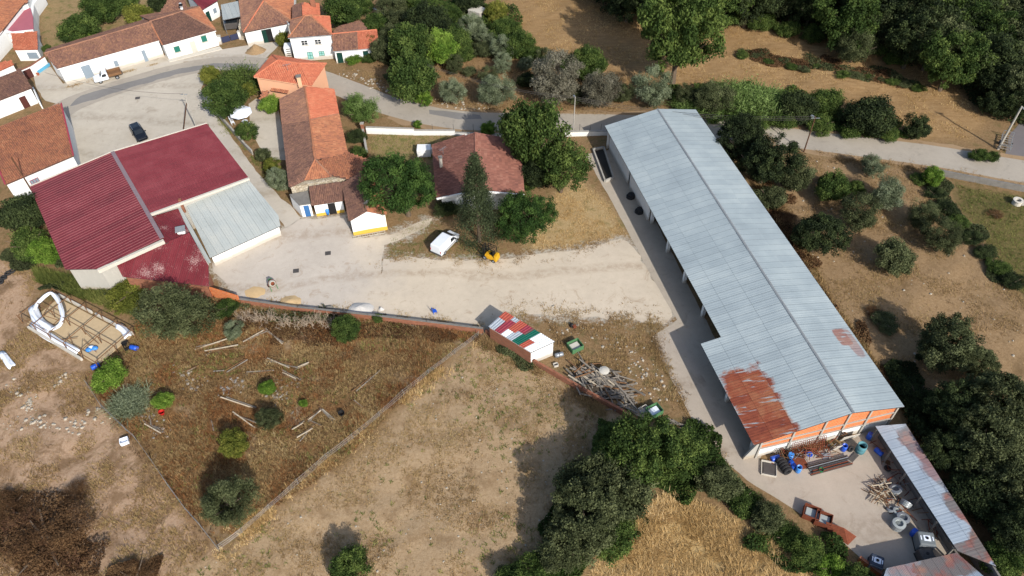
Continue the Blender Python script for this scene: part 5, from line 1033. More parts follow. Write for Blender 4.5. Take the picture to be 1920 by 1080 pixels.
# dark trees in the lower right corner
for i, (x, y, r, kd, mt) in enumerate(((1775, 652, 54, 'big', L_OLIVED), (1836, 676, 36, 'big', L_OLIVED), (1872, 752, 62, 'big', L_OLIVED), (1792, 768, 50, 'big', L_DARK), (1730, 742, 34, 'low', L_DARK), (1852, 842, 64, 'big', L_OLIVED), (1772, 850, 40, 'big', L_DARK), (1908, 905, 56, 'big', L_OLIVED), (1830, 925, 48, 'round', L_DARK), (1915, 1000, 55, 'big', L_DARK), (1880, 1050, 40, 'round', L_MID))):
    plant('oak_tree', ['topmost oak of the corner grove with an open crown', 'right-hand part of the topmost oaks of the corner grove'][i] if i < 2 else ORD[i - 2] + ' dark oak counting down the grove beside the back yard sheds', 'oak', x, y, r, kd, mt, 'oaks of the corner grove', lift=.1)
# orchard above the road
O_ = [(735, 10, 28, 'olive', L_OLIVED, 'grey olive at the top of the orchard wall'), (800, 14, 24, 'round', L_MID, 'round green tree at the top of the orchard'), (812, 46, 42, 'round', L_DARK, 'wide dark bush in the upper orchard'), (850, 72, 30, 'round', L_MID, 'green bush below the wide dark one'), (890, 52, 27, 'olive', L_OLIVE, 'olive in front of the concrete hut'), (928, 22, 22, 'loose', L_YEL, 'yellow-green tree behind the concrete hut'), (912, 70, 20, 'olive', L_OLIVE, 'small olive below the hut'), (945, 55, 26, 'round', L_MID, 'green tree at the field edge right of the hut'), (968, 82, 28, 'round', L_MID, 'second green tree along the field edge'), (1000, 100, 20, 'round', L_MID, 'third green tree along the field edge'), (938, 88, 24, 'olive', L_OLIVE, 'pale olive in the middle of the orchard'), (942, 120, 19, 'olive', L_OLIVE, 'slim olive below the pale one'), (768, 88, 44, 'loose', L_MID, 'tangled green tree in the left orchard'), (728, 70, 26, 'olive', L_OLIVED, 'dull olive in the left orchard'), (826, 92, 34, 'loose', L_BRIGHT, 'yellow-flecked tree in the left orchard'), (870, 96, 19, 'round', L_MID, 'small round bush in the orchard clearing'), (775, 145, 46, 'round', L_MID, 'big leafy fig above the road bend'), (795, 182, 17, 'loose', L_BRIGHT, 'bright bush at the foot of the fig'), (716, 95, 24, 'loose', L_OLIVED, 'grey bush right of the cottage'), (846, 170, 27, 'olive', L_OLIVE, 'olive by the road right of the fig'), (852, 122, 18, 'olive', L_OLIVED, 'thin olive above the roadside olive'), (930, 168, 34, 'olive', L_OLIVE, 'silvery olive above the road patch'), (918, 143, 19, 'olive', L_OLIVED, 'dark olive behind the silvery one'), (1022, 112, 20, 'olive', L_OLIVED, 'small olive at the corner of the mown field'), (986, 148, 17, 'round', L_DARK, 'dark bush left of the ash-grey tree'), (1042, 152, 50, 'olive', L_GREY, 'wide ash-grey tree by the road'), (1110, 116, 32, 'round', L_MID, 'dark green tree behind the ash-grey ones'), (1126, 166, 40, 'olive', L_GREY, 'second ash-grey tree by the road lamp'), (1226, 166, 38, 'olive', L_OLIVE, 'olive behind the far end of the warehouse'), (1290, 180, 24, 'olive', L_OLIVED, 'dull tree behind the warehouse corner'), (1340, 182, 36, 'olive', L_OLIVED, 'grey-green tree left of the bright canes'), (640, 18, 36, 'round', L_MID, 'dark garden tree behind the two-storey house'), (697, 48, 24, 'round', L_MID, 'green tree behind the cottage'), (682, 12, 20, 'loose', L_MID, 'leafy tree above the cottage roof'), (655, 0, 22, 'round', L_MID, 'tree at the top edge behind the two-storey house'), (770, 0, 18, 'round', L_MID, 'small tree at the top edge over the orchard'), (880, 0, 26, 'round', L_DARK, 'dark tree at the top edge behind the hut')]
for x, y, r, kd, mt, lb in O_: plant('orchard_tree', lb, 'tree', x, y, r, kd, mt, G_OL, hz=1.05, lift=.1)
plant('broadleaf_tree', 'tallest green tree standing alone at the mown field', 'tree', 1275, 72, 66, 'big', L_MID, hz=1.5, lift=.2, hc=.62)
for i, (x, y, r, lb) in enumerate(((1372, 180, 34, 'left of the three bright cane thickets by the road'), (1415, 184, 36, 'middle of the three bright cane thickets by the road'), (1452, 188, 26, 'right of the three bright cane thickets by the road'), (1292, 192, 20, 'small pale cane clump behind the warehouse'))): plant('cane_clump', lb, 'cane clump', x, y, r, 'cane', L_CANE, hz=1.0)
for x, y, r, kd, mt, lb in ((1497, 196, 36, 'round', L_DARK, 'black-green bush right of the canes'), (1549, 192, 30, 'round', L_MID, 'green tree beside the wooden lamp post'), (1540, 226, 26, 'low', L_MID, 'low bush at the road under the lamp'), (1630, 212, 44, 'round', L_DARK, 'perfectly round dark tree by the road'), (1722, 240, 27, 'loose', L_DARK, 'feathery dark tree at the road edge'), (1600, 238, 22, 'low', L_MID, 'roadside bush left of the round dark tree'), (1670, 248, 20, 'low', L_MID, 'roadside bush right of the round dark tree'), (1470, 218, 26, 'low', L_MID, 'roadside bush under the canes'), (1420, 218, 26, 'low', L_MID, 'roadside bush below the middle canes'), (1605, 84, 40, 'olive', L_OLIVED, 'lone oak in the mown field'), (1868, 194, 26, 'round', L_DARK, 'dark bush behind the concrete lamp pole'), (1840, 286, 18, 'low', L_MID, 'low hedge bush at the turnout'), (1862, 290, 14, 'low', L_MID, 'smallest hedge bush at the turnout')): plant('roadside_tree', lb, 'tree', x, y, r, kd, mt, hz=1.0, lift=.08)
for i in range(15): 
    f = i / 14; x = 1392 + 330 * f; y = 98 + 58 * f + (i % 3) * 3; plant('hedge_bush', ORD[i] + ' scrubby bush from the tall tree along the bank in the mown field', 'bush', x, y + rnd.uniform(-4, 4), rnd.uniform(6, 15), 'low', L_OLIVED if i % 2 else L_MID, 'bushes of the field bank', hz=.5)
# bushes behind the white row
for x, y, r, mt, lb in ((186, 16, 34, L_MID, 'larger round bush behind the long white barn'), (140, 55, 34, L_MID, 'round bush nearest the terrace house'), (258, 26, 27, L_YEL, 'light green bush behind the white barn'), (235, 2, 20, L_MID, 'dark bush at the top edge behind the barn'), (168, 66, 15, L_BRIGHT, 'small pale bush at the barn roof'), (298, 4, 20, L_DARK, 'dark bush beside the flue house'), (88, 92, 10, L_MID, 'small shrub at the terrace house wall')): plant('bush', lb, 'bush', x, y, r, 'round', mt, hz=1.0)
# the dark wood, upper right
wr = random.Random(3); k = 0
for row, (y0, xa, xb, n, r) in enumerate(((-40, 1120, 2000, 16, 52), (0, 1150, 1980, 15, 50), (40, 1560, 1990, 9, 52), (75, 1690, 2000, 7, 50), (118, 1775, 2010, 5, 50), (160, 1840, 2020, 4, 44), (-85, 1050, 2050, 14, 56), (190, 1895, 2040, 3, 36))):
    for i in range(n):
        x = xa + (xb - xa) * (i + wr.uniform(.2, .8)) / n; y = y0 + wr.uniform(-10, 10) + (max(0, (1400 - x)) * -0.09 if row == 1 else 0)
        plant('wood_tree', ORD[i] + ' crown from the left in the ' + ('sixth', 'fifth', 'fourth', 'third', 'second', 'front', 'hindmost', 'lowest')[row] + ' row of the dark wood', 'tree', x, y, r * wr.uniform(.75, 1.15), 'big' if k % 3 else 'round', (L_DARK, L_OLIVED, L_DARK, L_MID)[k % 4], G_W, hz=1.1, lift=.12); k += 1
for i, (x, y, r) in enumerate(((1175, 2, 22), (1215, 8, 24), (1345, 18, 24), (1385, 28, 24), (1430, 36, 26), (1480, 48, 26), (1530, 58, 26), (1650, 78, 28), (1690, 96, 28))): plant('hedge_bush', ORD[i] + ' low bush from the tall tree along the edge of the dark wood', 'bush', x, y, r, 'low', L_OLIVED if int(x) % 2 else L_MID, 'bushes at the edge of the wood', hz=.9)
# dead grey shrubs against the yard wall
def dead_shrub(label, px, py, r, seed, group='dead shrubs by the yard wall', mt=None):
    rr = random.Random(seed); g = G(px, py); t = thing('dead_shrub', label, 'dead shrub', (g.x, g.y, Z(g.x, g.y)), 0, group); mb = MB()
    for k in range(26):
        a = rr.uniform(0, 6.28); L = r * rr.uniform(.6, 1.1); b = Vector((rr.gauss(0, r * .35), rr.gauss(0, r * .25), 0)); d = Vector((math.cos(a) * .5, math.sin(a) * .5, 1)).normalized(); m_ = b + d * L * .5 + Vector((rr.gauss(0, .08), rr.gauss(0, .08), 0)); e = m_ + (d + Vector((rr.gauss(0, .4), rr.gauss(0, .4), 0))).normalized() * L * .5
        mb.tube([b, m_, e], [.035, .025, .01], 4, False)
        for j in range(4): q = m_.lerp(e, rr.random()); mb.tube([q, q + Vector((rr.gauss(0, .25), rr.gauss(0, .25), rr.uniform(.05, .3)))], [.016, .006], 3, False)
    mb.build('branches', mt or M_TWIG, t, False)
for i, (x, y) in enumerate(((462, 600), (485, 606), (512, 602), (540, 610), (568, 612), (590, 606), (616, 608))): dead_shrub('bare grey dead shrub in the row below the yard wall', x, y, 1.5, i)
# ------------------------------------------------------------------ grasses and weeds (uncountable)
def in_region(name, n, seed, dens=None):
    r = np.random.RandomState(seed); P = np.array(REG_W[name]); lo, hi = P.min(0), P.max(0); lo = np.maximum(lo, [-75, 24]); hi = np.minimum(hi, [95, 150]); q = lo + r.rand(n * 3, 2) * (hi - lo); q = q[sdf(REG_W[name], q[:, 0], q[:, 1]) > 0.1]
    if dens is not None: q = q[r.rand(len(q)) < dens(q[:, 0], q[:, 1])]
    return q[:n]
def blades(name, label, cat, q, mt, h, spread, nb, seed, w=0.03, tone=None):
    r = np.random.RandomState(seed); n = len(q); z = relief(q[:, 0], q[:, 1]); hh = h * (0.45 + 0.9 * r.rand(n) ** 1.5)
    an = r.rand(n, nb) * 2 * PI; ln = hh[:, None] * (.5 + .7 * r.rand(n, nb)); tilt = spread * (0.25 + r.rand(n, nb)); b = np.stack([q[:, 0][:, None] + r.normal(0, .12, (n, nb)), q[:, 1][:, None] + r.normal(0, .12, (n, nb)), np.broadcast_to(z[:, None] - .03, (n, nb))], -1)
    d = np.stack([np.cos(an) * tilt, np.sin(an) * tilt, np.ones_like(an)], -1); d /= np.linalg.norm(d, axis=-1, keepdims=True); tip = b + d * ln[..., None]; sa = an + PI / 2; sd = np.stack([np.cos(sa), np.sin(sa), np.zeros_like(sa)], -1) * w
    v = np.stack([b - sd, b + sd, tip], 2).reshape(-1, 3); f = np.arange(len(v)).reshape(-1, 3); big = vnoise(q[:, 0], q[:, 1], 3.0, seed + 7)
    t = np.clip((r.rand(n) * .5 + big * .5)[:, None] + r.normal(0, .08, (n, nb)), 0, 1); o = link(name, np_mesh(name, v, f, np.repeat(t.ravel(), 3)), mt); tag(o, label, cat, kind='stuff'); return o
patch = lambda s, sd, lo=.35, hi=.65: (lambda x, y: np.clip((vnoise(x, y, s, sd) - lo) / (hi - lo), 0.05, 1))
blades('weeds', 'dense brown dry weeds of the fenced field', 'weeds', in_region('weed', 15000, 1, patch(2.6, 21, .32, .6)), L_WEED, .5, 1.7, 7, 1, .035)
blades('weeds', 'low green-brown weeds in the fenced field', 'weeds', in_region('weed', 3500, 2, patch(4, 22, .5, .8)), L_GRASS, .4, 1.5, 7, 2, .04)
blades('field_tufts', 'sparse dry tufts on the sandy field', 'grass', in_region('sand', 17000, 3, patch(2.4, 23, .35, .7)), L_WEED, .26, 1.8, 6, 3, .035)
blades('field_tufts', 'small green plants dotted over the sandy field', 'plants', in_region('sand', 1100, 4, patch(6, 24, .3, .7)), L_GRASS, .28, 1.4, 12, 4, .05)
blades('dry_grass', 'brown grass on the pale ground at the left edge', 'grass', in_region('left', 20000, 5, patch(3, 25, .4, .65)), L_WEED, .42, 1.5, 6, 5, .035)
blades('straw', 'golden straw lying in the field at the bottom', 'straw', in_region('straw', 14000, 6, patch(1.8, 41, .3, .6)), L_STRAW, .8, 3.0, 6, 6, .045)
blades('stubble', 'short dry stubble of the mown field', 'stubble', in_region('north', 14000, 7, patch(3, 26, .3, .7)), L_STRAW, .28, 1.8, 5, 7, .04)
blades('dry_grass', 'dry grass on the slope east of the warehouse', 'grass', in_region('east', 15000, 8, patch(3, 27, .35, .7)), L_WEED, .3, 1.7, 5, 8, .035)
blades('meadow_grass', 'greenish grass of the right-hand meadow', 'grass', in_region('meadow', 5000, 9), L_GRASS, .3, 1.2, 6, 9, .035)
blades('dry_grass', 'dry grass between the orchard trees', 'grass', in_region('orchard', 6000, 10, patch(3, 28)), L_WEED, .4, 1.0, 5, 10, .035)
blades('dry_grass', 'yellow grass between trough and bungalow', 'grass', in_region('dry', 3000, 11, patch(2, 29)), L_STRAW, .25, 1.2, 5, 11, .03)
blades('dry_grass', 'rough grass of the garden behind the white wall', 'grass', in_region('garden', 1800, 12), L_GRASS, .25, 1.2, 5, 12, .03)
REG_W['heap'] = [G2(*p) for p in [(1020, 600), (1200, 620), (1225, 650), (1310, 810), (1240, 800), (1100, 730), (1050, 660)]]
blades('dry_grass', 'brown weeds around the timber heap', 'weeds', in_region('heap', 2600, 13, patch(1.6, 30, .4, .65)), L_WEED, .35, 1.5, 6, 13, .035)
REG_W['eaststrip'] = [G2(*p) for p in [(1400, 330), (1450, 340), (1560, 560), (1660, 700), (1720, 790), (1690, 770), (1600, 640)]]
blades('dry_grass', 'brown undergrowth along the warehouse back wall', 'grass', in_region('eaststrip', 6000, 14), L_WEED, .6, 1.0, 6, 14, .04)
REG_W['verge'] = [G2(*p) for p in [(640, 125), (700, 155), (800, 195), (930, 212), (1140, 218), (1140, 210), (930, 200), (800, 180), (720, 140)]]
blades('dry_grass', 'dry verge grass above the road', 'grass', in_region('verge', 3000, 15), L_WEED, .35, 1.1, 5, 15, .035)
REG_W['cent'] = [G2(*p) for p in [(735, 440), (800, 410), (860, 440), (960, 470), (900, 486), (760, 482), (718, 488)]]
blades('dry_grass', 'thin weeds around the white van', 'grass', in_region('cent', 1500, 16, patch(2, 31)), L_GRASS, .2, 1.3, 5, 16, .03)
REG_W['hallw'] = [G2(*p) for p in [(60, 500), (140, 520), (250, 560), (270, 600), (150, 560), (70, 530)]]
blades('weeds', 'tall green weeds below the red hall', 'weeds', in_region('hallw', 3500, 17), L_GRASS, .8, .8, 7, 17, .04)

def undergrowth(name, label, polys, n, h, mt, seed, size=.16):
    global vr
    vr = np.random.RandomState(seed); P = np.array([G2(*p) for p in polys]); lo, hi = P.min(0), P.max(0); q = lo + vr.rand(n * 4, 2) * (hi - lo); q = q[sdf(P, q[:, 0], q[:, 1]) + (vnoise(q[:, 0], q[:, 1], 2.5, seed) - .5) * 5 > 0][:n]; hh = h * vnoise(q[:, 0], q[:, 1], 1.8, seed + 1)
    c = np.concatenate([q, (hh * (.4 + .6 * vr.rand(len(q))) + .05 + relief(q[:, 0], q[:, 1]))[:, None]], 1); v, f = leaves(c, np.tile(np.array([[0, 0, .8]]), (len(c), 1)), size); big = vnoise(q[:, 0], q[:, 1], 1.5, seed + 2); o = link(name, np_mesh(name, v, f, np.repeat(np.clip(big * .6 + vr.rand(len(q)) * .4, 0, 1), 4)), mt); tag(o, label, 'undergrowth', kind='stuff')
undergrowth('undergrowth', 'dark undergrowth filling the wood', [(1100, -60), (1240, 0), (1380, 22), (1560, 60), (1690, 88), (1790, 150), (1850, 220), (1900, 240), (2050, 240), (2050, -110), (1100, -110)], 60000, 2.0, L_DARK, 51, .3)
undergrowth('undergrowth', 'dark undergrowth of the corner grove', [(1650, 660), (1720, 690), (1760, 740), (1960, 760), (2000, 1100), (1890, 1090), (1700, 800)], 30000, 1.4, L_DARK, 52, .2)
undergrowth('undergrowth', 'low green scrub under the orchard trees', [(690, 40), (760, 20), (870, 30), (960, 60), (1010, 110), (900, 110), (830, 120), (800, 170), (740, 150), (715, 100)], 22000, 1.1, L_OLIVED, 53, .2)
undergrowth('undergrowth', 'leafy scrub along the upper road verge', [(1240, 175), (1330, 160), (1480, 170), (1580, 210), (1700, 250), (1690, 262), (1560, 240), (1420, 232), (1330, 222)], 18000, 1.2, L_MID, 54, .2)
undergrowth('undergrowth', 'low leaves under the thicket and hedge', [(1000, 1075), (1040, 960), (1110, 830), (1240, 790), (1330, 830), (1400, 910), (1500, 985), (1610, 1075), (1540, 1075), (1420, 1000), (1320, 930), (1220, 915), (1130, 1020), (1070, 1080)], 42000, 1.3, L_MID, 55, .15)
undergrowth('undergrowth', 'green creeping weeds along the foot of the yard wall', [(200, 520), (300, 545), (440, 572), (640, 598), (640, 606), (430, 590), (270, 580), (190, 545)], 7000, .8, L_OLIVED, 56, .12)
undergrowth('undergrowth', 'patchy green weeds left of the red hall', [(0, 470), (60, 490), (130, 520), (120, 545), (60, 510), (0, 500)], 5000, .7, L_OLIVED, 57, .14)
undergrowth('undergrowth', 'green strip beside the meadow hedge', [(1715, 325), (1740, 325), (1930, 545), (1900, 545), (1790, 420)], 9000, .6, L_OLIVED, 58, .14)
undergrowth('undergrowth', 'brown-green scrub along the warehouse back', [(1400, 340), (1470, 380), (1520, 500), (1620, 650), (1690, 740), (1660, 720), (1500, 500)], 9000, .7, L_DRY, 59, .14)

def edge_weeds(name, label, pts, n, sd, mt, h, seed):
    r = np.random.RandomState(seed); P = [np.array(G2(*p)) for p in pts]; q = []
    for i in range(n): k = r.randint(len(P) - 1); q.append(P[k] + (P[k + 1] - P[k]) * r.rand() + r.normal(0, sd, 2) * (0.3 + r.rand()))
    q = np.array(q); q = q[r.rand(len(q)) < np.clip((vnoise(q[:, 0], q[:, 1], 1.6, seed) - .35) * 3, 0, 1)]; blades(name, label, 'weeds', q, mt, h, 1.5, 6, seed, .035)
edge_weeds('weeds', 'dry weeds creeping into the yard below the van and trees', [(716, 490), (760, 482), (840, 486), (905, 492), (960, 486), (1010, 478), (1090, 466), (1165, 448)], 2600, .9, L_WEED, .22, 71)
edge_weeds('weeds', 'weeds along the yard side of the brick wall', [(452, 560), (560, 573), (690, 588), (800, 600), (905, 612)], 1600, .5, L_WEED, .3, 72)
edge_weeds('weeds', 'brown weeds along the lower edge of the dirt yard', [(950, 586), (1040, 594), (1120, 598), (1190, 602), (1240, 614)], 2600, 1.1, L_WEED, .3, 73)
edge_weeds('weeds', 'weeds at the apron edge beside the timber heap', [(1222, 632), (1250, 695), (1310, 808), (1350, 862)], 1500, .5, L_WEED, .35, 74)
edge_weeds('weeds', 'weeds on the verge under the right-hand road', [(1430, 258), (1520, 292), (1630, 306), (1740, 320), (1920, 352)], 2600, .7, L_WEED, .35, 75)
edge_weeds('weeds', 'weeds at the foot of the lane walls', [(404, 214), (432, 246), (462, 281), (500, 330), (545, 384)], 1200, .4, L_GRASS, .3, 76)
edge_weeds('weeds', 'weeds at the foot of the white barn', [(126, 164), (230, 137), (314, 114), (360, 103)], 900, .25, L_WEED, .25, 77)
edge_weeds('weeds', 'golden weeds along the field fence', [(896, 638), (760, 748), (613, 868), (505, 962), (411, 1038)], 3000, .6, L_STRAW, .5, 78)

edge_weeds('weeds', 'rough weeds along the brick foot of the patchwork shed', [(908, 640), (950, 665), (1000, 694), (1090, 748), (1200, 810)], 2200, .5, L_WEED, .7, 79)
undergrowth('undergrowth', 'green weeds beside the patchwork shed', [(905, 632), (940, 640), (1000, 690), (985, 700), (925, 668)], 2500, .7, L_OLIVED, 60, .12)

undergrowth('undergrowth', 'dark scrub of the bank crossing the mown field', [(1385, 92), (1450, 104), (1560, 120), (1640, 132), (1720, 150), (1718, 162), (1630, 146), (1540, 133), (1440, 112)], 5000, .6, L_OLIVED, 61, .16); undergrowth('undergrowth', 'brown dry growth on the bank crossing the mown field', [(1400, 95), (1560, 121), (1720, 148), (1722, 166), (1620, 150), (1530, 138), (1420, 114)], 6000, .5, L_DRY, 65, .16)
undergrowth('undergrowth', 'brown tangle of the big bramble in the bottom left corner', [(-20, 925), (50, 925), (130, 950), (190, 1040), (185, 1090), (-20, 1090)], 9000, 1.2, L_DRY, 62, .12)
undergrowth('undergrowth', 'brown tangle at the bottom edge', [(200, 1060), (260, 1045), (300, 1070), (290, 1100), (190, 1100)], 4000, .9, L_DRY, 63, .14)
undergrowth('undergrowth', 'continuous scrub of the upper orchard', [(690, 45), (740, 10), (790, -10), (900, -10), (960, 30), (1015, 105), (960, 110), (900, 70), (860, 100), (800, 130), (740, 140)], 26000, 1.5, L_MID, 64, .2)
for i, (x, y, r, kd, mt) in enumerate(((752, 40, 24, 'loose', L_OLIVED), (790, 70, 24, 'round', L_MID), (700, 78, 20, 'round', L_MID), (845, 22, 22, 'round', L_MID), (905, 92, 18, 'round', L_OLIVED), (985, 120, 16, 'olive', L_OLIVE), (1075, 118, 22, 'round', L_MID), (880, 130, 14, 'low', L_OLIVED), (1168, 175, 22, 'olive', L_OLIVED), (1085, 180, 20, 'olive', L_OLIVED))):
    plant('orchard_tree', ('scrubby bush left of the wide dark one', 'green bush under the wide dark one', 'small tree at the cottage end of the orchard', 'round bush just left of the concrete hut', 'low bush below the small olive', 'little olive beside the third field-edge tree', 'green tree between the ash-grey pair', 'flat bush in the orchard clearing', 'dull olive right of the road lamp', 'dull olive squeezed between the ash-grey trees')[i], 'tree', x, y, r, kd, mt, G_OL, lift=.1)

blades('weeds', 'rusty red-brown dry weeds in the fenced field', 'weeds', in_region('weed', 7000, 31, patch(3.2, 43, .48, .68)), L_RUSTW, .6, 1.5, 7, 31, .035)
undergrowth('undergrowth', 'tangled dry brush below the yard wall', [(430, 590), (470, 590), (640, 612), (720, 606), (900, 628), (880, 645), (720, 640), (600, 640), (440, 615)], 9000, .6, L_DRY, 66, .09)
undergrowth('undergrowth', 'patchy dry brush through the fenced field', [(190, 720), (280, 640), (420, 640), (640, 660), (800, 650), (760, 735), (640, 860), (480, 960), (410, 1010), (340, 930), (240, 800)], 16000, .35, L_DRY, 67, .07)
for i, (x, y) in enumerate(((60, 980), (110, 1020), (40, 1040), (140, 1060), (90, 1060), (20, 990))): dead_shrub('bare twiggy bush rising from the bramble in the bottom left corner', x, y, 1.6, 60 + i, 'bare bushes of the bottom left bramble', M_POLE)

# ------------------------------------------------------------------ vehicles
def wheel(parent, x, y, r=0.32, w=0.2, hub=M_CHROME):
    t = MB().lathe([(r * .55, -w / 2), (r * .92, -w / 2), (r, -w * .3), (r, w * .3), (r * .92, w / 2), (r * .55, w / 2)], (x, y, r), (0, 1, 0), 18).build('wheel', M_RUBBER, parent, False, smooth=True)
    s = 1 if y > 0 else -1; MB().lathe([(0.02, -.02), (r * .56, -.02), (r * .5, .03), (0.02, .05)], (x, y + s * w * .5, r), (0, s, 0), 14).build('rim', hub, t, False); return t
def loft(secs, closed=True):
    """secs: list of (x, [(y, z), ...]) half outlines from bottom centre-side to top; mirrored into a closed shell"""
    mb = MB(); n = None; V, F = [], []
    for x, pr in secs:
        ring = [(x, y, z) for y, z in pr] + [(x, -y, z) for y, z in reversed(pr)]; n = len(ring); V += ring
    for i in range(len(secs) - 1):
        for k in range(n): k2 = (k + 1) % n; F.append((i * n + k, (i + 1) * n + k, (i + 1) * n + k2, i * n + k2))
    F += [tuple(range(n)), tuple((len(secs) - 1) * n + k for k in range(n - 1, -1, -1))]
    return mb.add(V, F)
def body_sec(x, w, zb, zbelt, ztop, wt): return (x, [(w * .92, zb), (w, zb + .12), (w, zbelt - .1), (w * .98, zbelt), (wt, ztop - .06), (wt * .9, ztop)])
def quad_patch(parent, name, pts, mt, th=0.015):
    P = [Vector(p) for p in pts]; n = (P[1] - P[0]).cross(P[2] - P[0]).normalized(); return MB().slab([p + n * th for p in P], n, th * 1.5).build(name, mt, parent, False)
# white van
r0, f0 = G(832, 479), G(858, 452); d = (f0 - r0); d.z = 0; L = d.length; d.normalize(); lf = Vector((-d.y, d.x, 0)); c = (r0 + f0) / 2 + lf * 0.8
van = thing('van', 'white delivery van parked on the dirt yard by the conifer', 'van', c, math.atan2(d.y, d.x))
S_ = [body_sec(-2.15, .86, .35, 1.0, 1.72, .74), body_sec(-2.1, .9, .3, 1.0, 1.82, .78), body_sec(-.6, .9, .28, 1.0, 1.84, .78), body_sec(.45, .9, .28, 1.0, 1.8, .76), (1.0, [(.83, .28), (.9, .4), (.9, .92), (.88, 1.02), (.74, 1.32), (.66, 1.36)]), (1.35, [(.83, .28), (.89, .4), (.88, .9), (.86, 1.0), (.78, 1.1), (.7, 1.12)]), (1.95, [(.78, .28), (.85, .4), (.82, .78), (.78, .88), (.7, .93), (.6, .94)]), (2.15, [(.6, .32), (.68, .42), (.66, .62), (.62, .7), (.56, .74), (.5, .75)])]
loft(S_).build('body', M_PAINTW, van, False, smooth=False, bevel=0.05)
quad_patch(van, 'windscreen', [(1.38, -.68, 1.12), (1.38, .68, 1.12), (.6, .66, 1.74), (.6, -.66, 1.74)], M_GLASS, .05)
for s in (1, -1):
    p = [(.1, s * .9, 1.06), (1.1, s * .89, 1.05), (.72, s * .81, 1.5), (.15, s * .8, 1.56)]; quad_patch(van, 'side_window', p if s < 0 else p[::-1], M_GLASS)
    MB().box((-.4, s * .915, .62), (2.6, .03, .09)).build('rubbing_strip', M_DARKSTEEL, van, False); MB().box((.95, s * 1.0, 1.08), (.1, .2, .16)).build('mirror', M_BLACK, van, False); MB().box((-2.13, s * .8, .95), (.05, .12, .4)).build('tail_light', M_REDP, van, False); MB().box((1.98, s * .66, .76), (.26, .24, .12)).build('headlight', M_LAMP, van, False)
    for x in (1.35, -1.35): wheel(van, x, s * .8)
MB().box((-2.17, 0, .42), (.14, 1.7, .2)).build('bumper', M_DARKSTEEL, van, False); MB().box((2.12, 0, .4), (.16, 1.4, .2)).build('bumper', M_DARKSTEEL, van, False)
# white pickup
f0, r0 = G(189, 157), G(227, 147); d = f0 - r0; d.z = 0; d.normalize(); lf = Vector((-d.y, d.x, 0)); c = (f0 + r0) / 2 - lf * 0.75
pk = thing('pickup_truck', 'white pickup truck with brown wooden load bed by the white barn', 'pickup', c, math.atan2(d.y, d.x))
loft([body_sec(.1, .8, .4, 1.0, 1.62, .68), body_sec(.15, .82, .38, 1.0, 1.66, .7), body_sec(.85, .82, .38, 1.0, 1.64, .68), (1.2, [(.78, .38), (.82, .5), (.82, .92), (.8, 1.0), (.72, 1.16), (.66, 1.18)]), (1.35, [(.78, .38), (.82, .5), (.81, .85), (.79, .95), (.73, 1.02), (.66, 1.03)]), (2.3, [(.74, .4), (.79, .5), (.77, .76), (.74, .84), (.68, .88), (.6, .89)]), (2.42, [(.66, .42), (.7, .5), (.68, .66), (.66, .72), (.6, .76), (.5, .77)])]).build('cab', M_PAINTW, pk, False, bevel=0.04)
quad_patch(pk, 'windscreen', [(1.3, -.64, 1.06), (1.3, .64, 1.06), (.92, .62, 1.58), (.92, -.62, 1.58)], M_GLASS, .03)
for s in (1, -1):
    p = [(.3, s * .82, 1.04), (1.1, s * .81, 1.03), (.9, s * .74, 1.48), (.32, s * .73, 1.5)]; quad_patch(pk, 'side_window', p if s < 0 else p[::-1], M_GLASS); MB().box((2.3, s * .6, .72), (.16, .26, .14)).build('headlight', M_LAMP, pk, False)
    MB().box((-1.0, s * .86, 1.05), (2.1, .05, .42)).build('side_board', M_WOOD_BROWN, pk, False)
    for x in (1.55, -1.15): wheel(pk, x, s * .7, .33)
MB().box((-1.0, 0, .84), (2.1, 1.72, .08)).build('bed_floor', M_WOOD_BROWN, pk, False); MB().box((.02, 0, 1.25), (.06, 1.72, .9)).build('headboard', M_WOOD_BROWN, pk, False); MB().box((-2.04, 0, 1.05), (.05, 1.72, .42)).build('tail_board', M_WOOD_BROWN, pk, False); MB().box((-.9, 0, .62), (2.6, .8, .18)).build('chassis', M_DARKSTEEL, pk, False); MB().box((2.42, 0, .45), (.14, 1.5, .18)).build('bumper', M_DARKSTEEL, pk, False)
# black car
a, b = G(249, 243), G(268, 272); d = b - a; d.z = 0; d.normalize(); c = a + d * 2.1 + Vector((.45, 0, 0))
bc = thing('car', 'black hatchback on the forecourt, half hidden by the red hall roof', 'car', c, math.atan2(d.y, d.x))
loft([body_sec(-2.0, .78, .4, .92, 1.2, .62), body_sec(-1.85, .85, .32, .92, 1.38, .66), body_sec(-.4, .87, .28, .92, 1.46, .66), body_sec(.3, .87, .28, .92, 1.4, .64), (1.0, [(.8, .28), (.86, .4), (.86, .84), (.84, .92), (.72, .98), (.6, 1.0)]), (1.8, [(.74, .3), (.82, .4), (.78, .7), (.74, .8), (.66, .84), (.56, .85)]), (2.05, [(.58, .34), (.64, .42), (.62, .58), (.58, .64), (.52, .68), (.46, .69)])]).build('body', M_PAINTB, bc, False, bevel=.05)
quad_patch(bc, 'windscreen', [(1.0, -.6, 1.0), (1.0, .6, 1.0), (.36, .58, 1.4), (.36, -.58, 1.4)], M_GLASS, .03); quad_patch(bc, 'rear_window', [(-2.0, .55, 1.05), (-2.0, -.55, 1.05), (-1.85, -.55, 1.34), (-1.85, .55, 1.34)], M_GLASS, .03)
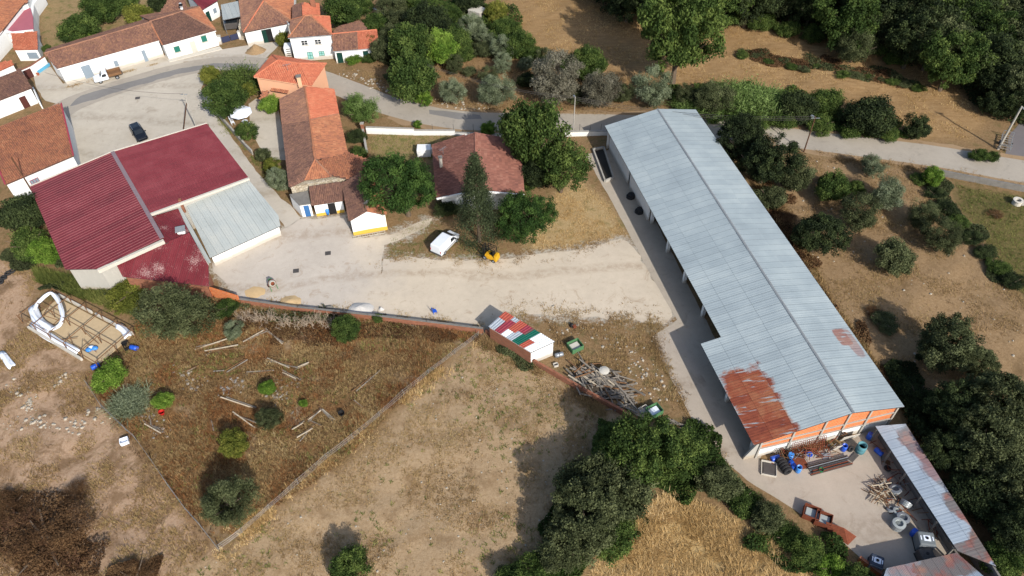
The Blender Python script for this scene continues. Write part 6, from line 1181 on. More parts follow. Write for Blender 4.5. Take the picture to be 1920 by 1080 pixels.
for s in (1, -1):
    p = [(-1.5, s * .86, .98), (.7, s * .86, .97), (.3, s * .74, 1.34), (-1.4, s * .74, 1.36)]; quad_patch(bc, 'side_window', p if s < 0 else p[::-1], M_GLASS); MB().box((-1.98, s * .66, .86), (.06, .2, .14)).build('tail_light', M_REDP, bc, False); MB().box((.62, s * .95, .98), (.1, .18, .12)).build('mirror', M_BLACK, bc, False); MB().bar((-1.5, s * .6, 1.47), (.0, s * .6, 1.49), .04).build('roof_rail', M_CHROME, bc, False)
    for x in (1.3, -1.25): wheel(bc, x, s * .76, .31)
# forklift
c = G(918, 484); fk = thing('forklift', 'yellow forklift parked under the trees beside the van', 'forklift', c, math.radians(150))
MB().box((-.25, 0, .62), (1.5, 1.0, .6), taper=.92).build('body', M_YEL, fk, False, bevel=.05); MB().box((-1.05, 0, .72), (.5, 1.06, .9), taper=.86).build('counterweight', M_YEL, fk, False, bevel=.08); MB().box((-.45, 0, 1.05), (.5, .5, .14)).build('seat', M_BLACK, fk, False); MB().box((-.66, 0, 1.3), (.12, .48, .5)).build('backrest', M_BLACK, fk, False); MB().lathe([(.16, -.015), (.19, 0), (.16, .015), (.13, 0), (.16, -.015)], (.15, 0, 1.35), (.5, 0, .8), 12).build('steering_wheel', M_BLACK, fk, False)
for x, y in ((.45, .45), (.45, -.45), (-.9, .45), (-.9, -.45)): MB().bar((x, y, .85), (x * .9, y, 2.1), .07).build('guard_post', M_BLACK, fk, False)
for y in (-.45, -.15, .15, .45): MB().bar((.4, y, 2.12), (-.82, y, 2.12), .06).build('guard_bar', M_BLACK, fk, False)
for y in (.3, -.3): MB().bar((.75, y, .1), (.75, y, 2.2), .1, .14).build('mast_rail', M_BLACK, fk, False); MB().box((1.35, y, .1), (1.1, .1, .05)).build('fork', M_DARKSTEEL, fk, False)
for z in (.5, 1.3, 2.1): MB().bar((.78, -.35, z), (.78, .35, z), .08).build('mast_crossbar', M_BLACK, fk, False)
for x, r in ((.45, .33), (-.85, .26)):
    for s in (1, -1): wheel(fk, x, s * .46, r, .2, M_GALV)
# concrete mixer
c = G(513, 540); mx = thing('cement_mixer', 'old cement mixer standing alone on the yard', 'cement mixer', c, -1.0)
MB().lathe([(.05, -.45), (.3, -.45), (.46, -.15), (.46, .1), (.3, .5), (.26, .5), (.4, .1), (.3, -.35)], (.1, 0, .95), (.75, 0, .55), 16).build('drum', plain('cement_splashed_drum', S(206, 200, 184), .9, var=.3, scale=6), mx, False, smooth=True); MB().lathe([(.47, -.06), (.5, -.06), (.5, .06), (.47, .06)], (.1, 0, .95), (.75, 0, .55), 18).build('ring_gear', M_RUST, mx, False)
for s in (-.42, .42): MB().bar((-.5, s, .1), (.0, s * .9, 1.0), .08).build('frame_leg', M_GREENP, mx, False); MB().bar((.5, s, .02), (.0, s * .9, 1.0), .08).build('frame_leg', M_GREENP, mx, False); wheel(mx, -.5, s * 1.1, .22, .1, M_RUST)
MB().box((-.6, 0, .75), (.5, .45, .5)).build('motor_box', M_GREENP, mx, False)
# ------------------------------------------------------------------ street lamps, poles and cables
def lamp_post(name, label, base, h, mt, head=(0.9, 0, 0), r=.1, arm_z=None):
    g = G(*base); t = thing(name, label, 'street lamp', g); MB().tube([(0, 0, -.3), (0, 0, h)], [r, r * .6], 10).build('pole', mt, t, False); hv = Vector(head)
    MB().tube([(0, 0, h - .5), hv * .5 + Vector((0, 0, h - .1)), hv + Vector((0, 0, h - .15))], .035, 6).build('bracket', M_GALV, t, False); q = hv * 1.15 + Vector((0, 0, h - .17)); MB().box(q, (.55, .26, .16), math.atan2(head[1], head[0]), .8).build('lamp_head', M_GALV, t, False); MB().box(q - Vector((0, 0, .1)), (.42, .2, .06), math.atan2(head[1], head[0])).build('lamp_glass', M_LAMP, t, False); return t, g + Vector((0, 0, h))
l1, t1 = lamp_post('street_lamp', 'slim wooden street lamp by the road right of the warehouse', (1507, 285), 6.3, M_POLE, (-.25, .3, 0), .11)
MB().bar((-.6, 0, 6.0), (.7, 0, 6.0), .07).build('crossarm', M_GALV, l1, False)
l2, t2 = lamp_post('street_lamp', 'pale street lamp by the road between tall tree and warehouse', (1075, 244), 6.0, M_CONC, (-.1, .35, 0), .1)
l3, t3 = lamp_post('street_lamp', 'leaning grey concrete lamp pole at the turnout on the right', (1871, 280), 7.5, M_CONC, (.35, -.2, 0), .19)
l4, t4 = lamp_post('street_lamp', 'lamp on grey pole against the two-storey house', (556, 112), 7.2, M_CONC, (.2, -.4, 0), .14)
g = G(66, 368); t = thing('utility_pole', 'thin brown pole between orange-roofed house and red hall', 'pole', g); MB().tube([(0, 0, -.2), (0, 0, 6.9)], [.11, .08], 8).build('pole', M_POLE, t, False); t5 = g + Vector((0, 0, 6.8))
g = G(373, 251); t = thing('utility_pole', 'utility pole with crossarm behind the red hall', 'pole', g); MB().tube([(0, 0, -.2), (0, 0, 7.4)], [.12, .08], 8).build('pole', M_CONC, t, False); MB().bar((-.5, 0, 7.1), (.5, 0, 7.1), .08).build('crossarm', M_GALV, t, False); t6 = g + Vector((0, 0, 7.2))
MB().tube([(-2.6, .2, -.2), (-.1, 0, 5.6)], [.1, .08], 8).build('stay_timber', M_POLE, t, False)
def cable(label, a, b, sag, n=1, sep=.28):
    o = None
    for k in range(n):
        P = []
        for i in range(15): f = i / 14; p = a.lerp(b, f); p.z -= 4 * sag * f * (1 - f); p.z -= k * sep; P.append(p)
        org = P[0].copy(); ob = MB().tube([p - org for p in P], .022, 5).build('overhead_cable', M_DARKSTEEL); ob.location = org; tag(ob, label[k] if isinstance(label, list) else label, 'cable', 'overhead cables')
cable(['top cable of the three between the two roadside lamps', 'middle cable of the three between the two roadside lamps', 'lowest cable of the three between the two roadside lamps'], t2, t1, 1.2, 3)
cable(['upper cable running left from the pale roadside lamp over the olives', 'lower cable running left from the pale roadside lamp over the olives'], t2, G(800, 120, 6), 1.0, 2)
cable('cable strung across the forecourt to the white barn', t6, G(84, 136, 3.6), 1.0)
cable('cable from the two-storey house pole to the tiled barn', t4, G(455, 58, 4), .5)
# railing posts of the roadside wall
for i, x in enumerate((812, 851, 888, 1067, 1086, 1106, 1126)): g = G(x, 252); tag(MB().tube([(0, 0, 0), (0, 0, 1.9)], .03, 6).build('fence_post', M_DARKSTEEL), 'thin dark fence post standing on the white roadside wall', 'fence post', 'posts on the roadside wall').location = g
# ------------------------------------------------------------------ wire fences of the field
def wire_fence(label, pts, h, mt):
    P = [G(*p) for p in pts]; P = [Vector((p.x, p.y, Z(p.x, p.y))) for p in P]; t = thing('wire_fence', label, 'fence', P[0]); Q = [p + Vector((rnd.gauss(0, .08), rnd.gauss(0, .08), h)) for p in P]
    for p, q in zip(P, Q): MB().tube([p - Vector((0, 0, .2)), q + Vector((0, 0, .1))], .04, 6).build('post', mt, t)
    for i in range(len(P) - 1):
        mb = MB()
        for f in (.97, .65, .33): a, b = P[i].lerp(Q[i], f), P[i + 1].lerp(Q[i + 1], f); m_ = a.lerp(b, .5) - Vector((0, 0, .07)); mb.tube([a, m_, b], .013, 4)
        mb.build('wires', M_GALV, t, kind='stuff')
wire_fence('leaning wire fence between weedy field and sandy field', [(896, 633), (853, 664), (803, 702), (760, 741), (712, 781), (663, 824), (613, 861), (560, 909), (505, 955), (455, 1000), (411, 1033)], .95, M_WOOD)
wire_fence('wire fence along the left side of the weedy field', [(165, 722), (190, 764), (235, 806), (255, 824), (284, 863), (315, 912), (347, 955), (378, 990), (411, 1033)], .95, M_WOOD)
# ------------------------------------------------------------------ ruined greenhouse
C4 = [G(43, 606), G(108, 555), G(255, 632), G(187, 692)]
gh = H('greenhouse_frame', 'ruined greenhouse: bare wooden frame over a sandy floor', 'greenhouse', C4)
MB().prism([(p.x, p.y) for p in [C4[0].lerp(C4[2], .04), C4[1].lerp(C4[3], .04), C4[2].lerp(C4[0], .04), C4[3].lerp(C4[1], .04)]], -.25, .1).build('floor', plain('sandy_floor', S(214, 186, 146), .95, var=.15), gh)
hz = Vector((0, 0, 1.35)); rim = M_WOOD
def gp(s, t, z=0): a = C4[0].lerp(C4[3], s); b = C4[1].lerp(C4[2], s); p = a.lerp(b, t); return Vector((p.x, p.y, z))
for t_ in (0, .5, 1): MB().bar(gp(-.02, t_, 1.35), gp(1.02, t_, 1.35), .08).build('rail', M_WOOD_BROWN, gh)
for i in range(6):
    s = i / 5; MB().bar(gp(s, 0, 1.36), gp(s, 1, 1.36), .075).build('crossbeam', M_WOOD_BROWN, gh)
    for t_ in (0, .5, 1): MB().bar(gp(s, t_, -.1), gp(s, t_, 1.4), .08).build('post', M_WOOD_BROWN, gh)
for i in range(9): a = gp(rnd.random() * .8 + .1, rnd.random(), .15); b = gp(rnd.random() * .8 + .1, rnd.random(), 1.3); MB().bar(a, a + (b - a).normalized() * 2.6, .06).build('fallen_rod', M_WOOD_BROWN, gh)
for s0, s1 in ((.02, .45), (.5, .98)): MB().bar(gp(s0, 1.02, .2), gp(s1, 1.02, .2), .2, .5).build('kerb', M_CONC_PALE, gh)
MB().bar(gp(.1, -.03, .2), gp(.8, -.03, .2), .25, .4).build('kerb', M_CONC_PALE, gh)
# white plastic sheeting hanging from it
def cloth(name, label, path, width, z, seed, parent=None, drop=0.5):
    r = random.Random(seed); V, F = [], []; n = len(path); K = 7
    for i, p in enumerate(path):
        d = (path[min(i + 1, n - 1)] - path[max(i - 1, 0)]).normalized(); nr = Vector((-d.y, d.x, 0))
        for k in range(K): f = k / (K - 1) - .5; V.append(p + nr * f * width * (1 + .25 * r.uniform(-1, 1)) + Vector((r.gauss(0, .03), r.gauss(0, .03), z - drop * abs(f) ** 1.3 * 2 + r.gauss(0, .05))))
    for i in range(n - 1):
        for k in range(K - 1): F.append((i * K + k, i * K + k + 1, (i + 1) * K + k + 1, (i + 1) * K + k))
    mb = MB(); org = Vector((path[0].x, path[0].y, 0)); mb.add([v - org for v in V], F); o = mb.build(name, M_PLASTIC, smooth=True); o.location = org; sm = o.modifiers.new('s', 'SUBSURF'); sm.levels = sm.render_levels = 1; so = o.modifiers.new('t', 'SOLIDIFY'); so.thickness = .02; return tag(o, label, 'plastic sheet')
pth = [G(x, y, 1.0) for x, y in ((66, 584), (70, 572), (82, 560), (97, 551), (106, 556), (112, 570), (118, 585), (119, 600), (114, 612), (103, 619), (92, 618))]; pp = []
for i in range(len(pth) - 1): pp += [pth[i], pth[i].lerp(pth[i + 1], .5)]
cloth('plastic_sheet', 'white torn plastic sheet looped over the greenhouse frame', [Vector((p.x, p.y, 0)) for p in pp], .5, 1.42, 1, drop=.3)
cloth('plastic_sheet', 'white plastic hanging off the left side of the greenhouse', [Vector((p.x, p.y, 0)) for p in [G(x, y, .5) for x, y in ((62, 575), (64, 588), (70, 600), (80, 607), (92, 613), (98, 620))]], 1.1, .9, 2, drop=.6)
cloth('plastic_sheet', 'crumpled pale sheeting along the lower greenhouse edge', [Vector((p.x, p.y, 0)) for p in [G(x, y, .2) for x, y in ((60, 606), (78, 622), (96, 634), (112, 644), (132, 650), (148, 662))]], .9, .45, 3, drop=.3)
cloth('plastic_sheet', 'pale sheet leaning at the right end of the greenhouse', [Vector((p.x, p.y, 0)) for p in [G(x, y, .6) for x, y in ((219, 610), (228, 614), (236, 622), (241, 632))]], .9, .8, 4, drop=.4)
cloth('plastic_sheet', 'white rags lying at the left edge below the greenhouse', [Vector((p.x, p.y, 0)) for p in [G(x, y, .1) for x, y in ((2, 662), (10, 672), (18, 684), (24, 690))]], .8, .35, 5, drop=.2)
# ------------------------------------------------------------------ barrels, tyres, boxes
def barrel(label, px, py, mt, lying=None, r=.29, h=.9, open_=True, group='plastic barrels in the back yard', tilt=0.0):
    g = G(px, py); t = thing('barrel', label, 'barrel', (g.x, g.y, .03), 0, group); ax_ = Vector((0, 0, 1)) if lying is None else Vector((math.cos(lying), math.sin(lying), tilt)).normalized(); c = Vector((0, 0, 0)) if lying is None else Vector((0, 0, r)) - ax_ * h / 2
    pr = [(r * .9, 0), (r, .06), (r, h * .3), (r * 1.04, h * .33), (r, h * .36), (r, h * .64), (r * 1.04, h * .67), (r, h * .7), (r * .95, h), (r * .82, h)] + ([(r * .8, h * .15)] if open_ else [(0.02, h)])
    MB().lathe(pr, c, ax_, 16).build('shell', mt, t, False, smooth=True)
    if open_: MB().lathe([(.01, h * .5), (r * .85, h * .5)], c, ax_, 16).build('inside_shade', M_BLACK, t, False)  # black disc paints the shade inside an open barrel
    else: MB().lathe([(.03, h), (.03, h + .03), (.0, h + .03)], c + ax_.orthogonal().normalized() * r * .5, ax_, 8).build('bung', M_BLACK, t, False)
    return t
barrel('light blue open barrel standing at the right of the tyre stack', 1495, 884, M_LBLUE)
barrel('blue barrel lying between tyres and light blue barrel', 1485, 874, M_BLUE, -1.2)
barrel('blue barrel half hidden at the gable wall behind the tyres', 1452, 862, M_BLUE, .3)
barrel('sky blue barrel standing behind the lying one', 1480, 860, M_LBLUE, open_=False)
barrel('blue barrel leaning against the rusty mesh panels', 1514, 853, M_BLUE, -1.5, tilt=.9)
barrel('small blue open barrel beside the white board', 1580, 844, M_BLUE)
barrel('blue barrel in the corner under the open shed', 1628, 822, M_BLUE, open_=False)
barrel('blue barrel lying in front of the open shed', 1646, 850, M_BLUE, -1.0, open_=False)
barrel('blue drum behind the grey tank', 1710, 1003, M_BLUE, open_=False)
barrel('blue barrel at the right end of the greenhouse', 253, 655, M_BLUE, -.3, group='barrels by the greenhouse'); barrel('blue barrel at the lower corner of the greenhouse', 181, 690, M_BLUE, .6, group='barrels by the greenhouse')
barrel('teal half-faded drum near the open shed', 1611, 846, plain('faded_teal', S(96, 152, 160), .7), None, .5, 1.2, True)
g = G(1538, 884); t = thing('bucket', 'green bucket in front of the steel bundle', 'bucket', g); MB().lathe([(.18, 0), (.25, .4), (.23, .4), (.16, .06)], (0, 0, .03), n=14).build('shell', plain('green_plastic', S(30, 140, 84), .5), t, False); MB().lathe([(.0, .1), (.2, .1)], (0, 0, .03), n=14).build('inside_shade', M_BLACK, t, False)  # black disc paints the shade in the bucket
g = G(306, 778); t = thing('bucket', 'red bucket in the weeds of the fenced field', 'bucket', (g.x, g.y, Z(g.x, g.y))); MB().lathe([(.2, 0), (.34, .5), (.31, .5), (.18, .06)], (0, 0, .03), n=14).build('shell', M_REDP, t, False); MB().lathe([(.0, .12), (.26, .12)], (0, 0, .03), n=14).build('soil', M_CONC_DARK, t, False)
g = G(641, 778); t = thing('bucket', 'dark tub lying in the weedy field', 'bucket', (g.x, g.y, Z(g.x, g.y))); MB().lathe([(.22, 0), (.36, .42), (.33, .42), (.2, .06)], (0, 0, .03), n=14).build('shell', M_BLACK, t, False)
def tyre(label, px, py, z, axis, r=.48, w=.3, group='tyres by the gable wall'):
    g = G(px, py); a = Vector(axis).normalized(); o = MB().lathe([(r * .56, -w / 2), (r * .8, -w * .55), (r * .97, -w * .42), (r, -w * .2), (r, w * .2), (r * .97, w * .42), (r * .8, w * .55), (r * .56, w / 2), (r * .52, 0), (r * .56, -w / 2)], (0, 0, 0), axis, 20).build('tyre', M_RUBBER, smooth=True); o.location = (g.x, g.y, z); return tag(o, label, 'tyre', group)
ta, tb = Vector((1461, 868)), Vector((1474, 888))
for i, nm in enumerate(('rearmost', 'fourth', 'middle', 'second', 'foremost')): p = ta.lerp(tb, i / 4); d = G(*tb) - G(*ta); tyre(nm + ' tyre of the row of big tyres', p.x, p.y, .5, (d.x, d.y, .15))
tyre('single tyre standing beside the small blue barrel', 1593, 845, .35, (.4, -1, .5), .36, .22); tyre('tyre leaning in the shade of the open shed', 1663, 880, .2, (.2, .1, 1), .36, .22)
for i, (x, y) in enumerate(((8, 522), (16, 514), (24, 510))): tyre(('left', 'middle', 'right')[i] + ' of three old tyres on the ground at the left edge', x, y, .16, (.1, .1, 1), .4, .24, 'old tyres at the left edge')
tyre('old tyre near the second dark tree', 2, 530, .16, (.1, 0, 1), .4, .24, 'old tyres at the left edge')
def crate(name, label, px, py, size, rz, mt, fill=None, wall=.06, z=0.0, cat='crate', open_top=True):
    g = G(px, py); t = thing(name, label, cat, (g.x, g.y, z + .03), rz); sx, sy, sz = size
    MB().box((0, 0, .03), (sx, sy, .06)).build('base', mt, t, False)
    for c_, s_ in (((0, sy / 2, sz / 2), (sx, wall, sz)), ((0, -sy / 2, sz / 2), (sx, wall, sz)), ((sx / 2, 0, sz / 2), (wall, sy - wall, sz)), ((-sx / 2, 0, sz / 2), (wall, sy - wall, sz))): MB().box(c_, s_).build('side', mt, t, False)
    if fill: MB().box((0, 0, sz * .45), (sx * .88, sy * .88, sz * .3), taper=.8).build('contents', fill, t, False)
    return t
crate('skip_box', 'green steel box with debris near the patchwork shed', 1078, 653, (1.5, 1.3, .75), .5, M_GREENP, M_CONC_PALE, cat='box')
crate('skip_box', 'green crate holding a white sack at the timber heap end', 1226, 774, (1.5, 1.2, .7), .5, M_GREENP, M_PLASTIC, cat='box'); crate('pale_box', 'pale open box beside the green crate with the sack', 1207, 772, (1.0, .8, .5), .5, M_CONC_PALE, M_CONC, cat='box')
crate('cage_crate', 'left one of two rusty crates with bags by the hedge', 1519, 966, (1.5, 1.3, .8), -.45, M_RUST, M_GREYSHEET); crate('cage_crate', 'right one of two rusty crates with bags by the hedge', 1541, 978, (1.5, 1.3, .8), -.45, M_RUST, M_GREYSHEET)
crate('parts_tray', 'pallet of engine parts at the warehouse gable corner', 1441, 880, (1.5, 1.6, .25), -.25, M_CONC_PALE, M_DARKSTEEL, cat='tray')
crate('trough_box', 'black open box at the right end of the greenhouse', 238, 650, (1.2, .7, .4), -.9, M_BLACK, None, cat='box')
crate('bee_box', 'white box in the weeds beside the left fence', 235, 830, (.8, .65, .5), .4, M_PLASTIC, M_PLASTIC, cat='box')
crate('concrete_block', 'white concrete block at the shed end of the timber heap', 1042, 686, (.5, .4, .3), .3, M_CONC_PALE, M_DARKSTEEL, cat='block')
g = G(1048, 668); t = thing('metal_drum', 'grey drum lying behind the patchwork shed', 'drum', (g.x, g.y, .3)); MB().lathe([(.05, -.5), (.26, -.5), (.28, -.2), (.28, .3), (.26, .5), (.05, .5)], (0, 0, 0), (1, .3, 0), 14).build('shell', M_GALV, t, False, smooth=True); MB().lathe([(.29, -.04), (.31, 0), (.29, .04)], (0, 0, 0), (1, .3, 0), 14).build('hoop', M_DARKSTEEL, t, False)
g = G(1072, 612); t = thing('scrap_stump', 'small dark scrap heap on the yard above the green box', 'scrap', g); MB().lathe([(.3, 0), (.25, .3), (.1, .45)], (0, 0, 0), (.1, .2, 1), 7).build('lump', M_BLACK, t, False); MB().box((.3, -.2, .2), (.4, .3, .35), .5).build('rusty_block', M_RUST, t, False)
g = G(815, 587); t = thing('blue_chair', 'small blue plastic chair on the yard near the wall', 'chair', g, .5); MB().box((0, 0, .42), (.5, .5, .06)).build('seat', M_BLUE, t, False); MB().box((-.26, 0, .72), (.06, .5, .5)).build('backrest', M_BLUE, t, False)
for x in (-.2, .2):
    for y in (-.2, .2): MB().bar((x, y, 0), (x, y, .42), .05).build('leg', M_BLUE, t, False)
for i, (x, y, lb) in enumerate(((168, 658, 'blue sack in the greenhouse corner'), (173, 654, 'white sack between two blue ones in the greenhouse'), (179, 655, 'second blue sack in the greenhouse corner'))): g = G(x, y); o = MB().lathe([(.05, 0), (.35, .02), (.42, .15), (.3, .3), (.05, .36)], (0, 0, .1), n=10).build('sack', (M_LBLUE, M_PLASTIC, M_LBLUE)[i], smooth=True); o.location = g; o.scale = (1, .8, 1); tag(o, lb, 'sack')
# ------------------------------------------------------------------ tanks and coils
def tank(label, px, py, mt, rz, size=(1.5, 1.4, 1.4), lid=M_PLASTIC):
    g = G(px, py); t = thing('tank', label, 'tank', g, rz); MB().box((0, 0, size[2] / 2 + .1), size).build('body', mt, t, False, bevel=.14); MB().box((0, 0, .06), (size[0], size[1], .12)).build('pallet', M_BLACK, t, False)
    for i in range(7): z = .2 + i * size[2] / 7; mb = MB(); mb.box((0, -size[1] / 2 - .02, z), (size[0] * .96, .03, .04)); mb.build('cage_bar', M_GALV, t, False)
    MB().box((0, 0, size[2] + .115), (.62, .55, .03)).build('top_plate', lid, t, False); MB().lathe([(.14, 0), (.14, .07), (.0, .07)], (0, 0, size[2] + .12), n=12).build('filler_cap', M_BLACK, t, False)
    for sx in (-1, 1): MB().box((sx * size[0] * .36, 0, size[2] + .11), (.09, .4, .02)).build('top_strap', lid, t, False)
    return t
tank('grey square tank with white top plate under the open shed', 1727, 1022, plain('grey_tank', S(128, 132, 132), .6), -.15); tank('dark tank in the shade next to the grey tank', 1730, 1048, M_DARKSTEEL, .1, (1.3, 1.2, 1.1), M_DARKSTEEL); tank('dark blue-grey tank with pale top at the hedge corner', 1638, 1060, plain('slate_tank', S(70, 78, 92), .6), -.45, (1.2, 1.2, 1.0))
def coil(label, px, py, r, n, tilt):
    g = G(px, py); t = thing('wire_coil', label, 'wire coil', (g.x, g.y, .05), rnd.uniform(0, 3)); 
    for k in range(n): MB().lathe([(r * .55, 0), (r * (.96 + .06 * (k % 2)), .02), (r, .12), (r * .6, .16), (r * .55, 0)], (0, 0, k * .16), tilt, 18).build('loop', M_GALV if k % 2 else M_GREYSHEET, t, False)
for i, (x, y, r, n, tl, lb) in enumerate(((1676, 922, .6, 4, (.3, .2, 1), 'topmost wire coil under the open shed'), (1694, 950, .55, 6, (.8, .2, .5), 'wire coil lying on its side, right of the rod heap'), (1682, 962, .5, 3, (.1, .1, 1), 'flat pale coil at the end of the rods'), (1669, 957, .4, 2, (.1, -.3, 1), 'smallest pale coil beside the rods'), (1690, 976, .62, 4, (.05, .1, 1), 'upper one of the two large flat coils'), (1681, 988, .62, 5, (.1, 0, 1), 'lower one of the two large flat coils'))): coil(lb, x, y, r, n, tl)
# rusty hopper by the hedge
P = [G(1550, 985, .9), G(1583, 990, 1.0), G(1604, 1003, .6), G(1592, 1020, .1), G(1560, 1008, .1)]; t = thing('steel_hopper', 'tilted rust-red steel plates by the hedge corner', 'scrap', G(1575, 1005))
MB().slab([G(1552, 996, .2), G(1590, 1022, .1), G(1583, 990, 1.1), G(1549, 978, .9)], (0, -.6, .8), .05).build('plate', M_RUST, t); MB().slab([G(1590, 1022, .1), G(1606, 1006, .1), G(1583, 990, 1.1)], (.6, -.3, .7), .05).build('plate', M_RUST, t)
# ------------------------------------------------------------------ timber, rods, beams
LOGM = []
for s in range(5):
    r = random.Random(s); mb = MB(); w, h = r.uniform(.08, .15), r.uniform(.05, .12); mb.bar((-.5, 0, 0), (.5, 0, 0), w, h); me = mb.mesh('timber'); me.materials.append((M_WOOD, M_WOOD, M_WOOD_PALE, M_WOOD_BROWN, M_WOOD)[s]); LOGM.append(me)
def log(name, label, cat, group, c, L, yaw, pitch, i, w=1.0):
    o = bpy.data.objects.new(name, LOGM[i % 5]); COL.objects.link(o); o.location = c; o.rotation_euler = (rnd.uniform(-.6, .6), pitch, yaw); o.scale = (L, w, w); return tag(o, label, cat, group)
pr = random.Random(9)
_hp = True
for i in range(120):
    f = pr.random(); p = Vector((1085, 700)).lerp(Vector((1185, 752)), f) + Vector((pr.gauss(0, 10), pr.gauss(0, 15))); g = G(p.x, p.y); hh = max(.06, .75 * (1 - abs(p.y - (700 + 52 * f)) / 34)) * pr.random()
    log('timber', 'grey weathered timber in the heap by the brick wall', 'timber', 'timbers of the heap', (g.x, g.y, .08 + hh), pr.uniform(1.2, 3.0), pr.choice([-.9, -1.1, -.6, -.3, .4]) + pr.gauss(0, .3), pr.gauss(0, .1), (0, 1, 4, 0, 3, 1, 4)[i % 7], 1.35)
for i in range(14): g = G(1178 + i * 1.6 + pr.gauss(0, 3), 764 + i * 1.2 + pr.gauss(0, 3)); log('plank', 'pinkish plank in the small stack at the end of the brick wall', 'plank', 'planks at the wall end', (g.x, g.y, .1 + .04 * (i % 4)), 2.2, -.75 + pr.gauss(0, .07), 0, 2, .8)
for i in range(14): g = G(1258 + pr.gauss(0, 12), 806 + pr.gauss(0, 8)); log('timber', 'dark timber half under the thicket beside the apron', 'timber', 'timbers by the thicket', (g.x, g.y, .1 + .1 * pr.random()), pr.uniform(1.2, 2.6), -.6 + pr.gauss(0, .3), pr.gauss(0, .08), i)
g = G(1132, 703); o = MB().lathe([(.1, 0), (.55, .0), (.6, .12), (.3, .22), (.05, .25)], (0, 0, .75), n=12).build('round_slab', M_CONC_PALE); o.location = g; tag(o, 'round pale slab lying on the timber heap', 'slab')
for i, (x0, y0, x1, y1, n) in enumerate(((460, 645, 500, 622, 4), (500, 622, 535, 645, 4), (502, 673, 552, 690, 3), (556, 692, 583, 678, 3), (425, 700, 462, 677, 2), (400, 700, 425, 700, 1), (528, 700, 560, 712, 4), (668, 732, 706, 697, 2), (575, 790, 600, 768, 4), (600, 766, 632, 792, 4), (545, 808, 572, 790, 3), (562, 820, 592, 796, 3), (580, 786, 604, 798, 2), (440, 780, 482, 800, 4), (412, 750, 478, 772, 3), (545, 776, 550, 772, 1), (366, 655, 420, 640, 3), (380, 662, 445, 652, 3), (268, 790, 310, 815, 3), (262, 748, 280, 750, 1), (395, 790, 400, 815, 2), (668, 752, 682, 764, 2), (470, 700, 515, 697, 2), (285, 778, 292, 800, 2), (390, 668, 420, 652, 2), (350, 700, 372, 690, 2))):
    for k in range(n):
        a, b = G(x0, y0), G(x1, y1); m_ = a.lerp(b, .5) + Vector((pr.gauss(0, .14), pr.gauss(0, .14), 0)); d = b - a; zz = Z(m_.x, m_.y)
        log('fallen_timber', 'bleached wooden beam lying in the weedy field', 'beam', 'fallen beams in the weedy field', (m_.x, m_.y, zz + .12 + .05 * k), d.length * pr.uniform(.7, 1.15), math.atan2(d.y, d.x) + pr.gauss(0, .09), pr.gauss(0, .02), (0, 3, 2, 1)[k % 4], .85)
# rods and beams of the back yard
for i in range(34): g = G(1652 + pr.gauss(0, 8), 928 + pr.gauss(0, 10)); log('rod', 'thin wooden rod in the heap in the back yard', 'rod', 'rods of the back yard heap', (g.x, g.y, .1 + .5 * pr.random()), pr.uniform(1.2, 2.4), pr.choice([-1.2, -1.0, -.7, .5]) + pr.gauss(0, .3), pr.gauss(0, .15), 3 if i % 3 else 2, .6)
a, b = G(1513, 884), G(1594, 862)
for i in range(16): off = (i - 8) * .07; d = (b - a).normalized(); n_ = Vector((-d.y, d.x, 0)); c_ = a.lerp(b, .5) + n_ * off + Vector((0, 0, .1 + .1 * (i % 3))); o = MB().bar((-.5, 0, 0), (.5, 0, 0), .08, .08).build('steel_bar', (M_DARKSTEEL, M_RUST, M_DARKSTEEL, M_GALV)[i % 4]); o.location = c_; o.rotation_euler = (0, 0, math.atan2(d.y, d.x)); o.scale = ((b - a).length * pr.uniform(.8, 1), 1, 1); tag(o, 'steel bar in the long bundle in front of the gable', 'steel bar', 'bars of the steel bundle')
def mesh_panel(label, px, py, w, h, rz, lean, mt, px2=None):
    g = G(px, py); t = thing('mesh_panel', label, 'mesh panel', g, rz); c, s = math.cos(lean), math.sin(lean); P = lambda u, v: Vector((u, -v * s, v * c + .05))
    for k in range(9): u = -w / 2 + w * k / 8; MB().bar(P(u, 0), P(u, h), .035).build('bar', mt, t, False)
    for k in range(7): v = h * k / 6; MB().bar(P(-w / 2, v), P(w / 2, v), .035).build('bar', mt, t, False)
for i, (x, y, lb) in enumerate(((1500, 846, 'left rusty mesh panel leaning on the brick gable'), (1533, 840, 'right rusty mesh panel leaning on the brick gable'), (1530, 848, 'foremost rusty mesh panel by the gable'), (1470, 852, 'dark rack of bars behind the tyres'))): mesh_panel(lb, x, y + 3, 1.9, 1.5, axa - PI / 2 + PI, -.35 - .1 * i, M_RUST if i < 3 else M_DARKSTEEL)
g = G(1500, 868); o = MB().box((0, 0, 0), (1.5, 1.3, .06), axa).build('rust_plate', M_RUST); o.location = (g.x, g.y, .08); tag(o, 'flat red-rust plate on the ground by the tyres', 'plate')
g = G(1564, 848); o = MB().box((0, 0, .8), (.65, .05, 1.7), axa + PI / 2, rot=Matrix.Rotation(axa + PI / 2, 3, 'Z') @ Matrix.Rotation(.3, 3, 'X')).build('board', M_CONC_PALE); o.location = (g.x, g.y, .0); tag(o, 'tall white board leaning at the gable', 'board')
g = G(1590, 826); o = MB().box((0, 0, .6), (1.9, .06, 1.2), rot=Matrix.Rotation(axa + PI / 2, 3, 'Z') @ Matrix.Rotation(.25, 3, 'X')).build('board', M_CONC_PALE); o.location = (g.x, g.y, 0); tag(o, 'broad cream panel leaning at the gable', 'board')
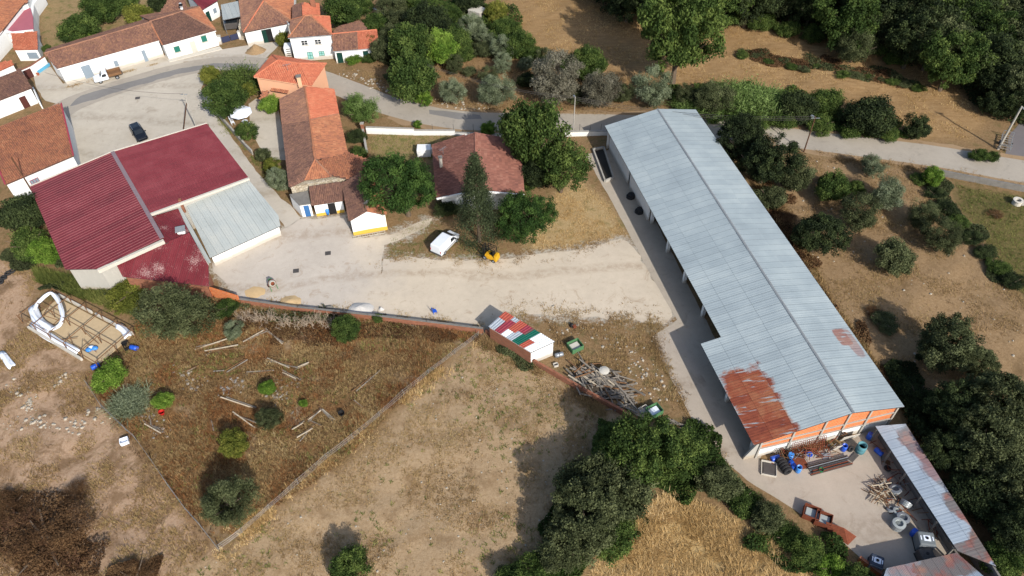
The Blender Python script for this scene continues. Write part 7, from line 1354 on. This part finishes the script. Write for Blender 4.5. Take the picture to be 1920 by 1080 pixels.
for i, (x, y, yw) in enumerate(((1570, 822, .2), (1573, 826, .25))): g = G(x, y); log('rusty_girder', 'rusty beam propped against the brick gable', 'beam', 'beams at the gable', (g.x, g.y, 1.0), 2.2, axa + PI, 1.1 + .1 * i, 3, 1.1)
# ------------------------------------------------------------------ parasol and garden chairs, trailer frame, well
g = G(458, 232); t = thing('parasol', 'white octagonal parasol in the garden courtyard', 'parasol', g); cz = 2.2; V = [(0, 0, cz + .45)]; Rp = 1.75
for k in range(8): a = 2 * PI * k / 8; V.append((math.cos(a) * Rp, math.sin(a) * Rp, cz))
for k in range(8): a = 2 * PI * k / 8; V.append((math.cos(a) * Rp, math.sin(a) * Rp, cz - .18))
for k in range(8): mb = MB(); mb.add([V[0], V[1 + k], V[1 + (k + 1) % 8], V[9 + k], V[9 + (k + 1) % 8]], [(0, 1, 2), (1, 3, 4, 2)]); mb.build('canopy_panel', M_PLASTIC, t, False)
MB().tube([(0, 0, 0), (0, 0, cz + .5)], .03, 8).build('pole', M_GALV, t, False); MB().lathe([(.3, 0), (.28, .08), (.05, .1)], (0, 0, 0), n=12).build('base', M_CONC, t, False)
g = G(459, 233); t = thing('garden_table', 'white table under the parasol', 'table', (g.x + .25, g.y - .25, 0)); MB().lathe([(.02, .7), (.5, .7), (.5, .74), (.02, .75)], (0, 0, 0), n=16).build('top', M_PLASTIC, t, False); MB().tube([(0, 0, 0), (0, 0, .7)], .05, 8).build('leg', M_PLASTIC, t, False)
def garden_chair(label, px, py, rz):
    g = G(px, py); t = thing('garden_chair', label, 'chair', g, rz, 'white garden chairs'); MB().box((0, 0, .42), (.52, .52, .05)).build('seat', M_PLASTIC, t, False); MB().box((-.28, 0, .7), (.05, .5, .55)).build('backrest', M_PLASTIC, t, False)
    for x in (-.22, .22):
        for y in (-.22, .22): MB().bar((x, y, 0), (x, y, .42), .05).build('leg', M_PLASTIC, t, False)
    for s in (-1, 1): MB().bar((-.25, s * .27, .62), (.2, s * .27, .62), .05).build('armrest', M_PLASTIC, t, False)
garden_chair('white garden chair left of the parasol', 434, 226, .4); garden_chair('white garden chair below the parasol, to the right', 467, 238, 2.2); garden_chair('white garden chair below the first chair', 437, 233, .6)
c = G(1884, 272); t = thing('flatbed_frame', 'grey slatted trailer frame at the foot of the concrete lamp pole', 'trailer', c, 1.05)
for y in (-.7, .7): MB().bar((-2.0, y, .5), (2.0, y, .5), .12).build('side_rail', M_GALV, t, False)
for i in range(7): x = -1.9 + i * .63; MB().box((x, 0, .56), (.16, 1.5, .05)).build('slat', M_WOOD, t, False)
for s in (-1, 1): wheel(t, 0, s * .8, .3)
for x in (-1.95, 1.95): MB().bar((x, -.7, .5), (x, -.7, 1.2), .06).build('stake', M_GALV, t, False); MB().bar((x, .7, .5), (x, .7, 1.2), .06).build('stake', M_GALV, t, False); MB().bar((x, -.7, 1.18), (x, .7, 1.18), .06).build('end_rail', M_GALV, t, False)
c = G(1905, 383); t = thing('well', 'round pale stone well in the right-hand meadow', 'well', c); t.scale = (.75, .75, .75); MB().lathe([(.55, 0), (.8, 0), (.8, .9), (.9, .9), (.9, 1.05), (.5, 1.05), (.5, .1)], (0, 0, 0), n=18).build('ring', M_CONC_PALE, t, False); MB().lathe([(.0, .5), (.52, .5)], (0, 0, 0), n=18).build('dark_water', M_GLASS, t, False); MB().box((1.0, -.1, .3), (.5, .7, .6)).build('basin', M_CONC, t, False)
c = G(1893, 214); tag(MB().box((0, 0, .3), (.9, 1.2, .6), .4, .9).build('stone_block', M_CONC_PALE), 'pale stone block behind the concrete lamp pole', 'block').location = c
# manholes and small marks of the yard
for x, y, lb in ((615, 475, 'square iron manhole cover in the middle of the concrete yard'), (555, 508, 'worn manhole cover left of the middle of the yard'), (258, 184, 'iron grating on the forecourt')): g = G(x, y); o = MB().box((0, 0, .012), (.75, .7, .024), .15).build('manhole_cover', M_DARKSTEEL); o.location = (g.x, g.y, .016); tag(o, lb, 'manhole')
def heap(label, px, py, r, h, mt, cat, seed):
    g = G(px, py); V, F = [(0, 0, h)], []; rr = random.Random(seed); n = 14; K = 4
    for k in range(1, K + 1):
        for i in range(n): a = 2 * PI * i / n; q = r * k / K * (1 + rr.uniform(-.12, .12)); V.append((math.cos(a) * q, math.sin(a) * q * .75, h * (1 - (k / K)) ** 1.2 * rr.uniform(.85, 1.1) + (.0 if k < K else -.05)))
    for i in range(n): F.append((0, 1 + i, 1 + (i + 1) % n))
    for k in range(K - 1):
        for i in range(n): a = 1 + k * n + i; b = 1 + k * n + (i + 1) % n; F.append((a, a + n, b + n, b))
    o = MB().add(V, F).build('heap', mt, smooth=True); o.location = (g.x, g.y, .02); return tag(o, label, cat)
M_SANDH = plain('building_sand', S(226, 190, 140), .95, var=.12); M_GRAVEL = plain('white_gravel', S(226, 218, 208), .95, var=.15)
heap('spread heap of yellow sand by the yard wall', 545, 566, 1.5, .35, M_SANDH, 'sand heap', 1); heap('pale gravel heap against the yard wall', 676, 580, 1.7, .6, M_GRAVEL, 'gravel heap', 2); heap('small dark soil heap by the yard wall', 616, 577, .7, .3, M_CONC_DARK, 'soil heap', 3); heap('thin orange sand patch near the block wall', 478, 548, 1.6, .1, M_SANDH, 'sand heap', 4); heap('heap of dry twigs by the tiled barn', 480, 96, 1.9, 1.4, plain('dry_twigs', S(176, 144, 106), .95, var=.45, scale=7), 'twig heap', 5)
g = G(700, 586); heap('white limestone lump beside the gravel heap', 715, 580, .4, .4, M_GRAVEL, 'stone', 6)
# stones: rubble of the field, uncountable
def stones(name, label, q, rmin, rmax, mt, seed):
    r = np.random.RandomState(seed); n = len(q); base = np.array([[1, 0, -.2], [0, 1, -.2], [-1, 0, -.2], [0, -1, -.2], [.6, .5, .55], [-.5, .6, .5], [-.5, -.6, .55], [.6, -.55, .5]]); fc = np.array([[0, 1, 5, 4], [1, 2, 6, 5], [2, 3, 7, 6], [3, 0, 4, 7], [4, 5, 6, 7]])
    s = (rmin + (rmax - rmin) * r.rand(n) ** 2.5); a = r.rand(n) * 6.28; v = base[None] * (1 + r.normal(0, .18, (n, 8, 3))); x = v[..., 0] * np.cos(a)[:, None] - v[..., 1] * np.sin(a)[:, None]; y = v[..., 0] * np.sin(a)[:, None] + v[..., 1] * np.cos(a)[:, None]; z = relief(q[:, 0], q[:, 1])
    w = np.stack([x * s[:, None] + q[:, 0:1], y * s[:, None] + q[:, 1:2], v[..., 2] * s[:, None] * .8 + z[:, None]], -1).reshape(-1, 3); f = (np.arange(n) * 8)[:, None, None] + fc[None]; o = link(name, np_mesh(name, w, f.reshape(-1, 4)), mt); tag(o, label, 'stones', kind='stuff')
def near_line(pts, n, sd, seed):
    r = np.random.RandomState(seed); P = [np.array(G2(*p)) for p in pts]; out = []
    for i in range(n): k = r.randint(len(P) - 1); out.append(P[k] + (P[k + 1] - P[k]) * r.rand() + r.normal(0, sd, 2))
    return np.array(out)
M_STN = plain('pale_limestone', S(196, 182, 162), .95, var=.25)
stones('rubble', 'pale rubble lying in curved lines on the left field', np.concatenate([near_line([(20, 720), (50, 750), (75, 790), (90, 810)], 60, .6, 1), near_line([(20, 795), (70, 800), (120, 800), (160, 795), (195, 768)], 90, .55, 2), near_line([(100, 720), (130, 705)], 30, .4, 3), near_line([(60, 735), (50, 765)], 30, .4, 4)]), .05, .28, M_STN, 1)
stones('rubble', 'grey-white rubble patches in the weedy field', np.concatenate([near_line([(340, 690), (352, 720), (375, 735)], 90, .6, 5), near_line([(420, 735), (440, 728), (465, 712)], 70, .5, 6), near_line([(510, 715), (530, 735), (510, 755)], 80, .4, 7), near_line([(270, 770), (290, 800), (310, 820)], 60, .4, 8), near_line([(540, 722), (560, 720)], 30, .3, 9)]), .04, .26, plain('grey_limestone', S(176, 166, 154), .95, var=.25), 2)
stones('stones', 'scattered white stones on the sandy field', in_region('sand', 260, 20), .04, .16, M_STN, 3)
stones('stones', 'stony rubble on the bank above the road', near_line([(640, 135), (700, 158), (760, 178), (830, 195), (920, 203)], 260, .7, 10), .05, .3, M_STN, 4)
stones('rubble', 'broken pale rubble around the timber heap', np.concatenate([near_line([(1180, 640), (1200, 690), (1230, 740)], 120, 1.2, 11), near_line([(1000, 600), (1100, 615), (1180, 630)], 90, 1.0, 12)]), .04, .22, M_STN, 5)
stones('stones', 'white stones on the slope east of the warehouse', in_region('east', 160, 21), .05, .2, M_STN, 6)
# clutter in the shade of the bays
for i, (a_, lb) in enumerate(((12, 'dark wheel stack in the first shaded bay of the warehouse'), (15.2, 'dark machine part in the shaded bay beside the white wall'))): p = wp(a_, .1 if i == 0 else .2, 0); t = thing('machine_part', lb, 'machine part', p); MB().lathe([(.2, 0), (.6, 0), (.6, .3), (.2, .3)], (0, 0, .02), n=16).build('tyre', M_RUBBER, t, False); MB().lathe([(.1, 0), (.5, 0), (.5, .25), (.1, .25)], (.1, .05, .33), n=16).build('upper_tyre', M_RUBBER, t, False)

# scrap of the gable yard: rods, pipes and plates thrown together
SCR = []
for sd in range(6):
    r = random.Random(40 + sd); mb = MB(); mb.tube([(-.5, 0, 0), (-.1, r.uniform(-.04, .04), r.uniform(-.03, .03)), (.5, r.uniform(-.05, .05), 0)], .03 if sd % 2 else .045, 6); me = mb.mesh('scrap_rod'); me.materials.append((M_RUST, M_DARKSTEEL, M_RUST, M_GALV, M_WOOD_BROWN, M_RUST)[sd]); SCR.append(me)
def scrap(label, group, a, b, n, spread, hmax, lmin, lmax, seed):
    r = random.Random(seed); A, B = G(*a), G(*b)
    for i in range(n):
        p = A.lerp(B, r.random()) + Vector((r.gauss(0, spread), r.gauss(0, spread), 0)); o = bpy.data.objects.new('scrap_rod', SCR[i % 6]); COL.objects.link(o); o.location = (p.x, p.y, .08 + hmax * r.random() ** 1.5); o.rotation_euler = (0, r.gauss(0, .35), r.uniform(0, 6.28)); o.scale = (r.uniform(lmin, lmax), 1, 1); tag(o, label, 'scrap', group)
scrap('rusty rod or pipe in the scrap along the brick gable', 'scrap along the gable', (1462, 858), (1560, 842), 60, .4, .9, .8, 2.2, 1)
scrap('dark rod in the clutter under the open shed', 'clutter under the open shed', (1640, 830), (1760, 1010), 40, .35, .5, .6, 1.8, 2)
scrap('thin rod among the wire coils', 'rods among the coils', (1655, 905), (1690, 975), 24, .5, .5, .8, 1.8, 3)
for i, (x, y, sx, sy, mt, lb) in enumerate(((1549, 856, .9, .7, M_GALV, 'crumpled grey sheet on the ground by the white board'), (1600, 858, 1.2, .5, M_DARKSTEEL, 'dark flat plate near the teal drum'), (1560, 866, .8, .6, M_CONC_PALE, 'small pale sheet behind the steel bundle'), (1450, 868, .9, .5, M_RUST, 'rusty frame plate beside the engine tray'), (1665, 868, .7, .5, M_WOOD_BROWN, 'brown board lying by the open shed'))):
    g = G(x, y); o = MB().box((0, 0, .05), (sx, sy, .05), i * .7).build('scrap_plate', mt); o.location = (g.x, g.y, .03); o.rotation_euler = (.12, .08 * i, 0); tag(o, lb, 'scrap')
g = G(615, 402); t = thing('water_jug', 'light blue plastic tub in the annex doorway', 'tub', (g.x, g.y, 0)); MB().lathe([(.22, 0), (.3, .7), (.26, .95), (.1, 1.05)], (0, 0, .02), n=14).build('shell', M_LBLUE, t, False, smooth=True); MB().lathe([(.1, 0), (.1, .08), (0, .08)], (0, 0, 1.06), n=10).build('cap', M_PLASTIC, t, False)
g = G(692, 441); t = thing('drying_rack', 'low cream rack lying along the ochre band of the gabled annex', 'rack', (g.x, g.y, .05), math.atan2(G(730, 437).y - G(680, 446).y, G(730, 437).x - G(680, 446).x))
for y in (-.22, .22): MB().bar((-2.2, y, .05), (2.2, y, .05), .05).build('rail', M_CONC_PALE, t, False)
for i in range(14): MB().bar((-2.1 + i * .32, -.2, .05), (-2.1 + i * .32, .2, .05), .04).build('rung', M_CONC_PALE, t, False)

M_GAPSHADE = plain('timber_gap_shade', S(84, 72, 60), .95, var=.5, scale=5)  # dark brown for added mounds that paint the shaded gaps between the timbers
heap('dark mound added under the timber heap as its shaded gaps', 1128, 722, 3.2, .55, M_GAPSHADE, 'shade mound', 11); heap('low dark mound added as shaded gaps at the upper end of the timber heap', 1098, 706, 1.8, .45, M_GAPSHADE, 'shade mound', 12)
for i in range(40): g = G(1078 + pr.random() * 60, 690 + pr.random() * 40); log('timber', 'grey weathered timber in the heap by the brick wall', 'timber', 'timbers of the heap', (g.x, g.y, .25 + .5 * pr.random()), pr.uniform(1.4, 2.8), -1.0 + pr.gauss(0, .25), pr.gauss(0, .12), (0, 1, 4, 2)[i % 4], 1.2)
